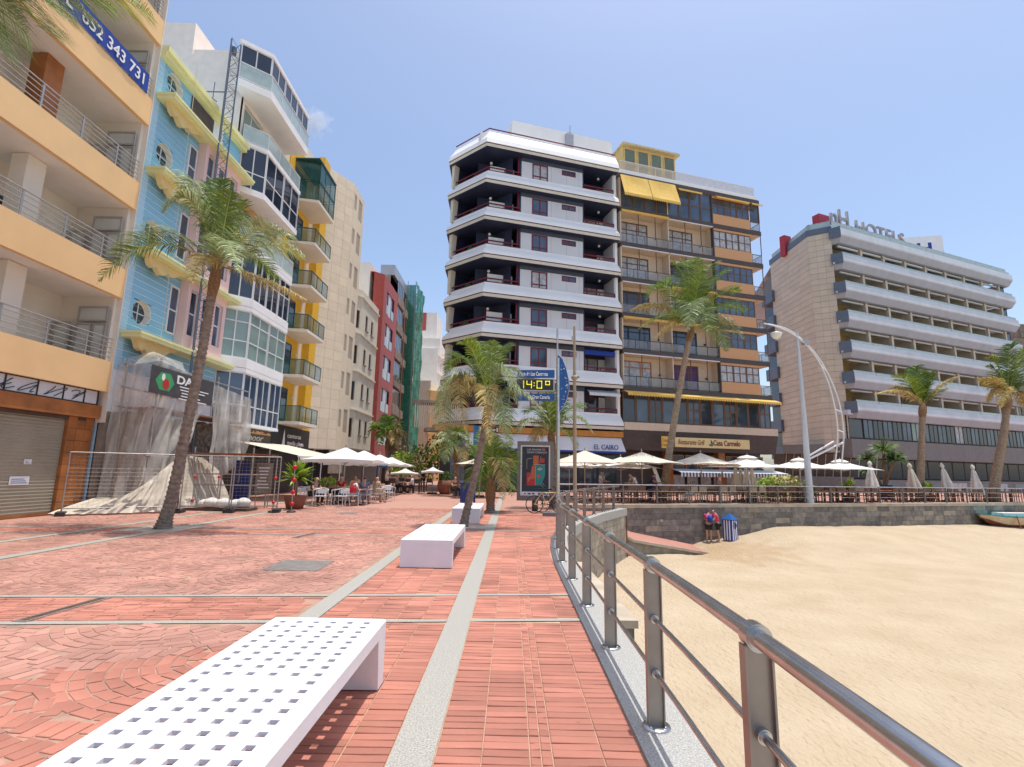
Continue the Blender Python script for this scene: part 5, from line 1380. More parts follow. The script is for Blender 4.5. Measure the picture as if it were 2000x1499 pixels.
hprof = [(-.5, 0, 0), (-.08, 0, 0), (.10, -.05, 0), (.18, -.8, 0), (.12, -.92, 1), (-.25, -1.62, 1), (-.6, -1.64, 1)]
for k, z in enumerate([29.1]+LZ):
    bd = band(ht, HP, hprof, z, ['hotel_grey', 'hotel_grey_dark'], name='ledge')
    # steel-blue return at the left
    a, b = offs(HP, .19)[:2]; f_ = Fr((a.x, a.y), (b.x, b.y)); m_ = MB(f_); m_.box(-.02, f_.L-.05, 0, .05, z-1.15, z+.12); m_.build('steel_return', 'hotel_steel', bd)
    rp_ = offs(HP, -.05)
    for i in range(1, 2):
        f_ = Fr((rp_[i].x, rp_[i].y), (rp_[i+1].x, rp_[i+1].y)); n_ = 9
        m_ = MB(f_); m_.box(0, f_.L, -.04, 0, z+.27, z+.31); gr = m_.build('glass_rail', 'alu', bd)
        for q in range(n_):
            m_ = MB(f_); m_.poly([(f_.L*q/n_+.03, -.02, z), (f_.L*(q+1)/n_-.03, -.02, z), (f_.L*(q+1)/n_-.03, -.02, z+.27), (f_.L*q/n_+.03, -.02, z+.27)]); m_.build('pane', 'glass_rail', gr)
for k in range(6):
    zt = ([29.1]+LZ)[k]-1.62; zf = LZ[k]-.9
    nb2 = 8
    m_ = MB(HF); m_.box(0, HL-.4, -2.58, .1, zf-.2, zf); m_.build('balcony_floor', 'hotel_grey', ht)
    for i in range(nb2+1):
        s = .9+(HL-2.6)*i/nb2
        if i == 0: continue
        m_ = MB(HF); m_.box(s-.1, s+.1, -2.6, -.05, zf, zt+.1); m_.build('balcony_divider', 'tan_panel', ht)
        m_ = MB(HF); m_.box(s-.35, s+.35, -.2, .12, zt-.25, zt+.02) if False else m_.box(s-.18, s+.18, -.35, .0, zf, zt+.0); m_.build('pier', 'tan_panel', ht)
    for i in range(nb2):
        a = .9+(HL-2.6)*i/nb2; b = .9+(HL-2.6)*(i+1)/nb2
        m_ = MB(HF); m_.tube([(a+.25, -.2, zt-.14), (b-.4, -.2, zt-.14)], .13, 8); m_.build('awning_roll', 'hotel_grey', ht)
        window(ht, HF, a+.3, a+(b-a)*.42, zf, zt-.3, 1, 1, d=-2.5, fm='brown_frame', gm='glass_dark', one=True)
    # right end dark glazing
    window(ht, HF, HL-1.6, HL-.1, zf+.5, zt, 2, 1, d=-.25, fm='black_metal', gm='glass_dark')
# lower storeys
m_ = MB(HF); m_.box(.1, HL+12, -3, -.3, 5.6, 8.1); m_.build('window_band_back', 'dark', ht)
for i in range(26):
    a = 2.6+(HL+8)*i/26; b = 2.6+(HL+8)*(i+1)/26
    window(ht, HF, a, b-.02, 5.7, 7.95, 2, 1, d=-.2, fm='black_metal', gm=('glass_blue', 'glass_dark', 'glass_curtain', 'glass_green')[(i*7) % 4 if i % 5 == 0 else i % 2], fw=.07, one=True)
window(ht, HF, .3, 2.5, 5.7, 7.95, 1, 1, d=-.2, fm='black_metal', gm='glass_dark')
m_ = MB(HF); m_.box(-.3, HL+12, -3, .35, 3.6, 5.55); m_.build('grey_fascia', 'taupe', ht)
m_ = MB(HF); m_.box(-.3, HL+12, -3, .25, 8.1, 8.6); m_.build('band_above_windows', 'hotel_grey', ht)
m_ = MB(HF); m_.box(0, HL+12, -3, -1.2, .8, 3.6); m_.build('dark_glazed_storey', 'dark', ht)
for i in range(18):
    a = .5+(HL+8)*i/18; b = .5+(HL+8)*(i+1)/18; window(ht, HF, a, b-.02, 1.5, 3.55, 1, 1, d=-1.1, fm='black_metal', gm='glass_dark', fw=.07)
m_ = MB(HF); m_.box(-.6, HL+12, -2.8, .1, -.2, 1.35); m_.build('terrace_wall', 'taupe', ht)
for i in range(9):
    m_ = MB(HF); m_.box(4+i*4.2, 6.6+i*4.2, .1, .13, .1, 1.1); m_.build('lower_window', 'glass_curtain' if i % 2 else 'glass_blue', ht)
m_ = MB(f2); m_.box(-6, f2.L, -4, 1.2, -.2, 1.6, 0); m_.box(-5, f2.L, -4, .2, 1.6, 4.0, 1)
m_.build('side_base', ['taupe', 'dark_brown'], ht)
m_ = MB(f2)
for i in range(12): m_.tube([(-4+i*.75, .22, 1.6), (-4+i*.75+.3, .22, 4.0)], .03, 5)
m_.build('fascia_slats', 'tan_panel', ht)
m_ = MB(f2); m_.box(-4, -.1, -3, .6, 4.0, 5.0); m_.build('side_block', 'taupe', ht)
# stepped steel balconies on the far side (seen between the buildings)
for k in range(9):
    z = 25.1-3.36*k; p = aX(1500+3*k, 800, 0.01) if False else None
    f_ = Fr(K2, K1); m_ = MB(f_); m_.box(-2.2, .55, -.8, .35, z-1.3, z+.15); m_.build('side_balcony', 'hotel_steel', ht)
    m_ = MB(f_); m_.box(-3.6, 0, -2.2, -.9, z-3.2, z-1.3); m_.build('side_window_band', 'glass_dark', ht)
m_ = MB(f3); m_.box(-3.8, 0, -8, -1.0, 0, 28.0); m_.build('side_wing', 'taupe', ht)
# roof edge steel, plant boxes, letters
for f_ in (f2, f3):
    m_ = MB(f_); m_.box(-.1, f_.L+.1, -.4, .06, 28.9, 29.6); m_.build('roof_edge', 'hotel_steel', ht)
    glass_rail(ht, [(0, -.3), (f_.L, -.3)], 29.6, .8, frm=f_, fm='alu', posts=3)
a = toZ(1540, 480, 30).xy
m_ = MB(HF)
p = HF.px(1599, 440, -2.5); q = HF.px(1622, 440, -2.5); m_.box(p[0]+.2, q[0]-.1, -3.4, -2.5, 28.8, HF.px(1610, 420, -2.5)[1]); m_.build('red_roof_box', mat('roof_red', (.42, .03, .05), .5), ht)
p = HF.px(1531, 470, -6); q = HF.px(1546, 470, -6); m_ = MB(HF); m_.box(p[0]+.1, q[0]-.1, -6.7, -6, 28.5, HF.px(1538, 461, -6)[1]); m_.build('red_roof_box', 'roof_red', ht)
lt = thing('roof_letters', 'freestanding metal rooftop letters reading nH HOTELS on the hotel edge', 'sign', HF.pt(4, -1.5, 30))
sL, zL = HF.px(1620, 440, -1.2); sR, zR = HF.px(1731, 464, -1.2)
zL0 = 29.9
text('nH', 'letter', HF, sL+.1, -1.2, zL0+.7, 3.3, 'galv', lt, ext=.12, sx=.85)
text('HOTELS', 'letter', HF, sL+4.4, -1.2, zL0+.6, 2.3, 'galv', lt, ext=.12, sx=1.12)
m_ = MB(HF)
for s in [sL+i*1.1 for i in range(11)]: m_.tube([(s, -1.35, 29.0), (s, -1.35, 31.2)], .04, 5); m_.tube([(s, -1.35, 31.0), (s, -2.6, 29.0)], .04, 5)
m_.tube([(sL, -1.35, 30.3), (sL+11.5, -1.35, 30.3)], .04, 5); m_.build('letter_frame', 'galv', lt)
bx = thing('rooftop_cube_sign', 'white rooftop cube with dark blue nH lettering on its faces', 'sign', HF.pt(16, -3, 30))
s0, z0_ = HF.px(1763, 470, -5); s1, z1_ = HF.px(1806, 450, -5); s2_, z2_ = HF.px(1826, 480, -5)
Pc = HF.pt(s1, -3.0, 0).xy
fa = Fr(HF.pt(s0-1.6, -7.5, 0).xy, Pc); fb = Fr(Pc, HF.pt(s1+3.0, -5.5, 0).xy)
zA = HF.px(1806, 450, -3.0)[1]; 
for f_ in (fa, fb): 
    m_ = MB(f_); m_.box(0, f_.L, -.2, 0, 29.5, zA); m_.build('face', 'white_paint', bx)
m_ = MB(); m_.raw([(fa.A.x, fa.A.y, zA), (Pc.x, Pc.y, zA), tuple(fb.pt(fb.L, 0, zA)), tuple(fb.pt(fb.L-1, -6, zA))], [(0, 1, 2, 3)]); m_.build('lid', 'white_paint', bx)
text('nH', 'lettering', fa, fa.L*.42, .01, zA-2.5, 2.2, 'banner_blue', bx, ext=.02, bold=.05, sx=1.3); text('nH', 'lettering', fb, fb.L*.2, .01, zA-2.3, 1.8, 'banner_blue', bx, ext=.02, sx=.95)
for i, s in enumerate((3.5, 8.0, 13.5, 16.5, 22.5, 26.5, 30)):
    t_ = MB(HF); t_.poly([(s, -.6, 30.0), (s+1.6, -.6, 30.45), (s+1.6, -2.2, 30.5), (s, -2.2, 30.1)]); t_.poly([(s, -.6, 29.92), (s, -2.2, 30.0), (s+1.6, -2.2, 30.4), (s+1.6, -.6, 30.35)]); t_.tube([(s+1.2, -1.4, 29.0), (s+1.2, -1.4, 30.35)], .05, 5)
    t_.build('roof_panel', 'grimy', ht)
glass_rail(ht, [(0, .2), (HL, .2)], 29.1, .95, frm=HF, fm='alu', posts=3.4)
# dark rocky rise at far right
t_ = thing('far_dark_building', 'dark stepped block behind the hotel at the right edge', 'building', (78, 74, 0))
p = aY(1978, 660, 74); m_ = MB(); m_.box(p.x, p.x+14, 74, 84, 0, p.z); m_.box(p.x+.9, p.x+3, 73.6, 80, p.z, p.z+2); m_.build('wall', 'grimy', t_); m_ = MB(); m_.box(p.x+1.5, p.x+14, 73.5, 74, p.z-9, p.z-4); m_.build('balcony', 'dark_brown', t_)
# ================================================================== PALMS
def frond_mesh(m_, c, mid, end, L, n=34, mi=1, hang=.55, w=.028, rach=.022, droop=1.0, rmi=0):
    """quadratic curve rachis c-mid-end with hanging leaflets"""
    B = [c*(1-t)**2+(mid*2-(c+end)*.5)*(2*t*(1-t))+end*t*t for t in [i/16 for i in range(17)]]
    m_.tube([tuple(p) for p in B], [rach*(1-.85*i/16) for i in range(17)], 5, rmi, cap=False)
    def at(t):
        return c*(1-t)**2+(mid*2-(c+end)*.5)*(2*t*(1-t))+end*t*t
    for i in range(n):
        t = .14+.85*i/(n-1); p = at(t); T = (at(min(1, t+.02))-at(t-.02)).normalized()
        up = Vector((0, 0, 1)); side = T.cross(up)
        if side.length < .15: side = Vector((1, 0, 0))
        side.normalize(); nrm = side.cross(T).normalized()
        prof = math.sin(math.pi*min(1, (t*.86+.16)))**.6
        for sg in (-1, 1):
            l = L*prof*random.uniform(.8, 1.12)
            if random.random() < .04: continue
            d0 = (side*sg*random.uniform(.75, .95)+T*random.uniform(.35, .6)+nrm*random.uniform(.02, .3)).normalized()
            down = Vector((0, 0, -1))
            wd = w*random.uniform(.8, 1.2)
            q = p.copy(); d = d0; pts = []
            bl = T.cross(d0).normalized().cross(d0).normalized() if False else T
            for k in range(4):
                pts.append((q.copy(), wd*(1, 1.15, .85, .05)[k]))
                q = q+d*(l/3); d = (d+down*hang*droop*(.35+.6*k)*random.uniform(.8, 1.2)).normalized()
            wv = (T+nrm*random.uniform(-.5, .5)).normalized()
            vs = []
            for a, ww in pts: vs += [tuple(a-wv*ww), tuple(a+wv*ww)]
            m_.raw(vs, [(0, 1, 3, 2), (2, 3, 5, 4), (4, 5, 7, 6)], mi)
FM = {'g': 'frond_green', 'b': 'frond_bright', 'p': 'frond_pale', 'd': 'frond_dry'}
def palm(label, Y, trunk, fronds, r0=.2, r1=.13, L=.75, light=False, name='palm_tree', zbase=-.02, n=34, crown_r=.28, group=None, flare=1.45, w=.03, trunkY=None, grow=1):
    pts = []
    for i, (x, y) in enumerate(trunk):
        yy = Y if trunkY is None else trunkY[i]
        pts.append(aY(x, y, yy))
    pts[0].z = zbase
    c = pts[-1]
    t_ = thing(name, label, 'palm tree', tuple(pts[0]), 0, group)
    # smooth the trunk path, ring scars as small radius steps
    P = []; R = []
    N_ = max(14, int((pts[-1]-pts[0]).length/.11)); K = len(pts)-1
    for i in range(N_+1):
        u = i/N_*K; k = min(K-1, int(u)); f = u-k
        p0 = pts[max(k-1, 0)]; p1 = pts[k]; p2 = pts[k+1]; p3 = pts[min(k+2, K)]
        q = .5*((2*p1)+(p2-p0)*f+(2*p0-5*p1+4*p2-p3)*f*f+(3*p1-p0-3*p2+p3)*f**3)
        t = i/N_; rr = (r0+(r1-r0)*min(1, t*1.6))*(1+(flare-1)*max(0, 1-t*9)**1.5)
        for h, s in ((0, 1.12), (.3, .93), (.9, .97)):
            P.append(None if i == N_ and h else q); R.append(rr*s*random.uniform(.97, 1.03))
            if i == N_: break
        if i < N_:
            P[-2] = ('n', .45); P[-1] = ('n', .9)
    Q = []
    for i, p in enumerate(P):
        if isinstance(p, tuple):
            j = i
            while isinstance(P[j], tuple): j -= 1
            k = i
            while isinstance(P[k], tuple): k += 1
            Q.append(P[j]+(P[k]-P[j])*p[1])
        else: Q.append(p)
    m_ = MB(); m_.tube([tuple(q) for q in Q], R, 12); m_.build('trunk', 'trunk_light' if light else 'trunk', t_)
    # crown: fibre sheath and petiole bases
    m_ = MB(); ax = (pts[-1]-pts[-2]).normalized()
    m_.tube([tuple(c-ax*.6), tuple(c-ax*.25), tuple(c+ax*.15), tuple(c+ax*.5)], [r1*1.0, r1*1.3, r1*1.25, r1*.5], 12); m_.build('fibre_sheath', 'fibre', t_)
    for fr_ in fronds:
        mx, my, ex, ey, dY, kind = fr_[:6]; k = fr_[6] if len(fr_) > 6 else 1.0
        mid = aY(mx, my, Y+dY*.55); end = aY(ex, ey, Y+dY)
        m_ = MB(); dr = {'g': .8, 'b': .55, 'p': 1.5, 'd': 3.0}[kind]
        frond_mesh(m_, c+ax*random.uniform(-.05, .3), mid, end, L*k, n=int(n*{'g': 1, 'b': 1, 'p': 1.1, 'd': 1.4}[kind]), droop=dr, w=w)
        m_.build('frond', ['stem_yellow' if kind != 'd' else 'fibre', FM[kind]], t_)
    return t_
random.seed(11)
palm('tallest palm on the left, its curved trunk before the plastic sheeting', 13.55,
     [(318, 1034), (343, 940), (372, 800), (398, 670), (412, 585), (421, 540)],
     [(300, 478, 188, 556, -.8, 'g', 1.0), (330, 455, 212, 500, .9, 'p', .9), (375, 395, 318, 420, -1.0, 'p', .9), (392, 370, 350, 372, .9, 'p', .9), (418, 420, 412, 352, .3, 'g', .7),
      (440, 430, 452, 372, -.4, 'b', .7), (455, 440, 478, 390, .6, 'g', .75), (500, 450, 575, 470, -.8, 'p', .95), (515, 480, 598, 505, .8, 'p', .95), (490, 500, 545, 560, 1.6, 'g', .8),
      (510, 545, 606, 590, -.5, 'd', .75), (440, 470, 470, 540, -1.6, 'p', .7), (400, 500, 372, 560, -1.5, 'd', .6),
      (430, 400, 436, 350, 0, 'g', .6),],
     r0=.15, r1=.115, L=1.0, n=88, w=.011)
palm('leaning palm between the second and third benches with drooping pale fronds', 15.25,
     [(905, 1023), (918, 970), (932, 910), (944, 850), (953, 800)],
     [(890, 735, 850, 830, -.6, 'p'), (880, 760, 872, 880, .4, 'p'), (905, 700, 868, 740, .7, 'g', .9), (900, 740, 915, 860, -.9, 'd', .9), (925, 690, 900, 672, -.5, 'b', .8), (958, 720, 964, 662, .2, 'b', .75), (940, 700, 935, 668, .6, 'g', .7),
      (985, 720, 1012, 800, -.6, 'p'), (1010, 765, 1078, 830, -.2, 'p', .9), (975, 770, 990, 870, -.9, 'p', .9), (950, 760, 958, 880, -1.2, 'd', .8), (972, 690, 992, 690, .9, 'g', .8),
      (975, 800, 1000, 880, 1.0, 'g', .8)],
     r0=.12, r1=.10, L=.8, n=76, flare=1.2, w=.011)
palm('short palm behind the clock sign with fronds reaching to the right', 23.5,
     [(1082, 985), (1082, 940), (1080, 890), (1077, 860)],
     [(1070, 800, 1058, 770, -.3, 'b', .8), (1090, 810, 1092, 775, .3, 'g', .8), (1120, 815, 1160, 850, -.5, 'p', .9), (1110, 800, 1140, 800, .8, 'g', .9), (1040, 820, 1010, 850, -.6, 'p', .9), (1050, 805, 1022, 810, .7, 'g', .9), (1100, 840, 1130, 880, -.9, 'g', .8), (1055, 840, 1035, 890, .9, 'd', .8), (1080, 780, 1080, 750, 0, 'b', .7)],
     r0=.16, r1=.14, L=1.05, n=60, w=.015)
palm('bushy young palm with arching fronds growing behind the third bench', 20.5,
     [(958, 992), (958, 975), (958, 955)],
     [(935, 900, 925, 870, .3, 'g', .9), (962, 890, 965, 850, 0, 'b', .9), (975, 880, 1000, 880, .4, 'g'), (985, 900, 1000, 975, -.6, 'g'), (975, 900, 982, 985, -.9, 'd', .9), (945, 910, 935, 975, -.5, 'g'), (930, 920, 905, 960, .4, 'g', .9), (990, 885, 1010, 930, .5, 'b'), (950, 880, 948, 840, .5, 'b', .9), (965, 930, 1010, 960, .9, 'p')],
     r0=.18, r1=.16, L=.85, n=56, w=.015)
palm('grey-green palm with weeping fronds left of the dark plank enclosure', 33,
     [(892, 962), (892, 930), (890, 885)],
     [(865, 862, 838, 880, -.4, 'p'), (880, 850, 862, 858, .6, 'p'), (895, 850, 915, 860, -.5, 'p'), (905, 860, 925, 890, .5, 'p'), (880, 870, 868, 910, -.8, 'p'), (900, 875, 905, 915, -.7, 'd', .8), (872, 870, 845, 905, .8, 'g'), (890, 845, 892, 838, 0, 'g', .7)],
     r0=.2, r1=.18, L=1.1, n=44, w=.022)
palm('tall palm with a slender leaning trunk rising from the terrace before the brown building', 31.5,
     [(1292, 985), (1304, 905), (1318, 815), (1332, 735), (1345, 668), (1349, 652)],
     [(1300, 560, 1262, 590, -.8, 'g'), (1295, 600, 1228, 608, .8, 'd', .85), (1315, 615, 1245, 645, -1.4, 'g'), (1335, 550, 1310, 515, .8, 'b', .9), (1358, 560, 1362, 500, 0, 'b', .8), (1345, 540, 1338, 510, 1.2, 'g', .8),
      (1385, 560, 1415, 535, .8, 'g'), (1400, 580, 1450, 570, -.8, 'g'), (1400, 600, 1460, 610, .6, 'g'), (1405, 625, 1455, 665, -.8, 'p', .9), (1395, 640, 1420, 690, 1.2, 'p', .9), (1370, 600, 1385, 660, -2.0, 'g'), (1350, 590, 1345, 650, -2.2, 'p'), (1375, 545, 1395, 515, 1.6, 'g', .9), (1330, 620, 1275, 665, 1.5, 'd', .8), (1360, 575, 1375, 520, -1.0, 'b', .9)],
     r0=.235, r1=.17, L=1.45, n=70, light=True, w=.022)
palm('upright palm with few golden fronds standing before the middle of the hotel', 37.5,
     [(1797, 975), (1799, 900), (1801, 840), (1802, 800)],
     [(1790, 740, 1790, 715, .2, 'g', .9), (1775, 750, 1745, 733, -.4, 'b', .9), (1800, 755, 1806, 722, .4, 'b', .8), (1815, 750, 1825, 722, -.3, 'g', .8), (1760, 765, 1705, 772, -.5, 'd', .6), (1765, 760, 1735, 760, .7, 'd', .6), (1835, 755, 1872, 735, -.4, 'd', .6), (1825, 770, 1850, 760, .6, 'g', .7), (1785, 745, 1768, 722, .9, 'g', .8)],
     r0=.26, r1=.20, L=1.2, n=56, light=True, w=.026)
palm('right-hand palm with a stout curved trunk at the far end of the terrace', 38,
     [(1938, 978), (1948, 915), (1960, 850), (1966, 800), (1968, 785)],
     [(1950, 720, 1930, 700, .5, 'b', .9), (1970, 700, 1975, 672, 0, 'g', .9), (1990, 700, 2010, 680, -.5, 'b', .9), (2005, 720, 2040, 720, .5, 'g'), (1940, 745, 1922, 740, -.5, 'd', .8), (1945, 765, 1930, 790, .6, 'd', .8), (2000, 750, 2035, 770, -.5, 'g'), (1990, 770, 2010, 810, .4, 'd', .8), (1955, 735, 1925, 715, 1.2, 'g'), (1985, 720, 2000, 690, 1.2, 'g'), (1960, 760, 1955, 800, -1, 'd', .7)],
     r0=.33, r1=.22, L=1.35, n=56, light=True, w=.026, flare=1.6)
palm('small bright palm above the street terrace in front of the red and grimy buildings', 44,
     [(756, 958), (757, 900), (757, 868)],
     [(735, 835, 718, 858, -.5, 'b'), (742, 830, 730, 845, .6, 'g'), (757, 825, 758, 815, 0, 'g', .8), (772, 832, 785, 840, .5, 'b'), (778, 840, 792, 865, -.5, 'd', .8), (748, 840, 740, 875, -.9, 'g'), (768, 845, 772, 878, -.8, 'd')],
     r0=.2, r1=.18, L=1.2, n=20, w=.07)
palm('palm whose fronds hang into the top left corner of the view', 8.0,
     [(-330, 1150), (-260, 600), (-150, 150), (-75, -90)],
     [(150, -45, 306, 40, .8, 'b', 1.0), (70, -40, 190, 45, .2, 'p', 1.0), (20, -20, 95, 70, -.5, 'g', 1.1), (-30, 10, 10, 110, .3, 'p', 1.0), (120, -80, 270, 10, -.5, 'g', 1.0), (60, -60, 230, 20, -.4, 'g', 1.1), (20, -50, 130, 40, -.9, 'g', 1.1), (-10, -20, 60, 80, .9, 'p', 1.2), (-40, -10, 20, 120, -.6, 'g', 1.1), (-120, -160, -220, -60, 0, 'g'), (-70, -250, -60, -340, 0, 'g'), (60, -140, 170, -150, .6, 'g')],
     r0=.17, r1=.14, L=.95, n=100, w=.007)
# ================================================================== SHRUBS / PLANTS
def shrub(name, label, c, r, h, mt, n=260, leaf=.16, cat='shrub', group=None, spiky=False, pot=None):
    t_ = thing(name, label, cat, (c[0], c[1], c[2]), 0, group); m_ = MB()
    z0 = c[2]
    if pot:
        m_.lathe(c, [(.001, 0), (r*.32, 0), (r*.45, pot*.95), (r*.45, pot), (r*.38, pot), (r*.36, pot*.9), (.001, pot*.9)], 14); m_.build('pot', 'terracotta' if pot < 1 else 'blue_plastic', t_); m_ = MB(); z0 += pot*.85
    for i in range(n):
        if spiky:
            a = random.uniform(0, 6.28); e = random.uniform(-.1, 1.4); l = r*random.uniform(.8, 1.15); d = Vector((math.cos(a)*math.cos(e), math.sin(a)*math.cos(e), math.sin(e)))
            p = Vector((c[0], c[1], z0+h*.35)); q = p+d*l*.6; q2 = p+d*l+Vector((0, 0, -.18*l)); s = d.cross(Vector((0, 0, 1))); s = s.normalized()*leaf*.3 if s.length > .01 else Vector((leaf*.3, 0, 0))
            m_.raw([p-s*.6, p+s*.6, q+s, q-s, q2], [(0, 1, 2, 3), (3, 2, 4)])
        else:
            a = random.uniform(0, 6.28); u = random.uniform(-1, 1); k = random.uniform(.45, 1)**.5*(1+.25*noise.noise(Vector((a*1.2, u*2, c[0]))))
            p = Vector((c[0]+r*k*math.sqrt(1-u*u)*math.cos(a), c[1]+r*k*math.sqrt(1-u*u)*math.sin(a), z0+h*.5+h*.5*k*u))
            d = Vector((random.gauss(0, 1), random.gauss(0, 1), random.gauss(.4, 1))).normalized(); s = d.orthogonal().normalized()*leaf*.35
            m_.raw([p, p+d*leaf*.5+s, p+d*leaf, p+d*leaf*.5-s], [(0, 1, 2, 3)])
    m_.build('foliage', mt, t_)
    m_ = MB(); m_.tube([(c[0], c[1], c[2]), (c[0]+.03, c[1], z0+h*.45)], .04, 6); m_.build('stem', 'fibre', t_)
    return t_
def gp(x, y, z=0): p = G(x, y, z); return (p.x, p.y, z)
random.seed(4)
p = aY(578, 960, 20.6); shrub('spiky_plant', 'spiky planter palm with pale tips beside the pole of red balls', (p.x, p.y, 0), .95, 1.9, 'leaf_lime', n=90, leaf=.22, spiky=True, cat='plant', pot=.5)
for i, (x, y, Y, r, h, mt, lab) in enumerate([
    (1500, 952, 35, .95, 1.5, 'leaf_lime', 'bright lime green shrub at the left end of the terrace hedge'),
    (1530, 950, 35.3, 1.2, 1.6, 'stem_yellow', 'golden shrub in the middle of the terrace hedge'),
    (1570, 955, 35.6, .95, 1.3, 'leaf_shrub', 'olive shrub right of the golden one next to the lamp pole'),
    (805, 900, 52, 2.1, 3.2, 'leaf_shrub', 'leafy tree clump behind the left umbrellas in the street'), (838, 905, 46, 1.9, 3.0, 'leaf_lime', 'bright green clump over the small far umbrella'),
    (865, 895, 42, 1.6, 3.8, 'leaf_shrub', 'dark green clump left of the plank enclosure'), (785, 905, 50, 1.4, 2.6, 'leaf_lime', 'yellow green clump beside the green netting foot'),
    (668, 925, 27, .45, .9, 'leaf_lime', 'small potted bush between the cafe tables')]):
    q = aY(x, y, Y); shrub('shrub', lab, (q.x, Y, .0 if h < 3 and Y < 40 else .8), r, h, mt, n=420 if h > 1 else 120, leaf=.28 if h > 1 else .16)
q = aY(1655, 950, 34.5); shrub('potted_palm', 'small yellow-green potted palm right of the last open umbrella', (q.x, 34.5, 0), .9, 1.5, 'leaf_lime', n=40, leaf=.25, spiky=True, cat='plant', pot=.4)
q = aY(1815, 960, 37.0); shrub('potted_palm', 'low lime green palm plant between two closed umbrellas', (q.x, 37, 0), .8, 1.2, 'leaf_lime', n=40, leaf=.25, spiky=True, cat='plant', pot=.4)
# pandanus with stilt stems in blue pot
q = aY(1742, 955, 39); t_ = thing('screw_pine', 'round-headed screw pine with bare branching stems in a blue pot before the hotel', 'tree', (q.x, 39, 0))
m_ = MB(); m_.lathe((q.x-.6, 38.9, 0), [(.001, 0), (.5, 0), (.55, 1.0), (.6, 1.05), (.001, 1.0)], 12); m_.build('pot', 'blue_plastic', t_)
heads = [(0, 0, 3.7, 1.25), (.9, .2, 3.1, .95), (-1.1, .3, 3.0, .8), (-1.6, -.2, 2.1, .6), (.2, -.6, 2.9, .8)]
for a, b, z, r in heads:
    m_ = MB(); m_.tube([(q.x-.6+a*.1, 38.9, .9), (q.x-.5+a*.5, 39+b*.5, z*.6), (q.x-.3+a, 39+b, z-.1)], .09, 7); m_.build('stem', 'fibre', t_)
    m_ = MB()
    for i in range(80):
        an = random.uniform(0, 6.28); e = random.uniform(-.5, 1.5); d = Vector((math.cos(an)*math.cos(e), math.sin(an)*math.cos(e), math.sin(e))); o_ = Vector((q.x-.3+a, 39+b, z)); s = d.orthogonal().normalized()*.045
        m_.raw([o_-s, o_+s, o_+d*r*.6+s*1.2, o_+d*r*.6-s*1.2, o_+d*r+Vector((0, 0, -.15*r))], [(0, 1, 2, 3), (3, 2, 4)])
    m_.build('leaf_head', 'leaf_shrub' if r < 1 else 'frond_green', t_)
# ================================================================== UMBRELLAS
def umbrella(label, X, Y, zE, zA, half, rot=0.0, mt='umbrella_white', sides=4, cap=False, group=None, zb=0.0, valance=.0, sag=.10):
    t_ = thing('parasol', label, 'umbrella', (X, Y, zb), 0, group)
    n = sides; R_ = half*(math.sqrt(2) if n == 4 else 1.04)
    cs = [(R_*math.cos(rot+math.pi/4+2*math.pi*i/n), R_*math.sin(rot+math.pi/4+2*math.pi*i/n)) for i in range(n)]
    m_ = MB(); rings = 5; seg = 6
    def P(i, f, t):   # side i, fraction f along the side, t 0 top..1 eave
        a, b = cs[i], cs[(i+1) % n]; x = a[0]+(b[0]-a[0])*f; y = a[1]+(b[1]-a[1])*f
        z = zA+(zE-zA)*t - sag*math.sin(math.pi*t)*.6 - (.10*(zA-zE)+.02)*math.sin(math.pi*f)*t*-1*.0 - .08*math.sin(math.pi*f)*t*(1-t) + (.05 if False else 0)
        z += .05*math.sin(math.pi*f)*t       # eave edge lifted between the rib tips
        return (X+x*t, Y+y*t, z)
    for i in range(n):
        for r in range(rings):
            for s in range(seg):
                q = [P(i, s/seg, (r+.02)/(rings+.02)), P(i, (s+1)/seg, (r+.02)/(rings+.02)), P(i, (s+1)/seg, (r+1)/rings if r == rings-1 else (r+1.02)/(rings+.02)), P(i, s/seg, (r+1)/rings if r == rings-1 else (r+1.02)/(rings+.02))]
                m_.raw(q, [(0, 3, 2, 1)], 0)
        if valance:
            for s in range(seg*2):
                a = P(i, s/seg/2, 1); b = P(i, (s+1)/seg/2, 1)
                m_.raw([a, b, (b[0], b[1], b[2]-valance*(.8+.2*math.cos(s*2))), (a[0], a[1], a[2]-valance)], [(0, 1, 2, 3)])
    m_.build('canopy', mt, t_)
    if cap:
        m_ = MB(); m_.lathe((X, Y, zA-.06), [(half*.32, -.04), (half*.22, .06), (.04, .14)], 12, sm=False); m_.build('vent_cap', mt, t_)
    m_ = MB(); m_.lathe((X, Y, zA-.02), [(.001, .22), (.03, .16), (.05, .08), (.03, 0)], 8); m_.build('finial', 'pole_wood', t_)
    m_ = MB(); m_.tube([(X, Y, zb), (X, Y, zA)], .035, 8); m_.build('pole', 'pole_wood' if mt != 'umbrella_white' else 'galv', t_)
    for i in range(n):
        m_ = MB(); m_.tube([(X, Y, zA-.08), (X+cs[i][0]*.5, Y+cs[i][1]*.5, zA+(zE-zA)*.5-sag*.6-.03), (X+cs[i][0]*.99, Y+cs[i][1]*.99, zE-.03)], .014, 5); m_.tube([(X, Y, zE-.15), (X+cs[i][0]*.5, Y+cs[i][1]*.5, zA+(zE-zA)*.5-sag*.6-.04)], .012, 5); m_.build('rib', 'pole_wood', t_)
    m_ = MB(); m_.box(X-.3, X+.3, Y-.3, Y+.3, zb+.002, zb+.10); m_.build('base', 'dark', t_)
    return t_
def um(label, x, yA, yE, Y, wpx, **k):
    a = aY(x, yA, Y); e = aY(x, yE, Y); return umbrella(label, a.x, Y, e.z, a.z, wpx*Y/1000/2/(1.42 if k.get('rot') == math.pi/4 else 1.0), **k)
ug = 'cream parasols over the terrace behind the seawall railing'
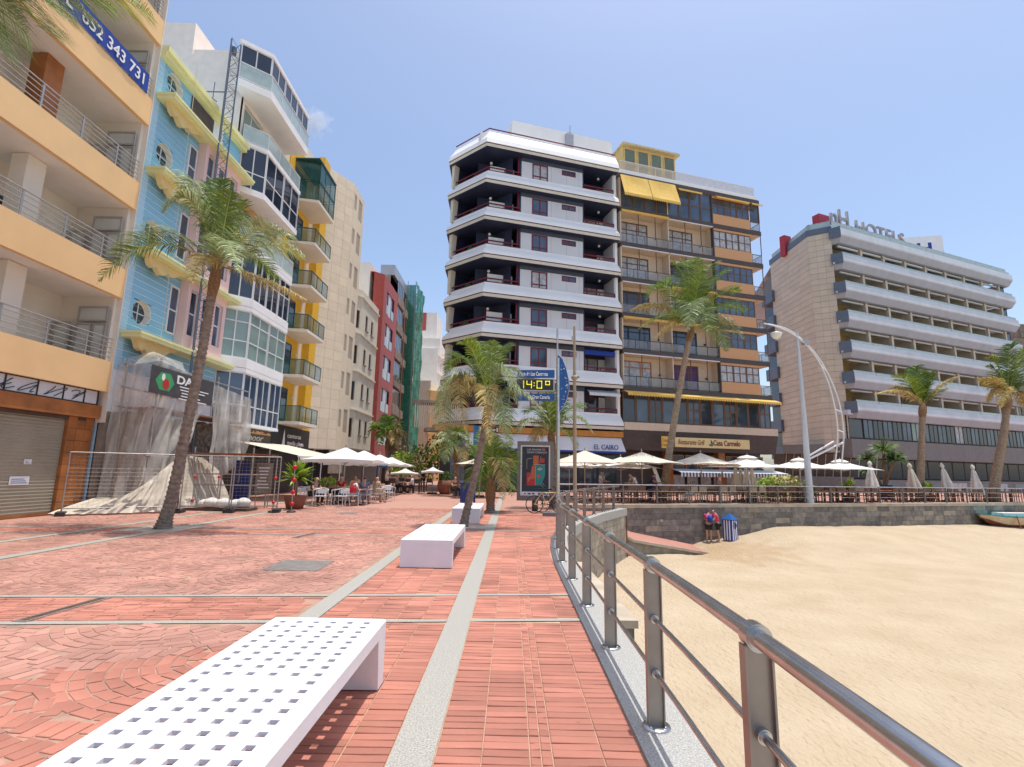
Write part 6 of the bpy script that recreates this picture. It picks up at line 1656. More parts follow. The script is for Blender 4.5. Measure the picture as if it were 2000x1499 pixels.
um('leftmost cream parasol of the terrace row, next to the slim tall pole', 1142, 880, 906, 30, 128, mt='umbrella_cream', sides=4, rot=.2, group=ug)
um('low back-row parasol showing between the two leftmost terrace parasols', 1112, 893, 914, 33.5, 118, mt='umbrella_white', rot=.1, group=ug)
um('wide back-row parasol with scalloped hanging edge below the second terrace parasol', 1212, 893, 915, 33.5, 125, mt='umbrella_white', rot=.05, group=ug)
um('cream parasol just left of the slender tall palm trunk', 1253, 883, 906, 30, 158, mt='umbrella_cream', sides=8, rot=.1, group=ug)
um('greyish cream parasol to the right of the slender tall palm trunk', 1368, 885, 908, 31, 140, mt='umbrella_cream', sides=8, rot=.2, group=ug)
um('white parasol with round vent cap above the bundle of folded parasols', 1459, 892, 914, 31.5, 118, rot=.3, cap=True, group=ug)
um('white capped parasol directly left of the thick lamp pole', 1560, 897, 916, 33, 96, rot=.15, cap=True, group=ug)
um('white parasol at the right end of the open row, under the curved lamp arcs', 1640, 900, 918, 33.5, 98, rot=.15, cap=True, group=ug)
um('cream parasol partly hidden behind the leaning palm and plank enclosure', 938, 893, 908, 32, 98, mt='umbrella_cream', group='street cafe parasols', rot=.3)
ul = 'white cafe parasols along the left terrace'
um('nearest big white parasol on the left, with straight hanging valance', 676, 874, 900, 24.5, 128, rot=.08, valance=.16, group=ul)
um('second big white parasol on the left, overlapping the nearest one', 712, 880, 906, 28.5, 118, rot=.05, valance=.12, group=ul)
um('third white parasol of the left row, partly hidden behind the second', 742, 888, 908, 33, 100, rot=.05, valance=.12, group=ul)
um('fourth white parasol of the left row with its edge over the dark bar stools', 765, 893, 910, 38, 84, rot=.05, valance=.1, group=ul)
um('small low white parasol right of the left row', 792, 915, 925, 36, 50, rot=.1, valance=.1, group=ul)
um('small isolated white parasol with scalloped edge in the middle of the street', 846, 912, 922, 35, 42, rot=.1, valance=.12, mt='umbrella_white', group=ul)
um('sliver of white parasol left of the dark plank enclosure', 872, 914, 923, 44, 22, rot=.1, group=ul)
def closed(label, x, yT, yB, Y, mt='umbrella_dirty', lean=0.0, base=True, r=.33):
    T = aY(x, yT, Y); Bm = aY(x, yB, Y); t_ = thing('closed_parasol', label, 'umbrella', (T.x, Y, 0), 0, 'folded parasols'); m_ = MB(); n = 26; H = T.z-Bm.z; vs = []
    prof = [(0, .04), (.06, .10), (.12, .12), (.17, .06), (.22, .11), (.4, .16), (.7, .24), (1.0, .30)]
    ph = random.uniform(0, 6)
    for t, rr in prof:
        for j in range(n):
            a = 2*math.pi*j/n; f = 1+.35*math.sin(a*5+ph+t*1.5)*min(1, t*2)+.12*math.sin(a*9+ph)
            vs.append((T.x+lean*t*H+rr*r/.3*f*math.cos(a), Y+rr*r/.3*f*math.sin(a), T.z-H*t+(.07*math.sin(a*5+1) if t == 1 else 0)))
    fs = [(i*n+j, (i+1)*n+j, (i+1)*n+(j+1) % n, i*n+(j+1) % n) for i in range(len(prof)-1) for j in range(n)]
    m_.raw(vs, fs, 0, True); m_.raw(vs[:n], [tuple(range(n))]); m_.build('folded_canopy', mt, t_)
    m_ = MB(); m_.tube([(T.x, Y, 0), (T.x, Y, T.z+.05)], .035, 8); m_.build('pole', 'pole_wood', t_)
    m_ = MB(); m_.lathe((T.x, Y, 0), [(.3, 0), (.3, .08), (.06, .12), (.05, .3)], 12); m_.build('base', 'dark', t_)
random.seed(6)
closed('greenish white folded parasol nearest to the open parasols', 1698, 901, 955, 34.5)
closed('beige folded parasol beside the palm with golden fronds', 1775, 905, 962, 36, mt='umbrella_cream', r=.36, lean=.12)
closed('white folded parasol between the two hotel palms, leaning slightly right', 1838, 905, 962, 37, lean=.18)
closed('white folded parasol next to the stout right-hand palm', 1898, 908, 965, 37.5, lean=.12)
for i, (x, mt, lab) in enumerate([(1436, 'umbrella_cream', 'leftmost folded parasol of the bundle under the capped parasol'), (1446, 'umbrella_cream', 'second folded parasol of the bundle under the capped parasol'), (1456, 'umbrella_dirty', 'middle folded parasol of the bundle, browner than the rest'), (1468, 'umbrella_cream', 'rightmost folded parasol of the bundle')]):
    closed(lab, x, 914+i % 2*2, 950, 32.3+.3*(i % 2), mt=mt, r=.24)
# ================================================================== CHAIRS & TABLES
def chair_alu(loc, rz, label):
    t_ = thing('armchair', label, 'chair', (0, 0, 0)); W_, D_, SH, AH = .25, .24, .44, .68
    m_ = MB(); m_.box(-W_+.02, W_-.02, -D_+.02, D_-.02, SH-.02, SH+.005); m_.build('seat', 'chair_white', t_)
    m_ = MB(); m_.tube([(-W_-.03, -D_-.02, AH), (-W_-.04, .08, AH), (-W_+.02, D_+.02, AH+.04), (0, D_+.07, AH+.08), (W_-.02, D_+.02, AH+.04), (W_+.04, .08, AH), (W_+.03, -D_-.02, AH)], .014, 6); m_.build('armrest', 'chair_white', t_)
    m_ = MB(); m_.box(-W_+.05, W_-.05, D_+.03, D_+.045, AH-.15, AH+.04); m_.build('backrest', 'chair_white', t_)
    for sx in (-1, 1):
        m_ = MB(); m_.tube([(sx*(W_+.03), -D_-.02, AH), (sx*W_, -D_, SH), (sx*(W_+.02), -D_-.03, 0)], .014, 6); m_.build('leg', 'chair_white', t_)
        m_ = MB(); m_.tube([(sx*(W_-.02), D_+.02, AH+.03), (sx*W_, D_-.02, SH), (sx*(W_+.02), D_+.07, 0)], .014, 6); m_.build('leg', 'chair_white', t_)
    for i in range(3):
        m_ = MB(); m_.tube([(-.12+.12*i, D_-.02, SH), (-.12+.12*i, D_+.05, AH+.05)], .009, 5); m_.build('slat', 'chair_white', t_)
    return place(t_, loc, rz)
def chair_teak(loc, rz, label, mt='teak'):
    t_ = thing('terrace_chair', label, 'chair', (0, 0, 0), 0); 
    m_ = MB(); m_.box(-.24, .24, -.23, .23, .42, .46); m_.build('seat', mt, t_)
    m_ = MB(); m_.box(-.24, .24, .21, .235, .62, .92); m_.build('backrest', mt, t_)
    for sx in (-1, 1):
        m_ = MB(); m_.box(sx*.22-.02, sx*.22+.02, -.22, -.18, 0, .64); m_.build('leg', mt, t_)
        m_ = MB(); m_.box(sx*.22-.02, sx*.22+.02, .19, .23, 0, .92); m_.build('leg', mt, t_)
        m_ = MB(); m_.box(sx*.22-.025, sx*.22+.025, -.24, .2, .64, .67); m_.build('armrest', mt, t_)
    return place(t_, loc, rz)
def table(loc, rz, label, top='teak', leg='teak_dark', w=.42, cloth_=None, d=.42):
    t_ = thing('cafe_table', label, 'table', (0, 0, 0)); m_ = MB(); m_.box(-w, w, -d, d, .70, .74); m_.build('tabletop', top, t_)
    for sx in (-1, 1):
        for sy in (-1, 1):
            m_ = MB(); m_.box(sx*(w-.06)-.02, sx*(w-.06)+.02, sy*(d-.06)-.02, sy*(d-.06)+.02, 0, .70); m_.build('leg', leg, t_)
    if cloth_: m_ = MB(); m_.box(-w*.8, w*.8, -.16, .16, .742, .75); m_.build('table_runner', cloth_, t_)
    return place(t_, loc, rz)
g = 'white aluminium armchairs on the left cafe terrace'
spots = [(625, 990, 3.3), (664, 990, 2.9), (686, 988, 3.5), (709, 986, 3.0), (733, 983, 2.6), (758, 979, 3.6), (592, 986, 3.9), (606, 980, .6), (648, 978, .3), (700, 975, .2), (728, 973, .4)]
labs = ['empty white armchair facing away, front left of the cafe table', 'empty white armchair next to the one at the front left', 'white armchair turned aside behind the red bag', 'white armchair under the man in the blue-grey shirt', 'white armchair under the woman in beige', 'empty white armchair at the right end of the terrace', 'white armchair half hidden by the spiky planter palm', 'white armchair under the person in black', 'white armchair on the far side of the first table', 'white armchair on the far side of the second table', 'white armchair on the far side of the third table']
c0_ = None
for (x, y, rz), lb in zip(spots, labs):
    q = G(x, y)
    if c0_ is None: c0_ = chair_alu((q.x, q.y, 0), rz-math.pi, lb); c0_['group'] = g
    else: place(dup(c0_), (q.x, q.y, 0), rz-math.pi, lb, g)
for i, (x, y) in enumerate(((640, 984), (690, 981), (745, 976))):
    q = G(x, y); table((q.x, q.y, 0), .1, ['first cafe table with bright green flowers', 'second cafe table in front of the man in red', 'third cafe table at the right end of the left terrace'][i], top='umbrella_cream' if i else 'teak', leg='chair_white').__setitem__('group', 'tables of the left cafe')
q = G(637, 984); t_ = shrub('flower_arrangement', 'bright lime green flowers standing on the first cafe table', (q.x, q.y, .742), .42, .4, 'leaf_lime', n=120, leaf=.14, cat='flowers')
# bar stools and dark furniture in the street
random.seed(12)
dk = None
for i, (x, y) in enumerate(((768, 962), (776, 963), (790, 961), (800, 962), (812, 963), (825, 961), (868, 965), (884, 966), (896, 967), (782, 957), (838, 959))):
    q = G(x, y); mt = 'dark_brown' if i < 6 or i > 8 else 'wicker'
    lb = ['dark bar chair nearest to the white armchairs', 'second dark bar chair from the left under the small parasols', 'third dark bar chair beside the low white parasol', 'fourth dark bar chair beside the low white parasol', 'fifth dark bar chair near the isolated parasol', 'sixth dark bar chair near the isolated parasol', 'wicker chair beside the big round planter', 'middle wicker chair before the plank enclosure', 'wicker chair next to the blue litter bin', 'dark chair set back behind the bar chairs', 'dark chair right of the isolated parasol pole'][i]
    c_ = chair_teak((q.x, q.y, 0), random.uniform(0, 6), lb, mt); c_['group'] = 'dark chairs of the street bars' if mt != 'wicker' else 'wicker chairs before the plank enclosure'
for i, (x, y) in enumerate(((783, 963), (818, 963), (888, 963))):
    q = G(x, y); table((q.x, q.y, 0), .2, ['small dark table between the bar chairs', 'small dark table near the isolated parasol', 'small table among the wicker chairs'][i], top='dark_brown')
q = G(868, 966); t_ = thing('round_planter', 'big round terracotta planter with dark foliage at the street cafe', 'planter', (q.x, q.y+.3, 0)); m_ = MB(); m_.lathe((q.x, q.y+.3, 0), [(.001, 0), (.35, 0), (.55, .5), (.5, .85), (.42, .9), (.001, .85)], 16); m_.build('pot', 'terracotta', t_)
m_ = MB()
for i in range(160):
    a = random.uniform(0, 6.28); rr = random.uniform(0, .5); p = Vector((q.x+rr*math.cos(a), q.y+.3+rr*math.sin(a), random.uniform(.85, 1.4))); d = Vector((random.gauss(0, 1), random.gauss(0, 1), 1)).normalized()*.2; s = d.orthogonal().normalized()*.06; m_.raw([p, p+d*.5+s, p+d, p+d*.5-s], [(0, 1, 2, 3)])
m_.build('foliage', 'leaf_shrub', t_)
# terrace furniture on the seawall
random.seed(31)
tt = None; ch = None; cw_ = None; wherew = ['by the left end of the seawall railing', 'beside the seated man with the cap', 'left of the tall palm trunk', 'right of the tall palm trunk', 'in front of the seated woman', 'near the standing man in the rose shirt', 'below the bundle of folded parasols', 'before the lime shrub', 'before the golden shrub', 'left of the lamp pole', 'right of the lamp pole', 'below the last open parasol', 'before the potted palm', 'below the greenish folded parasol', 'before the blue pot', 'right of the blue pot', 'below the beige folded parasol', 'right of the palm with golden fronds', 'below the leaning folded parasol', 'left of the stout palm']
tabs = [1.9, 4.2, 6.2, 8.3, 10.4, 12.2, 13.9, 15.4, 16.9, 18.3, 20.2, 21.6, 23.0, 24.3, 25.7, 27.2, 29.0, 31.2, 33.4, 35.6]
for i, s in enumerate(tabs):
    d = -1.5-random.random()*.5; rz = math.atan2(SWD.y, SWD.x)
    p = swf.pt(s, d, 0); lb = 'teak terrace table with orange cloth '+wherew[i]
    if tt is None: tt = table(p, rz, lb, cloth_='orange_cloth', w=.5, d=.36); tt['group'] = 'terrace tables behind the seawall railing'
    else: place(dup(tt), p, rz, lb, 'terrace tables behind the seawall railing')
    for j, (ds, dd, a) in enumerate(((-.3, -.72, 0), (.32, -.72, 0), (-.3, .62, math.pi), (.32, .62, math.pi))):
        if random.random() < .12: continue
        pp = swf.pt(s+ds, d-dd*1.0, 0); lb = ('near ' if dd < 0 else 'far ')+('left' if ds < 0 else 'right')+' chair of the terrace table '+wherew[i]
        rot = rz+(math.pi if dd < 0 else 0)+random.uniform(-.15, .15)
        if i in (3, 4, 5):
            if cw_ is None: cw_ = chair_teak(pp, rot, lb, 'wicker'); cw_['group'] = 'wicker terrace chairs'
            else: place(dup(cw_), pp, rot, lb, 'wicker terrace chairs')
        elif ch is None: ch = chair_teak(pp, rot, lb, 'teak_dark'); ch['group'] = 'dark teak terrace chairs'
        else: place(dup(ch), pp, rot, lb, 'dark teak terrace chairs')
# ================================================================== PEOPLE
def skinmesh(name, verts, edges, radii, mt, parent, sub=1):
    me = bpy.data.meshes.new(name); me.from_pydata([tuple(v) for v in verts], edges, []); me.materials.append(M[mt])
    o = bpy.data.objects.new(name, me); COL.objects.link(o); o.parent = parent
    sk = o.modifiers.new('Skin', 'SKIN'); sk.use_smooth_shade = True
    lay = me.skin_vertices[0] if len(me.skin_vertices) else None
    for i, r in enumerate(radii): lay.data[i].radius = (r, r) if not isinstance(r, tuple) else r
    lay.data[0].use_root = True
    sb = o.modifiers.new('Subdivision', 'SUBSURF'); sb.levels = sub; sb.render_levels = sub
    return o
def person(label, loc, rz, pose='stand', shirt='white', trousers='blue', skin='skin', hair='hair_dark', sc=1.0, shorts=False, longhair=False, arm='down', bend=0.0, cap=None, stride=0.0, shoes='dark'):
    t_ = thing('person', label, 'person', loc, rz); t_.scale = (sc, sc, sc)
    V = Vector   # faces -y
    if pose == 'sit':
        hip = V((0, 0, .50)); kn = lambda s: V((s*.13, -.44, .50)); an = lambda s: V((s*.13, -.42, .08)); toe = lambda s: V((s*.14, -.58, .04))
    else:
        hip = V((0, 0, .93)); kn = lambda s: V((s*.10, -.03-s*stride*.5, .50)); an = lambda s: V((s*.10, .02-s*stride, .08)); toe = lambda s: V((s*.12, -.14-s*stride, .035))
    b = bend; rot = lambda v: V((v.x, v.y*math.cos(b)-v.z*math.sin(b), v.y*math.sin(b)+v.z*math.cos(b)))
    chest = hip+rot(V((0, 0, .34))); neck = hip+rot(V((0, .0, .52))); head = neck+rot(V((0, -.03, .10))); crown = head+rot(V((0, -.005, .11)))
    nose = head+rot(V((0, -.105, .035)))
    sh = lambda s: hip+rot(V((s*.17, 0, .46)))
    if arm == 'down': el = lambda s: sh(s)+V((s*.06, .02, -.28)); wr = lambda s: el(s)+V((s*.0, -.08, -.24))
    elif arm == 'table': el = lambda s: sh(s)+V((s*.08, -.12, -.24)); wr = lambda s: el(s)+V((-s*.10, -.24, .02))
    elif arm == 'head': el = lambda s: sh(s)+(V((.10, -.14, .02)) if s > 0 else V((-.06, -.02, -.27))); wr = lambda s: el(s)+(V((-.12, -.06, .24)) if s > 0 else V((0, -.16, -.16)))
    else: el = lambda s: sh(s)+V((s*.05, -.10, -.25)); wr = lambda s: el(s)+V((-s*.05, -.22, -.02))
    vs = [hip, hip+rot(V((0, 0, .16))), chest, neck, head, crown]; r = [(.15, .11), (.13, .10), (.16, .11), .055, (.082, .095), (.06, .07)]
    ed = [(0, 1), (1, 2), (2, 3), (3, 4), (4, 5)]
    vs.append(nose); r.append(.016); ed.append((4, 6))
    for s in (-1, 1):
        i = len(vs); vs += [hip+V((s*.10, 0, -.06)) if pose != 'sit' else hip+V((s*.11, -.06, 0)), (kn(s)+hip+V((s*.1, 0, 0)))/2, kn(s), (kn(s)+an(s))/2+V((0, .02, 0)), an(s), toe(s)]
        r += [.095, .085, .06, .055, .04, .035]; ed += [(0, i), (i, i+1), (i+1, i+2), (i+2, i+3), (i+3, i+4), (i+4, i+5)]
        i = len(vs); d = (wr(s)-el(s)).normalized(); hd = wr(s)+d*.07
        vs += [sh(s), el(s), wr(s), hd]; r += [.062, .043, .028, .034]; ed += [(2, i), (i, i+1), (i+1, i+2), (i+2, i+3)]
        side = d.orthogonal().normalized()
        for k, (off_, ln) in enumerate(((-.026, .065), (-.009, .08), (.009, .077), (.026, .06))):
            j = len(vs); vs += [hd+side*off_+d*.03, hd+side*off_*1.2+d*(.03+ln*.6)+side.cross(d)*.008, hd+side*off_*1.2+d*(.03+ln)+side.cross(d)*.025]; r += [.010, .009, .008]; ed += [(i+3, j), (j, j+1), (j+1, j+2)]
        j = len(vs); vs += [wr(s)+d*.03+side*.035, wr(s)+d*.08+side*.055]; r += [.011, .009]; ed += [(i+2, j), (j, j+1)]
    skinmesh('body', vs, ed, r, skin, t_)
    # shirt
    vs = [hip+rot(V((0, 0, .02))), hip+rot(V((0, 0, .18))), chest, hip+rot(V((0, 0, .47)))]; r = [(.168, .13), (.148, .118), (.178, .128), (.075, .07)]; ed = [(0, 1), (1, 2), (2, 3)]
    for s in (-1, 1):
        i = len(vs); vs += [sh(s), sh(s)*.42+el(s)*.58]; r += [.078, .062]; ed += [(2, i), (i, i+1)]
    skinmesh('shirt', vs, ed, r, 'cloth_'+shirt, t_)
    vs = [hip+V((0, 0, .05))]; r = [(.17, .13)]; ed = []
    for s in (-1, 1):
        i = len(vs); vs += [hip+V((s*.10, 0, -.06)) if pose != 'sit' else hip+V((s*.11, -.06, 0)), (kn(s)+hip+V((s*.1, 0, 0)))/2, kn(s)+V((0, 0, .05 if pose != 'sit' else 0))]; r += [.115, .10, .078]; ed += [(0, i), (i, i+1), (i+1, i+2)]
        if not shorts: vs += [(kn(s)+an(s))/2, an(s)+V((0, 0, .03))]; r += [.07, .06]; ed += [(i+2, i+3), (i+3, i+4)]
    skinmesh('trousers', vs, ed, r, 'cloth_'+trousers, t_)
    # hair
    vs = [head+rot(V((0, .03, .07))), head+rot(V((0, .055, .0)))]; r = [(.092, .10), (.085, .075)]; ed = [(0, 1)]
    if longhair: vs += [head+rot(V((0, .08, -.14))), head+rot(V((0, .09, -.28)))]; r += [(.08, .05), (.05, .03)]; ed += [(1, 2), (2, 3)]
    skinmesh('hair', vs, ed, r, hair, t_)
    if cap: skinmesh('cap', [head+rot(V((0, .01, .10))), head+rot(V((0, -.12, .08)))], [(0, 1)], [(.098, .105), (.06, .02)], 'cloth_'+cap, t_)
    if not (shorts and shoes is None):
        for s in (-1, 1): skinmesh('shoe', [an(s)+V((0, .03, -.03)), toe(s)], [(0, 1)], [.045, .04], shoes, t_)
    return t_
def P_(x, y): q = G(x, y); return (q.x, q.y, 0)
def seatp(x, Y): q = aY(x, 930, Y); return (q.x, Y, 0)
person('person in a black shirt seated sideways at the first cafe table', seatp(613, 22.6), 1.2, 'sit', 'black', 'black', arm='table', bend=.25)
person('person in a red top seated behind the second cafe table', seatp(669, 24.2), -.3, 'sit', 'red', 'navy', arm='table', hair='hair_grey')
person('person in a white shirt leaning over beside the red bag', seatp(685, 23.0), 2.0, 'sit', 'white', 'grey', arm='table', bend=.5, hair='hair_blond')
person('man in a blue-grey shirt seated with his back to the viewer', (G(709, 986).x, G(709, 986).y, 0), math.pi, 'sit', 'blue', 'grey', arm='table', bend=.1)
person('woman in a beige dress with long blond hair seated with folded arms', (G(733, 983).x, G(733, 983).y, 0), 2.6, 'sit', 'beige', 'beige', arm='front', hair='hair_blond', longhair=True)
person('person seated at the back between the tables in pale clothes', seatp(695, 25.6), .2, 'sit', 'beige', 'grey', arm='table')
for x_, Y_, rz_, ps_n, sh_, lb_ in ((776, 34.5, 1.8, 'sit', 'grey', 'person in grey seated at the dark bar chairs left of the low parasol'), (806, 34, -1.4, 'sit', 'white', 'person in white seated at the dark bar chairs under the low parasol'), (889, 30.5, .6, 'sit', 'brown', 'person in brown seated among the wicker chairs'), (826, 43, .2, 'stand', 'navy', 'distant walker in navy in the middle of the street'), (756, 30, 1.9, 'stand', 'white', 'waiter in a white shirt standing behind the left cafe tables'), (648, 25.4, -.2, 'sit', 'lightblue', 'person in light blue seated behind the lime green flowers')):
    person(lb_, seatp(x_, Y_), rz_, ps_n, sh_, 'black', arm='table' if ps_n == 'sit' else 'front', stride=.15 if Y_ > 40 else 0)
def TP(x, Y): q = aY(x, 950, Y); return (q.x, Y, 0)
person('long-haired woman with bare shoulders walking on the terrace at the left', TP(1173, 29.5), .9, 'stand', 'lightblue', 'white', 'skin_tan', 'hair_blond', longhair=True, stride=.12, arm='front', bend=.15)
person('man in a pale shirt and cap stooping over a terrace table', TP(1243, 29.3), -1.2, 'stand', 'white', 'beige', arm='front', bend=.55, cap='grey')
person('waiter in dark clothes bending towards a table beside the menu board', TP(1270, 29.6), 1.1, 'stand', 'navy', 'navy', 'skin_tan', arm='front', bend=.35)
person('woman seated in a patterned brown top with dark hair tied up', TP(1352, 29.6), -1.6, 'sit', 'brown', 'white', 'skin_tan', arm='table')
person('man in a rose shirt standing with one hand raised to his head', TP(1405, 30.3), 1.4, 'stand', 'rose', 'grey', 'skin_tan', arm='head')
person('man in a light blue shirt leaning on the railing at the far right', swf.pt(40.6, -.75, 0), math.atan2(SWD.y, SWD.x)+.1, 'stand', 'lightblue', 'navy', arm='front', bend=.25)
q = aY(1388, 1053, 27.7)
person('person in a magenta shirt with a blue backpack standing by the seawall', (q.x, q.y+.2, zs(q.x, q.y+.2)), 2.7, 'stand', 'magenta', 'black', shorts=True, shoes=None, arm='front', bend=.25)
q2 = aY(1404, 1053, 27.75)
person('person in a pink shirt facing the one with the backpack beside the striped hut', (q2.x, q2.y, zs(q2.x, q2.y)), -1.9, 'stand', 'pink', 'black', shorts=True, shoes=None, arm='front', bend=.25)
bp_ = thing('backpack', 'small blue backpack worn on the back of the person in magenta', 'backpack', (q.x, q.y, -.6)); m_ = MB()
zc = zs(q.x, q.y)+1.2; m_.ball((q.x+.03, q.y+.02, zc), .15, 10, sz=1.35); m_.build('bag', 'banner_blue', bp_); m_ = MB(); m_.tube([(q.x+.03, q.y+.02, zc+.18), (q.x+.03, q.y+.18, zc+.2), (q.x+.03, q.y+.22, zc-.1)], .018, 6); m_.build('strap', 'banner_blue', bp_)
# ================================================================== STRIPED BEACH HUT
q = aY(1426, 1047, 27.9); X0, Y0, Z0 = q.x, q.y, zs(q.x, q.y)
hut = thing('beach_hut', 'blue and white striped canvas hut with pointed blue roof against the seawall', 'beach hut', (X0, Y0, Z0))
hf = Fr((X0, Y0), u=(.83, .55)); hf2 = Fr(hf.pt(-.0, 0, 0).xy, u=(.55, -.83))
w_ = .62; n = 7
def stripes(f_, L, name):
    m_ = MB(f_)
    for i in range(n): m_.poly([(L*i/n, 0, Z0+.02), (L*(i+1)/n, 0, Z0+.02), (L*(i+1)/n, 0, Z0+1.08), (L*i/n, 0, Z0+1.08)], i % 2)
    m_.build(name, ['banner_blue', 'white_paint'], hut)
A = Vector((X0-.33, Y0+.12)); B = Vector((X0-.02, Y0-.28)); C2 = Vector((X0+.42, Y0-.02)); D2 = Vector((X0+.1, Y0+.4))
for i, (a, b) in enumerate(((A, B), (B, C2), (C2, D2), (D2, A))):
    f_ = Fr(a, b); stripes(f_, f_.L, 'canvas_side')
    m_ = MB(f_)
    for k in range(6): m_.poly([(f_.L*k/6, .02, Z0+1.09), (f_.L*(k+.5)/6, .03, Z0+1.0), (f_.L*(k+1)/6, .02, Z0+1.09)])
    m_.build('scallop_trim', 'banner_blue', hut)
ap = ((A+B+C2+D2)/4); m_ = MB(); q4 = [(p+(p-ap).normalized()*.06) for p in (A, B, C2, D2)]
m_.raw([(p.x, p.y, Z0+1.08) for p in q4]+[(ap.x, ap.y, Z0+1.42)], [(0, 1, 4), (1, 2, 4), (2, 3, 4), (3, 0, 4)]); m_.build('roof', 'sign_blue', hut)
f_ = Fr(B, C2); m_ = MB(f_)
for rr in (.12,): m_.tube([(f_.L*.52+rr*math.cos(a*math.pi/8), .012, Z0+.78+rr*1.1*math.sin(a*math.pi/8)) for a in range(17)], .016, 5)
m_.tube([(f_.L*.52, .015, Z0+.6), (f_.L*.52, .015, Z0+.95)], .014, 5); m_.tube([(f_.L*.52-.08, .015, Z0+.78), (f_.L*.52+.08, .015, Z0+.78)], .014, 5); m_.build('emblem', 'banner_blue', hut)
# ================================================================== CLOCK SIGN
CY = 19.43
def ax(x, y, Y=CY): p = aY(x, y, Y); return p.x, p.z
ck = thing('clock_sign', 'tall steel pole with blue Playa de Las Canteras boards, digital clock and starry blue sail', 'sign', (1.78, CY, 0))
cf = Fr((0, CY), u=(1, 0))
x0, _ = ax(1090, 800); zt_ = ax(1088, 760)[1]
m_ = MB(); m_.tube([(x0, CY, .0), (x0, CY, ax(1090, 700)[1])], .075, 12); m_.tube([(x0-.03, CY, ax(1090, 700)[1]), (x0-.03, CY, ax(1088, 642)[1])], .035, 8); m_.build('pole', 'steel', ck)
m_ = MB(); m_.box(x0-.55, x0+.2, CY-.3, CY+.3, .0, .12); m_.build('base', 'taupe', ck)
def board_(xa, ya, xb, yb, name, mt, d0=-.09, d1=.03, tilt=0):
    a = ax(xa, ya); b = ax(xb, yb); m_ = MB(cf); m_.prism([(a[0], b[1]-.03), (b[0], b[1]), (b[0], a[1]), (a[0], a[1]-.03)], d0, d1); m_.build(name, mt, ck); return a[0], b[0], a[1], b[1]
L_, R__, T_, Bt = board_(1011, 722, 1083, 738, 'name_board', 'sign_blue')
text('Playa de Las Canteras', 'lettering', cf, L_+.05, .035, Bt+.06, .205, 'white_paint', ck, ext=.004, sx=.62, tilt=.0, bold=.006)
L_, R__, T_, Bt = board_(1007, 739, 1083, 765, 'clock_case', 'alu', -.16, .04)
m_ = MB(cf); m_.box(L_+.05, R__-.05, .04, .05, Bt+.04, T_-.04); m_.build('clock_face', 'dark', ck)
dig = mat('digit_yellow', (.75, .72, .02), .4, emit=.55)
def seg7(ch, s, z, h, w):
    m_ = MB(cf); t = h*.11; S_ = {'1': 'bc', '4': 'bcfg', '0': 'abcdef', 'o': 'abfg'}[ch]
    R7 = {'a': (s, s+w, z+h-t, z+h), 'b': (s+w-t, s+w, z+h/2, z+h), 'c': (s+w-t, s+w, z, z+h/2), 'd': (s, s+w, z, z+t), 'e': (s, s+t, z, z+h/2), 'f': (s, s+t, z+h/2, z+h), 'g': (s, s+w, z+h/2-t/2, z+h/2+t/2)}
    for c in S_: q = R7[c]; m_.box(q[0]+.003, q[1]-.003, .05, .055, q[2]+.003, q[3]-.003)
    m_.build('clock_digit', 'digit_yellow', ck)
W0 = R__-L_; hz = (T_-Bt)*.62; zz = Bt+(T_-Bt)*.19
seg7('1', L_+W0*.10, zz, hz, W0*.12); seg7('4', L_+W0*.28, zz, hz, W0*.14); seg7('0', L_+W0*.54, zz, hz, W0*.14); seg7('o', L_+W0*.76, zz, hz, W0*.12)
m_ = MB(cf)
for k in (.3, .65): m_.box(L_+W0*.465, L_+W0*.49, .05, .055, zz+hz*k, zz+hz*k+.035)
m_.build('clock_colon', 'digit_yellow', ck)
L_, R__, T_, Bt = board_(1011, 768, 1083, 783, 'lower_board', 'sign_blue')
text('Gran Canaria', 'lettering', cf, R__-.86, .035, Bt+.06, .2, 'white_paint', ck, ext=.004, sx=.62, bold=.004)
pts = [(1090, 694), (1098, 702), (1105, 720), (1110, 742), (1111, 760), (1107, 780), (1099, 798), (1090, 808)]
W3 = [ax(*p) for p in pts]; m_ = MB(cf); m_.prism([(a, b) for a, b in W3][::-1], .0, .06); m_.build('blue_sail', 'sign_blue', ck)
m_ = MB(cf); m_.tube([(a, .03, b) for a, b in W3], .022, 6); m_.build('sail_rim', 'alu', ck)
m_ = MB(cf); random.seed(2)
for i in range(24):
    y = random.uniform(706, 800); k = (y-694)/114; xr = 1091+18*math.sin(math.pi*k)**.7; x = random.uniform(1094, xr-1) if xr > 1096 else 1093
    a = ax(x, y); r_ = random.choice((.016, .022, .034)); m_.poly([(a[0]+r_*(1 if j % 2 == 0 else .45)*math.cos(j*math.pi/5), .064, a[1]+r_*(1 if j % 2 == 0 else .45)*math.sin(j*math.pi/5)) for j in range(10)])
m_.build('stars', 'white_paint', ck)
# slim pole to the right
sp2 = thing('flag_pole', 'slim weathered pole with a knobbly loudspeaker head right of the clock sign', 'pole', (2.7, 22, 0))
a = aY(1122, 700, 22); m_ = MB(); m_.tube([(a.x, 22, 0), (a.x, 22, aY(1120, 745, 22).z), (a.x, 22, aY(1118, 638, 22).z)], [.085, .075, .05], 10); m_.build('shaft', 'pole_wood', sp2)
z_ = aY(1122, 738, 22).z; m_ = MB(); m_.lathe((a.x, 22, z_), [(.05, -.15), (.14, -.05), (.16, .02), (.1, .08), (.05, .1)], 10); m_.tube([(a.x, 22, z_), (a.x+.2, 21.9, z_+.03)], .06, 8); m_.build('speaker_head', 'pole_wood', sp2)
m_ = MB(); z_ = aY(1119, 664, 22).z; m_.box(a.x-.12, a.x-.04, 21.95, 22.05, z_-.1, z_+.15); m_.build('small_box', 'alu', sp2)
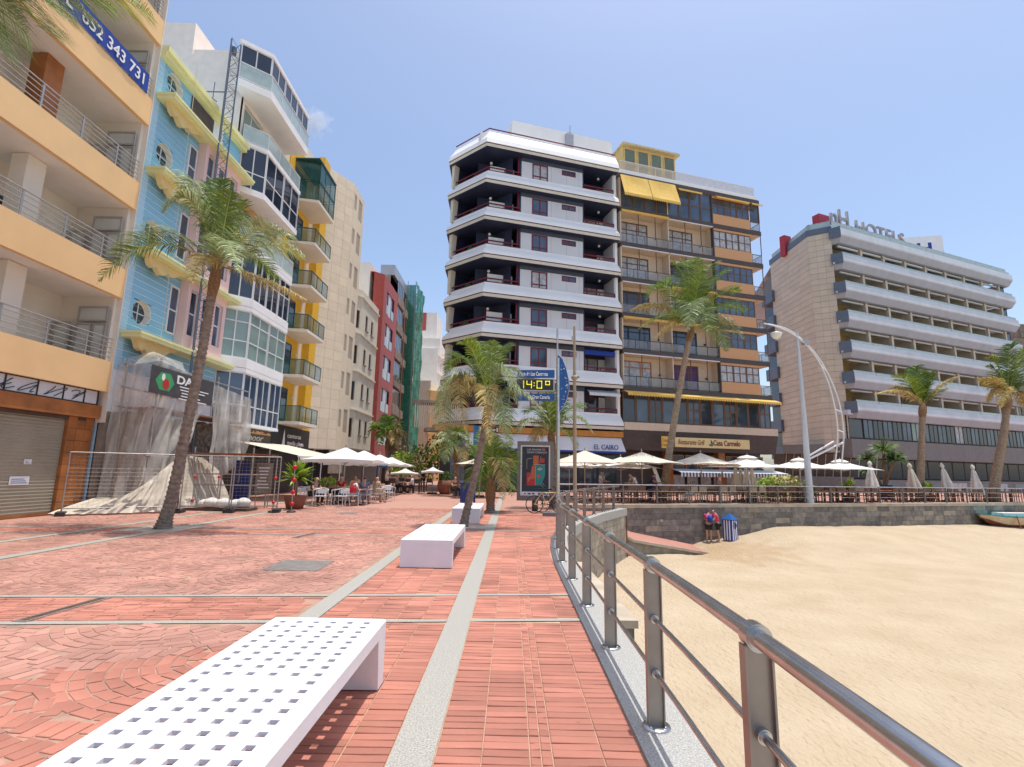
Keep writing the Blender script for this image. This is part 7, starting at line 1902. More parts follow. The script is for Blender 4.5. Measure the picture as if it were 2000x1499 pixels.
# ================================================================== ADVERTISING PANEL
AY = 21.5; af = Fr((0, AY), u=(1, 0)); ad = thing('advertising_panel', 'street advertising case with dark poster of angular coloured shapes by the clock pole', 'advertising panel', (1, AY, 0))
a = aY(1008, 862, AY); b = aY(1082, 980, AY); c = aY(1008, 980, AY); XL, XR, ZB, ZT = c.x+.02, b.x-.02, b.z+.02, a.z
m_ = MB(af)
for q in ((XL, XL+.14, ZB, ZT), (XR-.14, XR, ZB, ZT), (XL+.14, XR-.14, ZT-.16, ZT), (XL+.14, XR-.14, ZB, ZB+.2)): m_.box(q[0], q[1], -.16, .04, q[2], q[3])
m_.build('frame', 'taupe', ad)
m_ = MB(af); m_.box(XL+.1, XR-.1, -.15, -.0, ZB+.1, ZT-.1); m_.build('light_box', 'white_paint', ad)
m_ = MB(af); m_.box((XL+XR)/2-.12, (XL+XR)/2+.12, -.12, 0, 0, ZB); m_.build('foot', 'dark', ad)
pl, pr, pb, pt_ = XL+.20, XR-.20, ZB+.36, ZT-.22; pw, ph_ = pr-pl, pt_-pb
po = MB(af); po.poly([(pl, .004, pb), (pr, .004, pb), (pr, .004, pt_), (pl, .004, pt_)]); poster = po.build('poster', mat('poster_ink', (.018, .022, .045), .35), ad)
def pp_(pts, mt, lay):
    m_ = MB(af); m_.poly([(pl+pw*x, .004+lay*.0015, pb+ph_*y) for x, y in pts]); m_.build('poster_shape', mt, poster)
mat('ink_teal', (.03, .25, .24), .5); mat('ink_orange', (.55, .13, .04), .5); mat('ink_red', (.50, .03, .03), .5); mat('ink_pink', (.5, .16, .13), .5); mat('ink_white', (.6, .58, .5), .5)
pp_([(.50, .14), (.72, .14), (.86, .36), (.86, .60), (.50, .60)], 'ink_teal', 1); pp_([(.18, .14), (.50, .14), (.50, .28), (.30, .42), (.18, .42)], 'ink_red', 2)
pp_([(.30, .28), (.50, .28), (.50, .58), (.38, .58)], 'ink_orange', 3); pp_([(.42, .60), (.62, .60), (.62, .80), (.42, .80)], 'ink_orange', 4); pp_([(.70, .64), (.84, .64), (.84, .74), (.70, .74)], 'ink_red', 5)
pp_([(.63+.06*math.cos(i*.52), .34+.045*math.sin(i*.52)) for i in range(12)], 'ink_orange', 6); pp_([(.56, .50), (.65, .53), (.76, .51), (.66, .47)], 'ink_white', 7); pp_([(.62, .505), (.66, .52), (.70, .505), (.66, .49)], 'poster_ink', 8)
pp_([(.22, .2), (.36, .3), (.33, .36), (.2, .3)], 'ink_pink', 9)
m_ = MB(af)
for q in (((.50, .14), (.50, .60)), ((.18, .50), (.18, .72)), ((.18, .72), (.38, .74)), ((.72, .16), (.80, .10)), ((.76, .2), (.84, .14)), ((.42, .60), (.86, .60)), ((.66, .62), (.70, .78))): m_.tube([(pl+pw*q[0][0], .02, pb+ph_*q[0][1]), (pl+pw*q[1][0], .02, pb+ph_*q[1][1])], .008, 4)
m_.build('line_art', 'ink_white', poster)
text('LAS PALMAS DE', 'lettering', af, pl+pw*.18, .012, pt_-.16, .115, 'ink_white', poster, ext=.001, sx=.95)
text('GRAN CANARIA', 'lettering', af, pl+pw*.18, .012, pt_-.27, .115, 'ink_white', poster, ext=.001, sx=.98)
m_ = MB(af); 
for i in range(4): m_.box(pl+pw*(.78), pl+pw*.84, .01, .013, pt_-.30+i*.07, pt_-.26+i*.07)
m_.build('print_marks', 'ink_red', poster)
m_ = MB(af)
for i in range(3): m_.box(pl+.03, pr-.03, .008, .010, pb+.05+i*.09, pb+.058+i*.09)
m_.build('print_lines', 'ink_teal', poster)
m_ = MB(af)
for s, w in ((.1, .05), (.22, .12), (.38, .1), (.6, .3)): m_.box(pl+pw*s, pl+pw*(s+w), .002, .006, ZB+.25, ZB+.31)
m_.build('logo_strip', 'sign_blue', ad)
# ================================================================== BIN, SIGNPOST, BICYCLE
q = G(908, 985); t_ = thing('litter_bin', 'tall dark blue litter bin behind the farthest bench', 'bin', (q.x, q.y, 0)); m_ = MB(); m_.box(q.x-.22, q.x+.22, q.y-.22, q.y+.22, .02, .95); m_.build('body', 'blue_plastic', t_); m_ = MB(); m_.lathe((q.x, q.y, .95), [(.33, 0), (.33, .05), (.2, .12), (.001, .14)], 4, sm=False); m_.build('lid', 'blue_plastic', t_)
SY = 26.5; sf = Fr((0, SY), u=(1, 0)); a = aY(926, 985, SY); t_ = thing('direction_signpost', 'blue signpost with dotted dark direction boards behind the leaning palm', 'sign', (a.x, SY, 0))
m_ = MB(); m_.tube([(a.x, SY, 0), (a.x, SY, aY(925, 870, SY).z)], .06, 8); m_.build('post', 'blue_plastic', t_)
z0, z1 = aY(925, 880, SY).z, aY(925, 832, SY).z; m_ = MB(sf); m_.box(a.x-.13, a.x+.13, -.06, .06, z0, z1); m_.build('blue_panel', mat('panel_blue', (.01, .16, .40), .4), t_)
m_ = MB(sf)
for i in range(7): m_.box(a.x+.18, a.x+.28, .0, .02, z0+.08+i*.17, z0+.17+i*.17)
m_.build('pictogram_dots', 'white_paint', t_)
for i in range(3):
    m_ = MB(sf); m_.box(a.x+.32, a.x+1.15, -.03, .0, z0+.05+i*.42, z0+.40+i*.42); bdd = m_.build('direction_board', 'dark', t_); m_ = MB(sf); m_.box(a.x+.55, a.x+1.0-.15*(i % 2), 0, .004, z0+.2+i*.42, z0+.25+i*.42); m_.box(a.x+1.05, a.x+1.12, 0, .004, z0+.12+i*.42, z0+.32+i*.42); m_.build('board_print', 'white_paint', bdd)
t2 = thing('street_sign', 'small teal rectangular sign on a post among the left parasols', 'sign', (aY(738, 900, 27).x, 27, 0)); f_ = Fr((0, 27), u=(1, 0)); a = aY(740, 904, 27); b = aY(757, 914, 27); m_ = MB(f_); m_.box(a.x, b.x, -.02, .02, b.z, a.z); m_.build('plate', 'panel_blue', t2); m_ = MB(); m_.tube([(a.x-.06, 27, 0), (a.x-.06, 27, a.z)], .04, 6); m_.build('post', 'blue_plastic', t2)
def bike(x, Y, label, sc=1.0, frame='canopy_yellow', rz=0.1):
    t_ = thing('bicycle', label, 'bicycle', (x, Y, 0), rz); R_ = .33
    def w(cx):
        m_ = MB(); m_.tube([(cx+R_*math.cos(i*math.pi/12), 0, R_+.01+R_*math.sin(i*math.pi/12)) for i in range(25)], .018, 6); wh = m_.build('tyre', 'rubber'); wh.parent = t_
        m_ = MB()
        for i in range(12): m_.tube([(cx, 0, R_+.01), (cx+R_*math.cos(i*.5236), 0, R_+.01+R_*math.sin(i*.5236))], .003, 3)
        s_ = m_.build('spokes', 'galv'); s_.parent = wh
    w(0); w(1.02)
    m_ = MB(); z = R_+.01
    for a, b in (((0, z), (.30, .82)), ((.30, .82), (.44, .30)), ((0, z), (.44, .30)), ((.44, .30), (.84, .78)), ((.32, .78), (.84, .80)), ((.84, .86), (1.02, z))): m_.tube([(a[0], 0, a[1]), (b[0], 0, b[1])], .018, 6)
    m_.build('frame', frame).parent = t_
    m_ = MB(); m_.tube([(.84, 0, .86), (.82, 0, 1.0), (.74, -.25, 1.02)], .014, 6); m_.tube([(.82, 0, 1.0), (.74, .25, 1.02)], .014, 6); m_.build('handlebar', 'black_metal').parent = t_
    m_ = MB(); m_.box(.16, .42, -.07, .07, .88, .93); m_.build('saddle', 'rubber').parent = t_
    m_ = MB(); m_.tube([(.44+.1*math.cos(i*.6283), .03, .30+.1*math.sin(i*.6283)) for i in range(11)], .01, 5); m_.build('chainring', 'black_metal').parent = t_
    return t_
q = G(1036, 1003); bike(q.x+.15, q.y, 'yellow-framed bicycle parked under the advertising panel'); b_ = bike(q.x+.45, q.y+.45, 'dark bicycle leaning behind the yellow one', frame='black_metal', rz=-.25)
# ================================================================== LAMP WITH ARCS
LY = 30.57; q = G(1583, 984); lp = thing('street_lamp', 'thick tapered lamp pole with a tall double curved arc beside it', 'street lamp', (q.x, q.y, 0)); LYY = q.y
m_ = MB(); tp = aY(1556, 650, LYY); m_.tube([(q.x, LYY, 0), (q.x, LYY, 1.5), (q.x+.02, LYY, 5), (q.x, LYY, tp.z)], [.20, .19, .14, .07], 16); m_.build('pole', 'hotel_grey', lp)
arc = [(1492, 632), (1522, 640), (1552, 655), (1580, 680), (1602, 712), (1620, 755), (1631, 800), (1636, 840), (1634, 880), (1631, 905)]
arc2 = [(1500, 633), (1535, 642), (1565, 662), (1592, 690), (1614, 725), (1632, 765), (1643, 805), (1648, 845), (1646, 882), (1644, 906)]
A1 = [tuple(aY(x, y, LYY-.1)) for x, y in arc]; A2_ = [tuple(aY(x, y, LYY+.3)) for x, y in arc2]
def smooth(P, n=4):
    P = [Vector(p) for p in P]; out = []
    for k in range(len(P)-1):
        p0, p1, p2, p3 = P[max(k-1, 0)], P[k], P[k+1], P[min(k+2, len(P)-1)]
        for i in range(n): f = i/n; out.append(tuple(.5*((2*p1)+(p2-p0)*f+(2*p0-5*p1+4*p2-p3)*f*f+(3*p1-p0-3*p2+p3)*f**3)))
    return out+[tuple(P[-1])]
for A_ in (A1, A2_): m_ = MB(); m_.tube(smooth(A_), .042, 8); m_.build('arc', 'alu_white', lp)
for k in (2, 4, 6, 7): m_ = MB(); m_.tube([A1[k], A2_[k]], .035, 6); m_.build('cross_tie', 'alu_white', lp)
for (x, y, x2, y2) in ((1576, 893, 1628, 863), (1580, 897, 1646, 865)): m_ = MB(); m_.tube([tuple(aY(x, y, LYY)), tuple(aY(x2, y2, LYY+.1))], .06, 8); m_.build('strut', 'alu_white', lp)
c_ = aY(1516, 652, LYY); m_ = MB(); m_.lathe((c_.x, c_.y, c_.z-.1), [(.02, -.28), (.2, -.2), (.32, .0), (.34, .12), (.2, .2), (.05, .25)], 14); m_.build('lamp_head', 'lamp_glass', lp)
c_ = aY(1574, 668, LYY); m_ = MB(); m_.box(c_.x-.2, c_.x+.15, LYY-.15, LYY+.15, c_.z-.2, c_.z+.1); m_.build('floodlight', 'alu', lp)
c_ = aY(1636, 877, LYY); m_ = MB(); m_.lathe((c_.x, c_.y, c_.z), [(.07, -.12), (.14, -.1), (.14, .1), (.07, .12)], 10); m_.build('clamp', 'dark', lp)
# ================================================================== BOAT
q = G(1958, 1034, -1.62); bt = thing('rowing_boat', 'small wooden boat with teal gunwale and cream hull propped on the sand', 'boat', (q.x+2, q.y, -1.6))
bf = Fr((aY(1913, 1010, q.y-.2).x, q.y-.2), u=(1, .12)); LB = 5.2; zt0 = aY(1913, 1004, q.y).z
def hull(t):  # returns half beam, sheer z, keel z
    return .85*math.sin(math.pi*min(1, t*.93+.04))**.55*(1 if t > .0 else 0), zt0-.10*math.sin(math.pi*t)+.02, zt0-.98+.62*max(0, 1-t*3.2)**1.6
N_ = 18; rows_ = [(1.0, 0.0), (.97, .12), (.9, .34), (.72, .62), (.42, .86), (.0, 1.0)]
def strip_(r0, r1, mt, name):
    m_ = MB(bf)
    for sgn in (1, -1):
        for i in range(N_):
            qs = []
            for (t, k) in ((i/N_, r0), (i/N_, r1), ((i+1)/N_, r1), ((i+1)/N_, r0)):
                hb, zs_, zk = hull(t); a = rows_[k]; qs.append((t*LB+.25*a[1]*max(0, 1-t*4), sgn*hb*a[0], zs_+(zk-zs_)*a[1]))
            m_.poly(qs, 0, True)
    m_.build(name, mt, bt)
strip_(0, 1, mat('boat_teal', (.03, .32, .36), .4), 'gunwale'); strip_(1, 3, mat('boat_cream', (.60, .46, .30), .5, var=.12, stain=.15), 'hull_side'); strip_(3, 5, mat('boat_red', (.26, .09, .05), .5, var=.2), 'hull_bottom')
m_ = MB(bf)
for i in range(N_):
    a, b = hull(i/N_), hull((i+1)/N_); m_.poly([(i/N_*LB, a[0]*.96, a[1]-.05), ((i+1)/N_*LB, b[0]*.96, b[1]-.05), ((i+1)/N_*LB, -b[0]*.96, b[1]-.05), (i/N_*LB, -a[0]*.96, a[1]-.05)])
m_.build('deck', 'boat_teal', bt)
m_ = MB(bf); m_.box(1.4, 4.6, -.4, .4, zt0-.12, zt0+.1); m_.build('folded_cover', 'umbrella_dirty', bt)
m_ = MB(bf)
for s in (1.0, 3.6):
    m_.tube([(s-.35, .5, -1.72), (s, .3, zt0-.75)], .05, 6); m_.tube([(s+.35, .5, -1.72), (s, .3, zt0-.75)], .05, 6); m_.tube([(s-.3, -.5, -1.7), (s, -.3, zt0-.75)], .05, 6); m_.tube([(s+.3, -.5, -1.7), (s, -.3, zt0-.75)], .05, 6)
m_.build('trestle', 'dark_brown', bt)
m_ = MB(bf); m_.tube([(1.9, .95, -1.75), (1.75, .86, zt0-.05)], .035, 6); m_.build('prop', 'teak', bt)
# ================================================================== LATTICE MAST
MY = 21.0; a = aY(400, 560, MY); zt_ = aY(455, 85, MY).z; ms_ = thing('lattice_mast', 'tall triangular steel lattice mast standing before the blue building', 'mast', (a.x, MY, 0))
cs = [(a.x+.26*math.cos(k*2.094+.5), MY+.26*math.sin(k*2.094+.5)) for k in range(3)]
for x, y in cs: m_ = MB(); m_.tube([(x, y, 0), (x, y, zt_)], .034, 6); m_.build('chord', 'hotel_steel', ms_)
m_ = MB(); z = .2; k = 0
while z < zt_-.5:
    for i in range(3):
        p, r_ = cs[i], cs[(i+1) % 3]; m_.tube([(p[0], p[1], z), (r_[0], r_[1], z+.42)], .012, 4); m_.tube([(r_[0], r_[1], z+.42), (p[0], p[1], z+.84)], .012, 4); m_.tube([(p[0], p[1], z), (r_[0], r_[1], z)], .01, 4)
    z += .84
m_.build('lattice_bracing', 'hotel_steel', ms_)
zc = aY(425, 180, MY).z; m_ = MB(); m_.tube([(a.x-.2, MY, zc), (a.x-1.4, MY+.3, zc+.25)], .03, 5); m_.tube([(a.x-.5, MY, zc-.5), (a.x-1.4, MY+.3, zc+.25)], .025, 5); m_.tube([(a.x-.7, MY, zc+.5), (a.x-.7, MY, zc-.5)], .02, 5); m_.build('wall_bracket', 'hotel_steel', ms_)
m_ = MB(); zc = zt_-.6; m_.tube([(a.x, MY, zc), (a.x, MY, zc+.35)], .12, 8); m_.build('pulley_wheel', 'hotel_steel', ms_)
rp2 = thing('hoist_rope', 'thin pale hoist rope hanging left of the lattice mast', 'rope', (-12.9, 19.5, 0)); m_ = MB(); b0 = aY(370, 250, 19.2); m_.tube([(b0.x, 19.2, b0.z+3), (b0.x, 19.2, .9)], .012, 5); m_.build('rope', 'umbrella_cream', rp2)
# ================================================================== SCAFFOLD, PLASTIC, FENCE
scf = thing('scaffold', 'steel tube scaffold wrapped in plastic against the foot of the blue building', 'scaffold', (-13.2, 21, 0))
for s in (17.95, 19.9, 21.6, 24.2):
    for d in (.25, 1.45):
        m_ = MB(LF); m_.tube([(s, d, 0), (s, d, 5.35 if s < 22 else 4.9)], .035, 6); m_.build('standard', 'galv', scf)
for z in (1.9, 3.6, 4.3, 5.1):
    for d in (.25, 1.45): m_ = MB(LF); m_.tube([(17.8, d, z), (24.3, d, z)], .03, 6); m_.build('ledger', 'galv', scf)
for z in (1.85, 3.55): m_ = MB(LF); m_.box(17.9, 24.2, .3, 1.4, z, z+.05); m_.build('platform', 'teak', scf)
m_ = MB(LF); m_.prism([(18.0, 0), (24.0, 0), (24.0, 3.1), (22.5, 3.5), (20.8, 3.2), (19.3, 3.6), (18.0, 3.4)], .02, .5); m_.build('exposed_rubble', 'grimy', bb)
random.seed(14); m_ = MB(LF)
for i in range(420):
    s, z, r_ = random.uniform(18.1, 23.8), random.uniform(.05, 3.4), random.uniform(.06, .2); a_ = [random.uniform(.7, 1.2) for _ in range(8)]
    m_.raw([LF.pt(s+dx*r_*a_[j], .45+.1*dy, z+dz*r_*.7*a_[(j+3) % 8]) for j, (dx, dy, dz) in enumerate(((-1, 0, -1), (1, 0, -1), (1, 0, 1), (-1, 0, 1), (-.6, 1.2, -.6), (.6, 1.3, -.5), (.5, 1.2, .6), (-.5, 1.3, .5)))], [(4, 5, 6, 7), (0, 1, 5, 4), (1, 2, 6, 5), (2, 3, 7, 6), (3, 0, 4, 7)])
m_.build('rubble_stones', 'sandstone', bb, kind='stuff')
pl_m = mat('plastic_sheet', (.74, .69, .60), .35, var=.12, scale=3, alpha=.52, bump=.6, bscale=6)
def veil(m, lo, hi):
    N = m.node_tree.nodes; L = m.node_tree.links; tc = N.new('ShaderNodeTexCoord'); mp = N.new('ShaderNodeMapping'); mp.inputs['Scale'].default_value = (2.2, 2.2, .55); mp.inputs['Rotation'].default_value = (.25, .1, 0)
    nz = N.new('ShaderNodeTexNoise'); nz.inputs['Scale'].default_value = .9; nz.inputs['Detail'].default_value = 5; nz.inputs['Distortion'].default_value = .5; r_ = N.new('ShaderNodeMapRange'); r_.inputs[1].default_value = .38; r_.inputs[2].default_value = .66; r_.inputs[3].default_value = lo; r_.inputs[4].default_value = hi
    L.new(tc.outputs['Object'], mp.inputs[0]); L.new(mp.outputs[0], nz.inputs['Vector']); L.new(nz.outputs['Fac'], r_.inputs[0]); L.new(r_.outputs[0], N['Principled BSDF'].inputs['Alpha'])
pl_w = mat('plastic_bundle', (.66, .58, .46), .55, alpha=.8, var=.15, scale=2, bump=.6, bscale=5)
veil(pl_m, .27, .56); veil(pl_w, .70, .95)
def sheet(top, bot, nu, nv, name, mt, parent, amp=.12, seed=0, pinch=0, bell=0.0, kf=9):
    def lerp(P, u):
        u *= len(P)-1; k = min(int(u), len(P)-2); f = u-k; return P[k]*(1-f)+P[k+1]*f
    T = [Vector(p) for p in top]; B_ = [Vector(p) for p in bot]; V_ = []; F_ = []
    for j in range(nv+1):
        v = j/nv
        for i in range(nu+1):
            u = i/nu; a = lerp(T, u); b = lerp(B_, u); p = a*(1-v)+b*v
            p.z = a.z+(b.z-a.z)*(v**(1-.25*bell) if bell else v)
            f = math.sin(u*kf*3.1+seed+1.5*math.sin(v*3+seed))+.6*math.sin(u*kf*6.3+v*4+seed*2)+.9*noise.noise(Vector((u*6, v*5, seed)))
            n = (lerp(T, min(1, u+.01))-lerp(T, max(0, u-.01))); n = Vector((n.y, -n.x, 0)).normalized()
            p += n*amp*f*(.15+.85*v**.7); V_.append(p)
    for j in range(nv):
        for i in range(nu): F_.append((j*(nu+1)+i, (j+1)*(nu+1)+i, (j+1)*(nu+1)+i+1, j*(nu+1)+i+1))
    m_ = MB(); m_.raw(V_, F_, 0, True); return m_.build(name, mt, parent)
ps_ = thing('plastic_sheeting', 'translucent plastic sheets draped over the scaffold and spilling onto the paving', 'sheeting', (-12.6, 19, 0))
sheet([(-13.95, 17.85, 5.05), (-12.5, 17.8, 5.3), (-12.45, 19.2, 5.15), (-12.45, 21.2, 4.95)], [(-13.95, 17.75, .45), (-13.0, 17.6, .45), (-12.4, 17.75, .8), (-12.25, 19.4, 1.7)], 90, 40, 'plastic_sheet', pl_m, ps_, amp=.10, seed=1)
sheet([(-13.95, 17.75, .5), (-13.0, 17.6, .5), (-12.4, 17.75, .95), (-12.1, 18.7, 1.8)], [(-14.35, 16.4, .04), (-13.6, 16.3, .05), (-12.6, 16.9, .05), (-11.7, 17.9, .06)], 70, 16, 'plastic_pile', pl_w, ps_, amp=.075, seed=3, kf=13)
sheet([(-12.42, 21.1, 4.95), (-12.4, 22.6, 4.85), (-12.35, 24.2, 4.75), (-13.6, 24.4, 4.7)], [(-12.3, 21.0, .9), (-12.25, 22.5, 1.3), (-12.3, 24.0, 2.0), (-13.5, 24.3, 2.6)], 80, 36, 'plastic_sheet', pl_m, ps_, amp=.12, seed=6)
sheet([(-13.95, 17.9, 5.3), (-13.2, 18.4, 5.7), (-12.6, 19.2, 5.45)], [(-13.95, 17.85, 5.0), (-12.5, 17.8, 5.25), (-12.45, 19.2, 5.1)], 20, 6, 'plastic_hood', pl_m, ps_, amp=.03, seed=2)
sheet([(-12.25, 19.2, 2.0), (-12.1, 20.4, 1.9), (-12.2, 21.8, 1.4)], [(-11.8, 18.6, .05), (-11.4, 20.0, .05), (-11.6, 22, .05)], 40, 16, 'plastic_bundle', pl_w, ps_, amp=.08, seed=9, kf=9)
bn2 = thing('scaffold_banner', 'dark contractor banner with parrot-coloured emblem and DAC lettering hung on the scaffold', 'banner', (-12.4, 19.5, 4.8))
bfr = Fr(LF.pt(18.0, 1.66, 0).xy, u=(0, 1)); zb_ = 4.25
a = bfr.px(298, 712); b = bfr.px(300, 768); a2 = bfr.px(408, 742)
z1, z0 = a[1], b[1]; s0, s1 = a[0], a2[0]+.4
m_ = MB(bfr); m_.box(s0, s1, -.02, 0, z0, z1); m_.build('panel', mat('banner_grey', (.06, .06, .065), .6, var=.2), bn2)
text('DAC', 'lettering', bfr, s0+(s1-s0)*.36, .01, z1-.42, .42, 'white_paint', bn2, ext=.003, sx=1.6, bold=.012)
m_ = MB(bfr)
for i, w in enumerate((.95, .8, .55, .62, .9)): m_.box(s0+(s1-s0)*.42+(.95-w)*.4, s0+(s1-s0)*.42+(.95-w)*.4+w*(s1-s0)*.52, .002, .006, z1-.54-i*.11, z1-.50-i*.11)
m_.build('small_print', 'white_paint', bn2)
ex, ez, er = s0+(s1-s0)*.2, (z0+z1)/2, (z1-z0)*.46
m_ = MB(bfr); m_.poly([(ex+er*(1.0 if i % 2 else .72)*1.15*math.cos(i*math.pi/4+.785), .004, ez+er*(1.0 if i % 2 == 0 else .72)*math.sin(i*math.pi/4+.785)) for i in range(8)]); m_.build('emblem_green', mat('emblem_green', (.05, .35, .13), .6), bn2)
m_ = MB(bfr); m_.poly([(ex+er*.42*math.cos(i*.628)+.05, .008, ez-.08+er*.45*math.sin(i*.628)) for i in range(10)]); m_.build('emblem_red', 'ink_red', bn2)
m_ = MB(bfr); m_.poly([(ex-.12+er*.22*math.cos(i*.9), .009, ez+.15+er*.3*math.sin(i*.9)) for i in range(7)]); m_.build('emblem_white', 'white_paint', bn2)
def fence(A, B, label, h=1.95, group='wire fence panels round the building works'):
    f_ = Fr(A, B); t_ = thing('fence_panel', label, 'fence', (A[0], A[1], 0), 0, group)
    for s in (0, f_.L): m_ = MB(f_); m_.tube([(s, 0, 0), (s, 0, h)], .022, 8); m_.build('post', 'galv', t_)
    m_ = MB(f_); m_.tube([(0, 0, h), (f_.L, 0, h)], .02, 8); m_.build('top_tube', 'galv', t_); m_ = MB(f_); m_.tube([(0, 0, .22), (f_.L, 0, .22)], .02, 8); m_.build('bottom_tube', 'galv', t_)
    m_ = MB(f_)
    for i in range(1, 14): z = .22+(h-.22)*i/14; m_.tube([(0, 0, z), (f_.L, 0, z)], .0045, 4)
    for i in range(1, int(f_.L/.12)): s = f_.L*i/int(f_.L/.12); m_.tube([(s, 0, .22), (s, 0, h)], .0028, 3)
    m_.build('wire_mesh', 'galv', t_, kind='stuff')
    for s in (0, f_.L): m_ = MB(f_); m_.box(s-.12, s+.12, -.3, .3, 0, .12); m_.build('foot', 'dark', t_)
f0 = G(118, 1008); f1 = G(346, 1002); f2_ = G(540, 1001)
fence((f0.x, f0.y), (f1.x-.05, f1.y-.02), 'left wire fence panel in front of the plastic and the shutter')
fence((f1.x+.05, f1.y+.02), ((f1.x+f2_.x)/2, (f1.y+f2_.y)/2), 'middle wire fence panel just right of the big palm trunk')
fence(((f1.x+f2_.x)/2+.08, (f1.y+f2_.y)/2), (f2_.x, f2_.y), 'right wire fence panel ending beside the pole with red balls')
# works clutter behind the fence
hoard = thing('timber_canopy', 'makeshift canopy of brown planks over steel tubes behind the fence', 'canopy', (-10, 20, 0))
qa = aY(365, 885, 19.6); qb = aY(535, 880, 20.6)
for i in range(9):
    t = i/9; m_ = MB(); m_.box(qa.x+.1+t*.4, qb.x-.2+t*.3, 19.5+i*.16, 19.63+i*.16, 2.02+random.uniform(0, .04), 2.08); m_.build('plank', 'teak' if i % 3 else 'timber_orange', hoard)
for x in (qa.x+.3, (qa.x+qb.x)/2, qb.x-.3):
    for y in (19.6, 20.9): m_ = MB(); m_.tube([(x, y, 0), (x, y, 2.3)], .03, 6); m_.build('post', 'galv', hoard)
for z in (.15, .9, 1.3): m_ = MB(); m_.tube([(qa.x, 19.55, z), (qb.x, 19.55, z)], .025, 6); m_.build('tube', 'galv', hoard)
bl_ = thing('blue_tarpaulin', 'blue tarpaulin hanging under the timber canopy', 'tarpaulin', (-9.6, 20.6, 0)); qa2 = aY(462, 900, 21)
sheet([(qa2.x, 21, 1.85), (qa2.x+.6, 20.8, 1.8)], [(qa2.x-.05, 20.9, .25), (qa2.x+.85, 20.7, .25)], 14, 10, 'sheet', 'blue_plastic', bl_, amp=.06, seed=4)
mn = thing('menu_board', 'chalk-written grey menu board leaning by the canopy', 'board', (-9, 20.5, 0)); qq = aY(500, 925, 20.8); f_ = Fr((qq.x, 20.8), u=(1, 0)); m_ = MB(f_); m_.box(0, .65, -.03, 0, .55, 1.75); m_.build('panel', 'grimy', mn)
m_ = MB(f_); random.seed(8)
for i in range(7): m_.box(.08+random.uniform(0, .1), .5+random.uniform(-.1, .08), 0, .004, .75+i*.13, .80+i*.13)
m_.build('chalk_writing', 'white_paint', mn); m_ = MB(f_); m_.tube([(.08, 0, 0), (.08, 0, .55)], .02, 5); m_.tube([(.57, 0, 0), (.57, 0, .55)], .02, 5); m_.build('legs', 'galv', mn)
sk_ = thing('rubble_sacks', 'white rubble sacks and debris on a pallet inside the fence', 'sacks', (-9.8, 19.6, 0)); random.seed(10)
for i in range(6):
    q_ = aY(400+i*14, 985, 19.2); m_ = MB(); m_.ball((q_.x, 19.2+random.uniform(-.3, .3), .22+.06*(i % 2)), .26, 8, sz=.7); m_.build('sack', 'umbrella_white', sk_)
m_ = MB(); q_ = aY(380, 990, 19.1); m_.box(q_.x-.3, q_.x+2.0, 18.9, 19.7, .0, .10); m_.build('pallet', 'dark_brown', sk_)
for k, (x, Y, lab) in enumerate(((572, 18.9, 'pole threaded with four red balls right of the fence'), (536, 18.75, 'pole with red couplers at the right fence end'), (425, 19.3, 'pole with red couplers left under the timber canopy'), (378, 19.2, 'pole with dull red couplers next to the big palm trunk'))):
    q_ = aY(x, 960, Y); t_ = thing('marker_pole', lab, 'pole', (q_.x, Y, 0)); m_ = MB(); m_.tube([(q_.x, Y, 0), (q_.x, Y, 1.9 if k else 1.75)], .022, 6); m_.build('tube', 'galv', t_)
    for z in ((.3, .72, 1.15, 1.6) if k == 0 else (.35, 1.2)): m_ = MB(); m_.ball((q_.x, Y, z), .085 if k == 0 else .06, 8); m_.build('red_ball', 'red_plastic', t_)
    m_ = MB(); m_.lathe((q_.x, Y, 0), [(.16, 0), (.16, .05), (.03, .08)], 10); m_.build('foot', 'dark', t_)
# red bag
q_ = aY(689, 962, 22.6); t_ = thing('red_bag', 'bright red bag hanging from a white armchair', 'bag', (q_.x, 22.6, .5)); m_ = MB(); m_.lathe((q_.x, 22.6, .55), [(.001, 0), (.13, .01), (.15, .2), (.11, .34), (.001, .35)], 6, sm=False); m_.build('bag', 'cloth_red', t_); m_ = MB(); m_.tube([(q_.x-.1, 22.6, .9), (q_.x, 22.6, 1.05), (q_.x+.1, 22.6, .9)], .012, 5); m_.build('handle', 'cloth_red', t_)
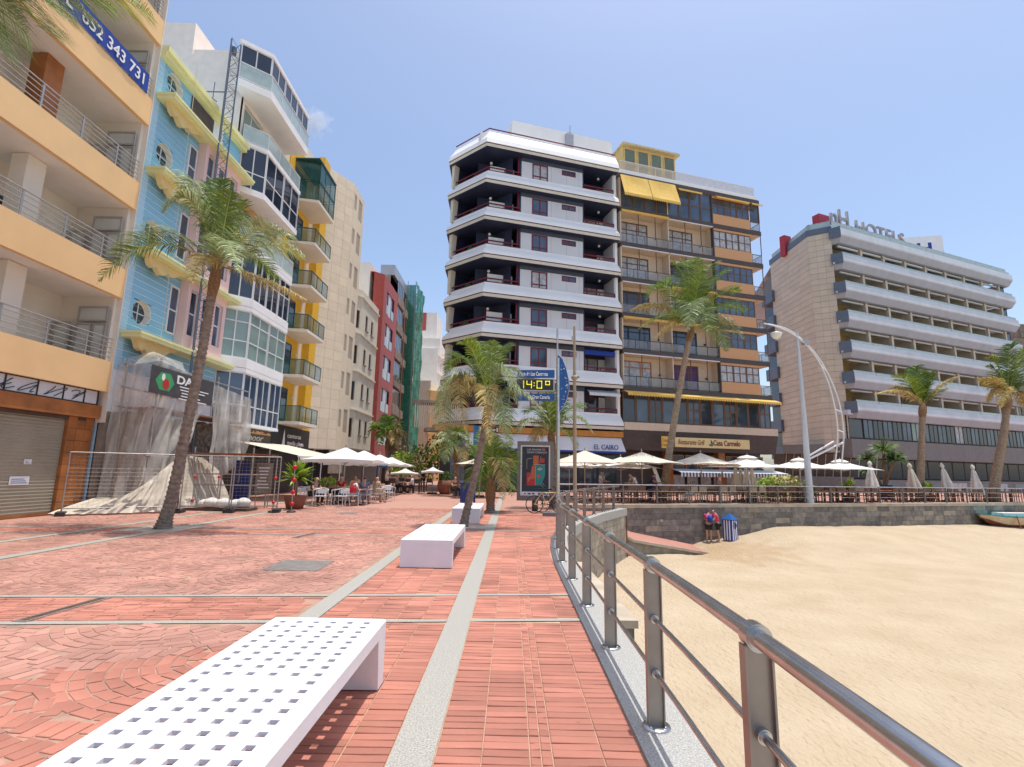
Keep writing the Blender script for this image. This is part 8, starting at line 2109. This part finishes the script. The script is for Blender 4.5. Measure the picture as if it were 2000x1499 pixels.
# menu stand near waiter
q_ = aY(1286, 936, 31.0); t_ = thing('menu_stand', 'tilted white menu stand beside the waiter at the foot of the tall palm', 'sign', (q_.x, 31, 0)); f_ = Fr((q_.x, 31), u=(.95, .1)); m_ = MB(f_); m_.prism([(-.15, 1.95), (-.35, 1.9), (0, .85), (.22, .95)], -.02, 0); m_.build('board', 'white_paint', t_); m_ = MB(f_); m_.tube([(.08, 0, 0), (.08, 0, .95)], .03, 6); m_.build('stand', 'galv', t_)
# small cloud far above the rooftops
cl = MB(); c_ = ray(612, 238).normalized()*1400; random.seed(3)
cm = bpy.data.materials.new('cloud'); cm.use_nodes = True; N = cm.node_tree.nodes; Lk = cm.node_tree.links
for n_ in list(N): N.remove(n_)
o_ = N.new('ShaderNodeOutputMaterial'); vo = N.new('ShaderNodeVolumePrincipled'); vo.inputs['Color'].default_value = (1, 1, 1, 1); vo.inputs['Anisotropy'].default_value = .3
tc = N.new('ShaderNodeTexCoord'); nz = N.new('ShaderNodeTexNoise'); nz.inputs['Scale'].default_value = .05; nz.inputs['Detail'].default_value = 5; Lk.new(tc.outputs['Object'], nz.inputs['Vector'])
ln = N.new('ShaderNodeVectorMath'); ln.operation = 'LENGTH'; mp = N.new('ShaderNodeMapping'); mp.inputs['Scale'].default_value = (1/44, 1/30, 1/34); Lk.new(tc.outputs['Object'], mp.inputs[0]); Lk.new(mp.outputs[0], ln.inputs[0])
ms1 = N.new('ShaderNodeMath'); ms1.operation = 'SUBTRACT'; Lk.new(nz.outputs['Fac'], ms1.inputs[0])
mm = N.new('ShaderNodeMath'); mm.operation = 'MULTIPLY'; mm.inputs[1].default_value = .42; Lk.new(ln.outputs['Value'], mm.inputs[0]); Lk.new(mm.outputs[0], ms1.inputs[1])
m3 = N.new('ShaderNodeMapRange'); m3.inputs[1].default_value = .12; m3.inputs[2].default_value = .45; m3.inputs[3].default_value = 0; m3.inputs[4].default_value = .03; Lk.new(ms1.outputs[0], m3.inputs[0]); Lk.new(m3.outputs[0], vo.inputs['Density']); Lk.new(vo.outputs[0], o_.inputs['Volume'])
cl.ball((0, 0, 0), 50, 12, sz=.9); co_ = cl.build('cloud', cm, kind='structure', label='single small faint white cloud above the rooftops'); co_.location = c_
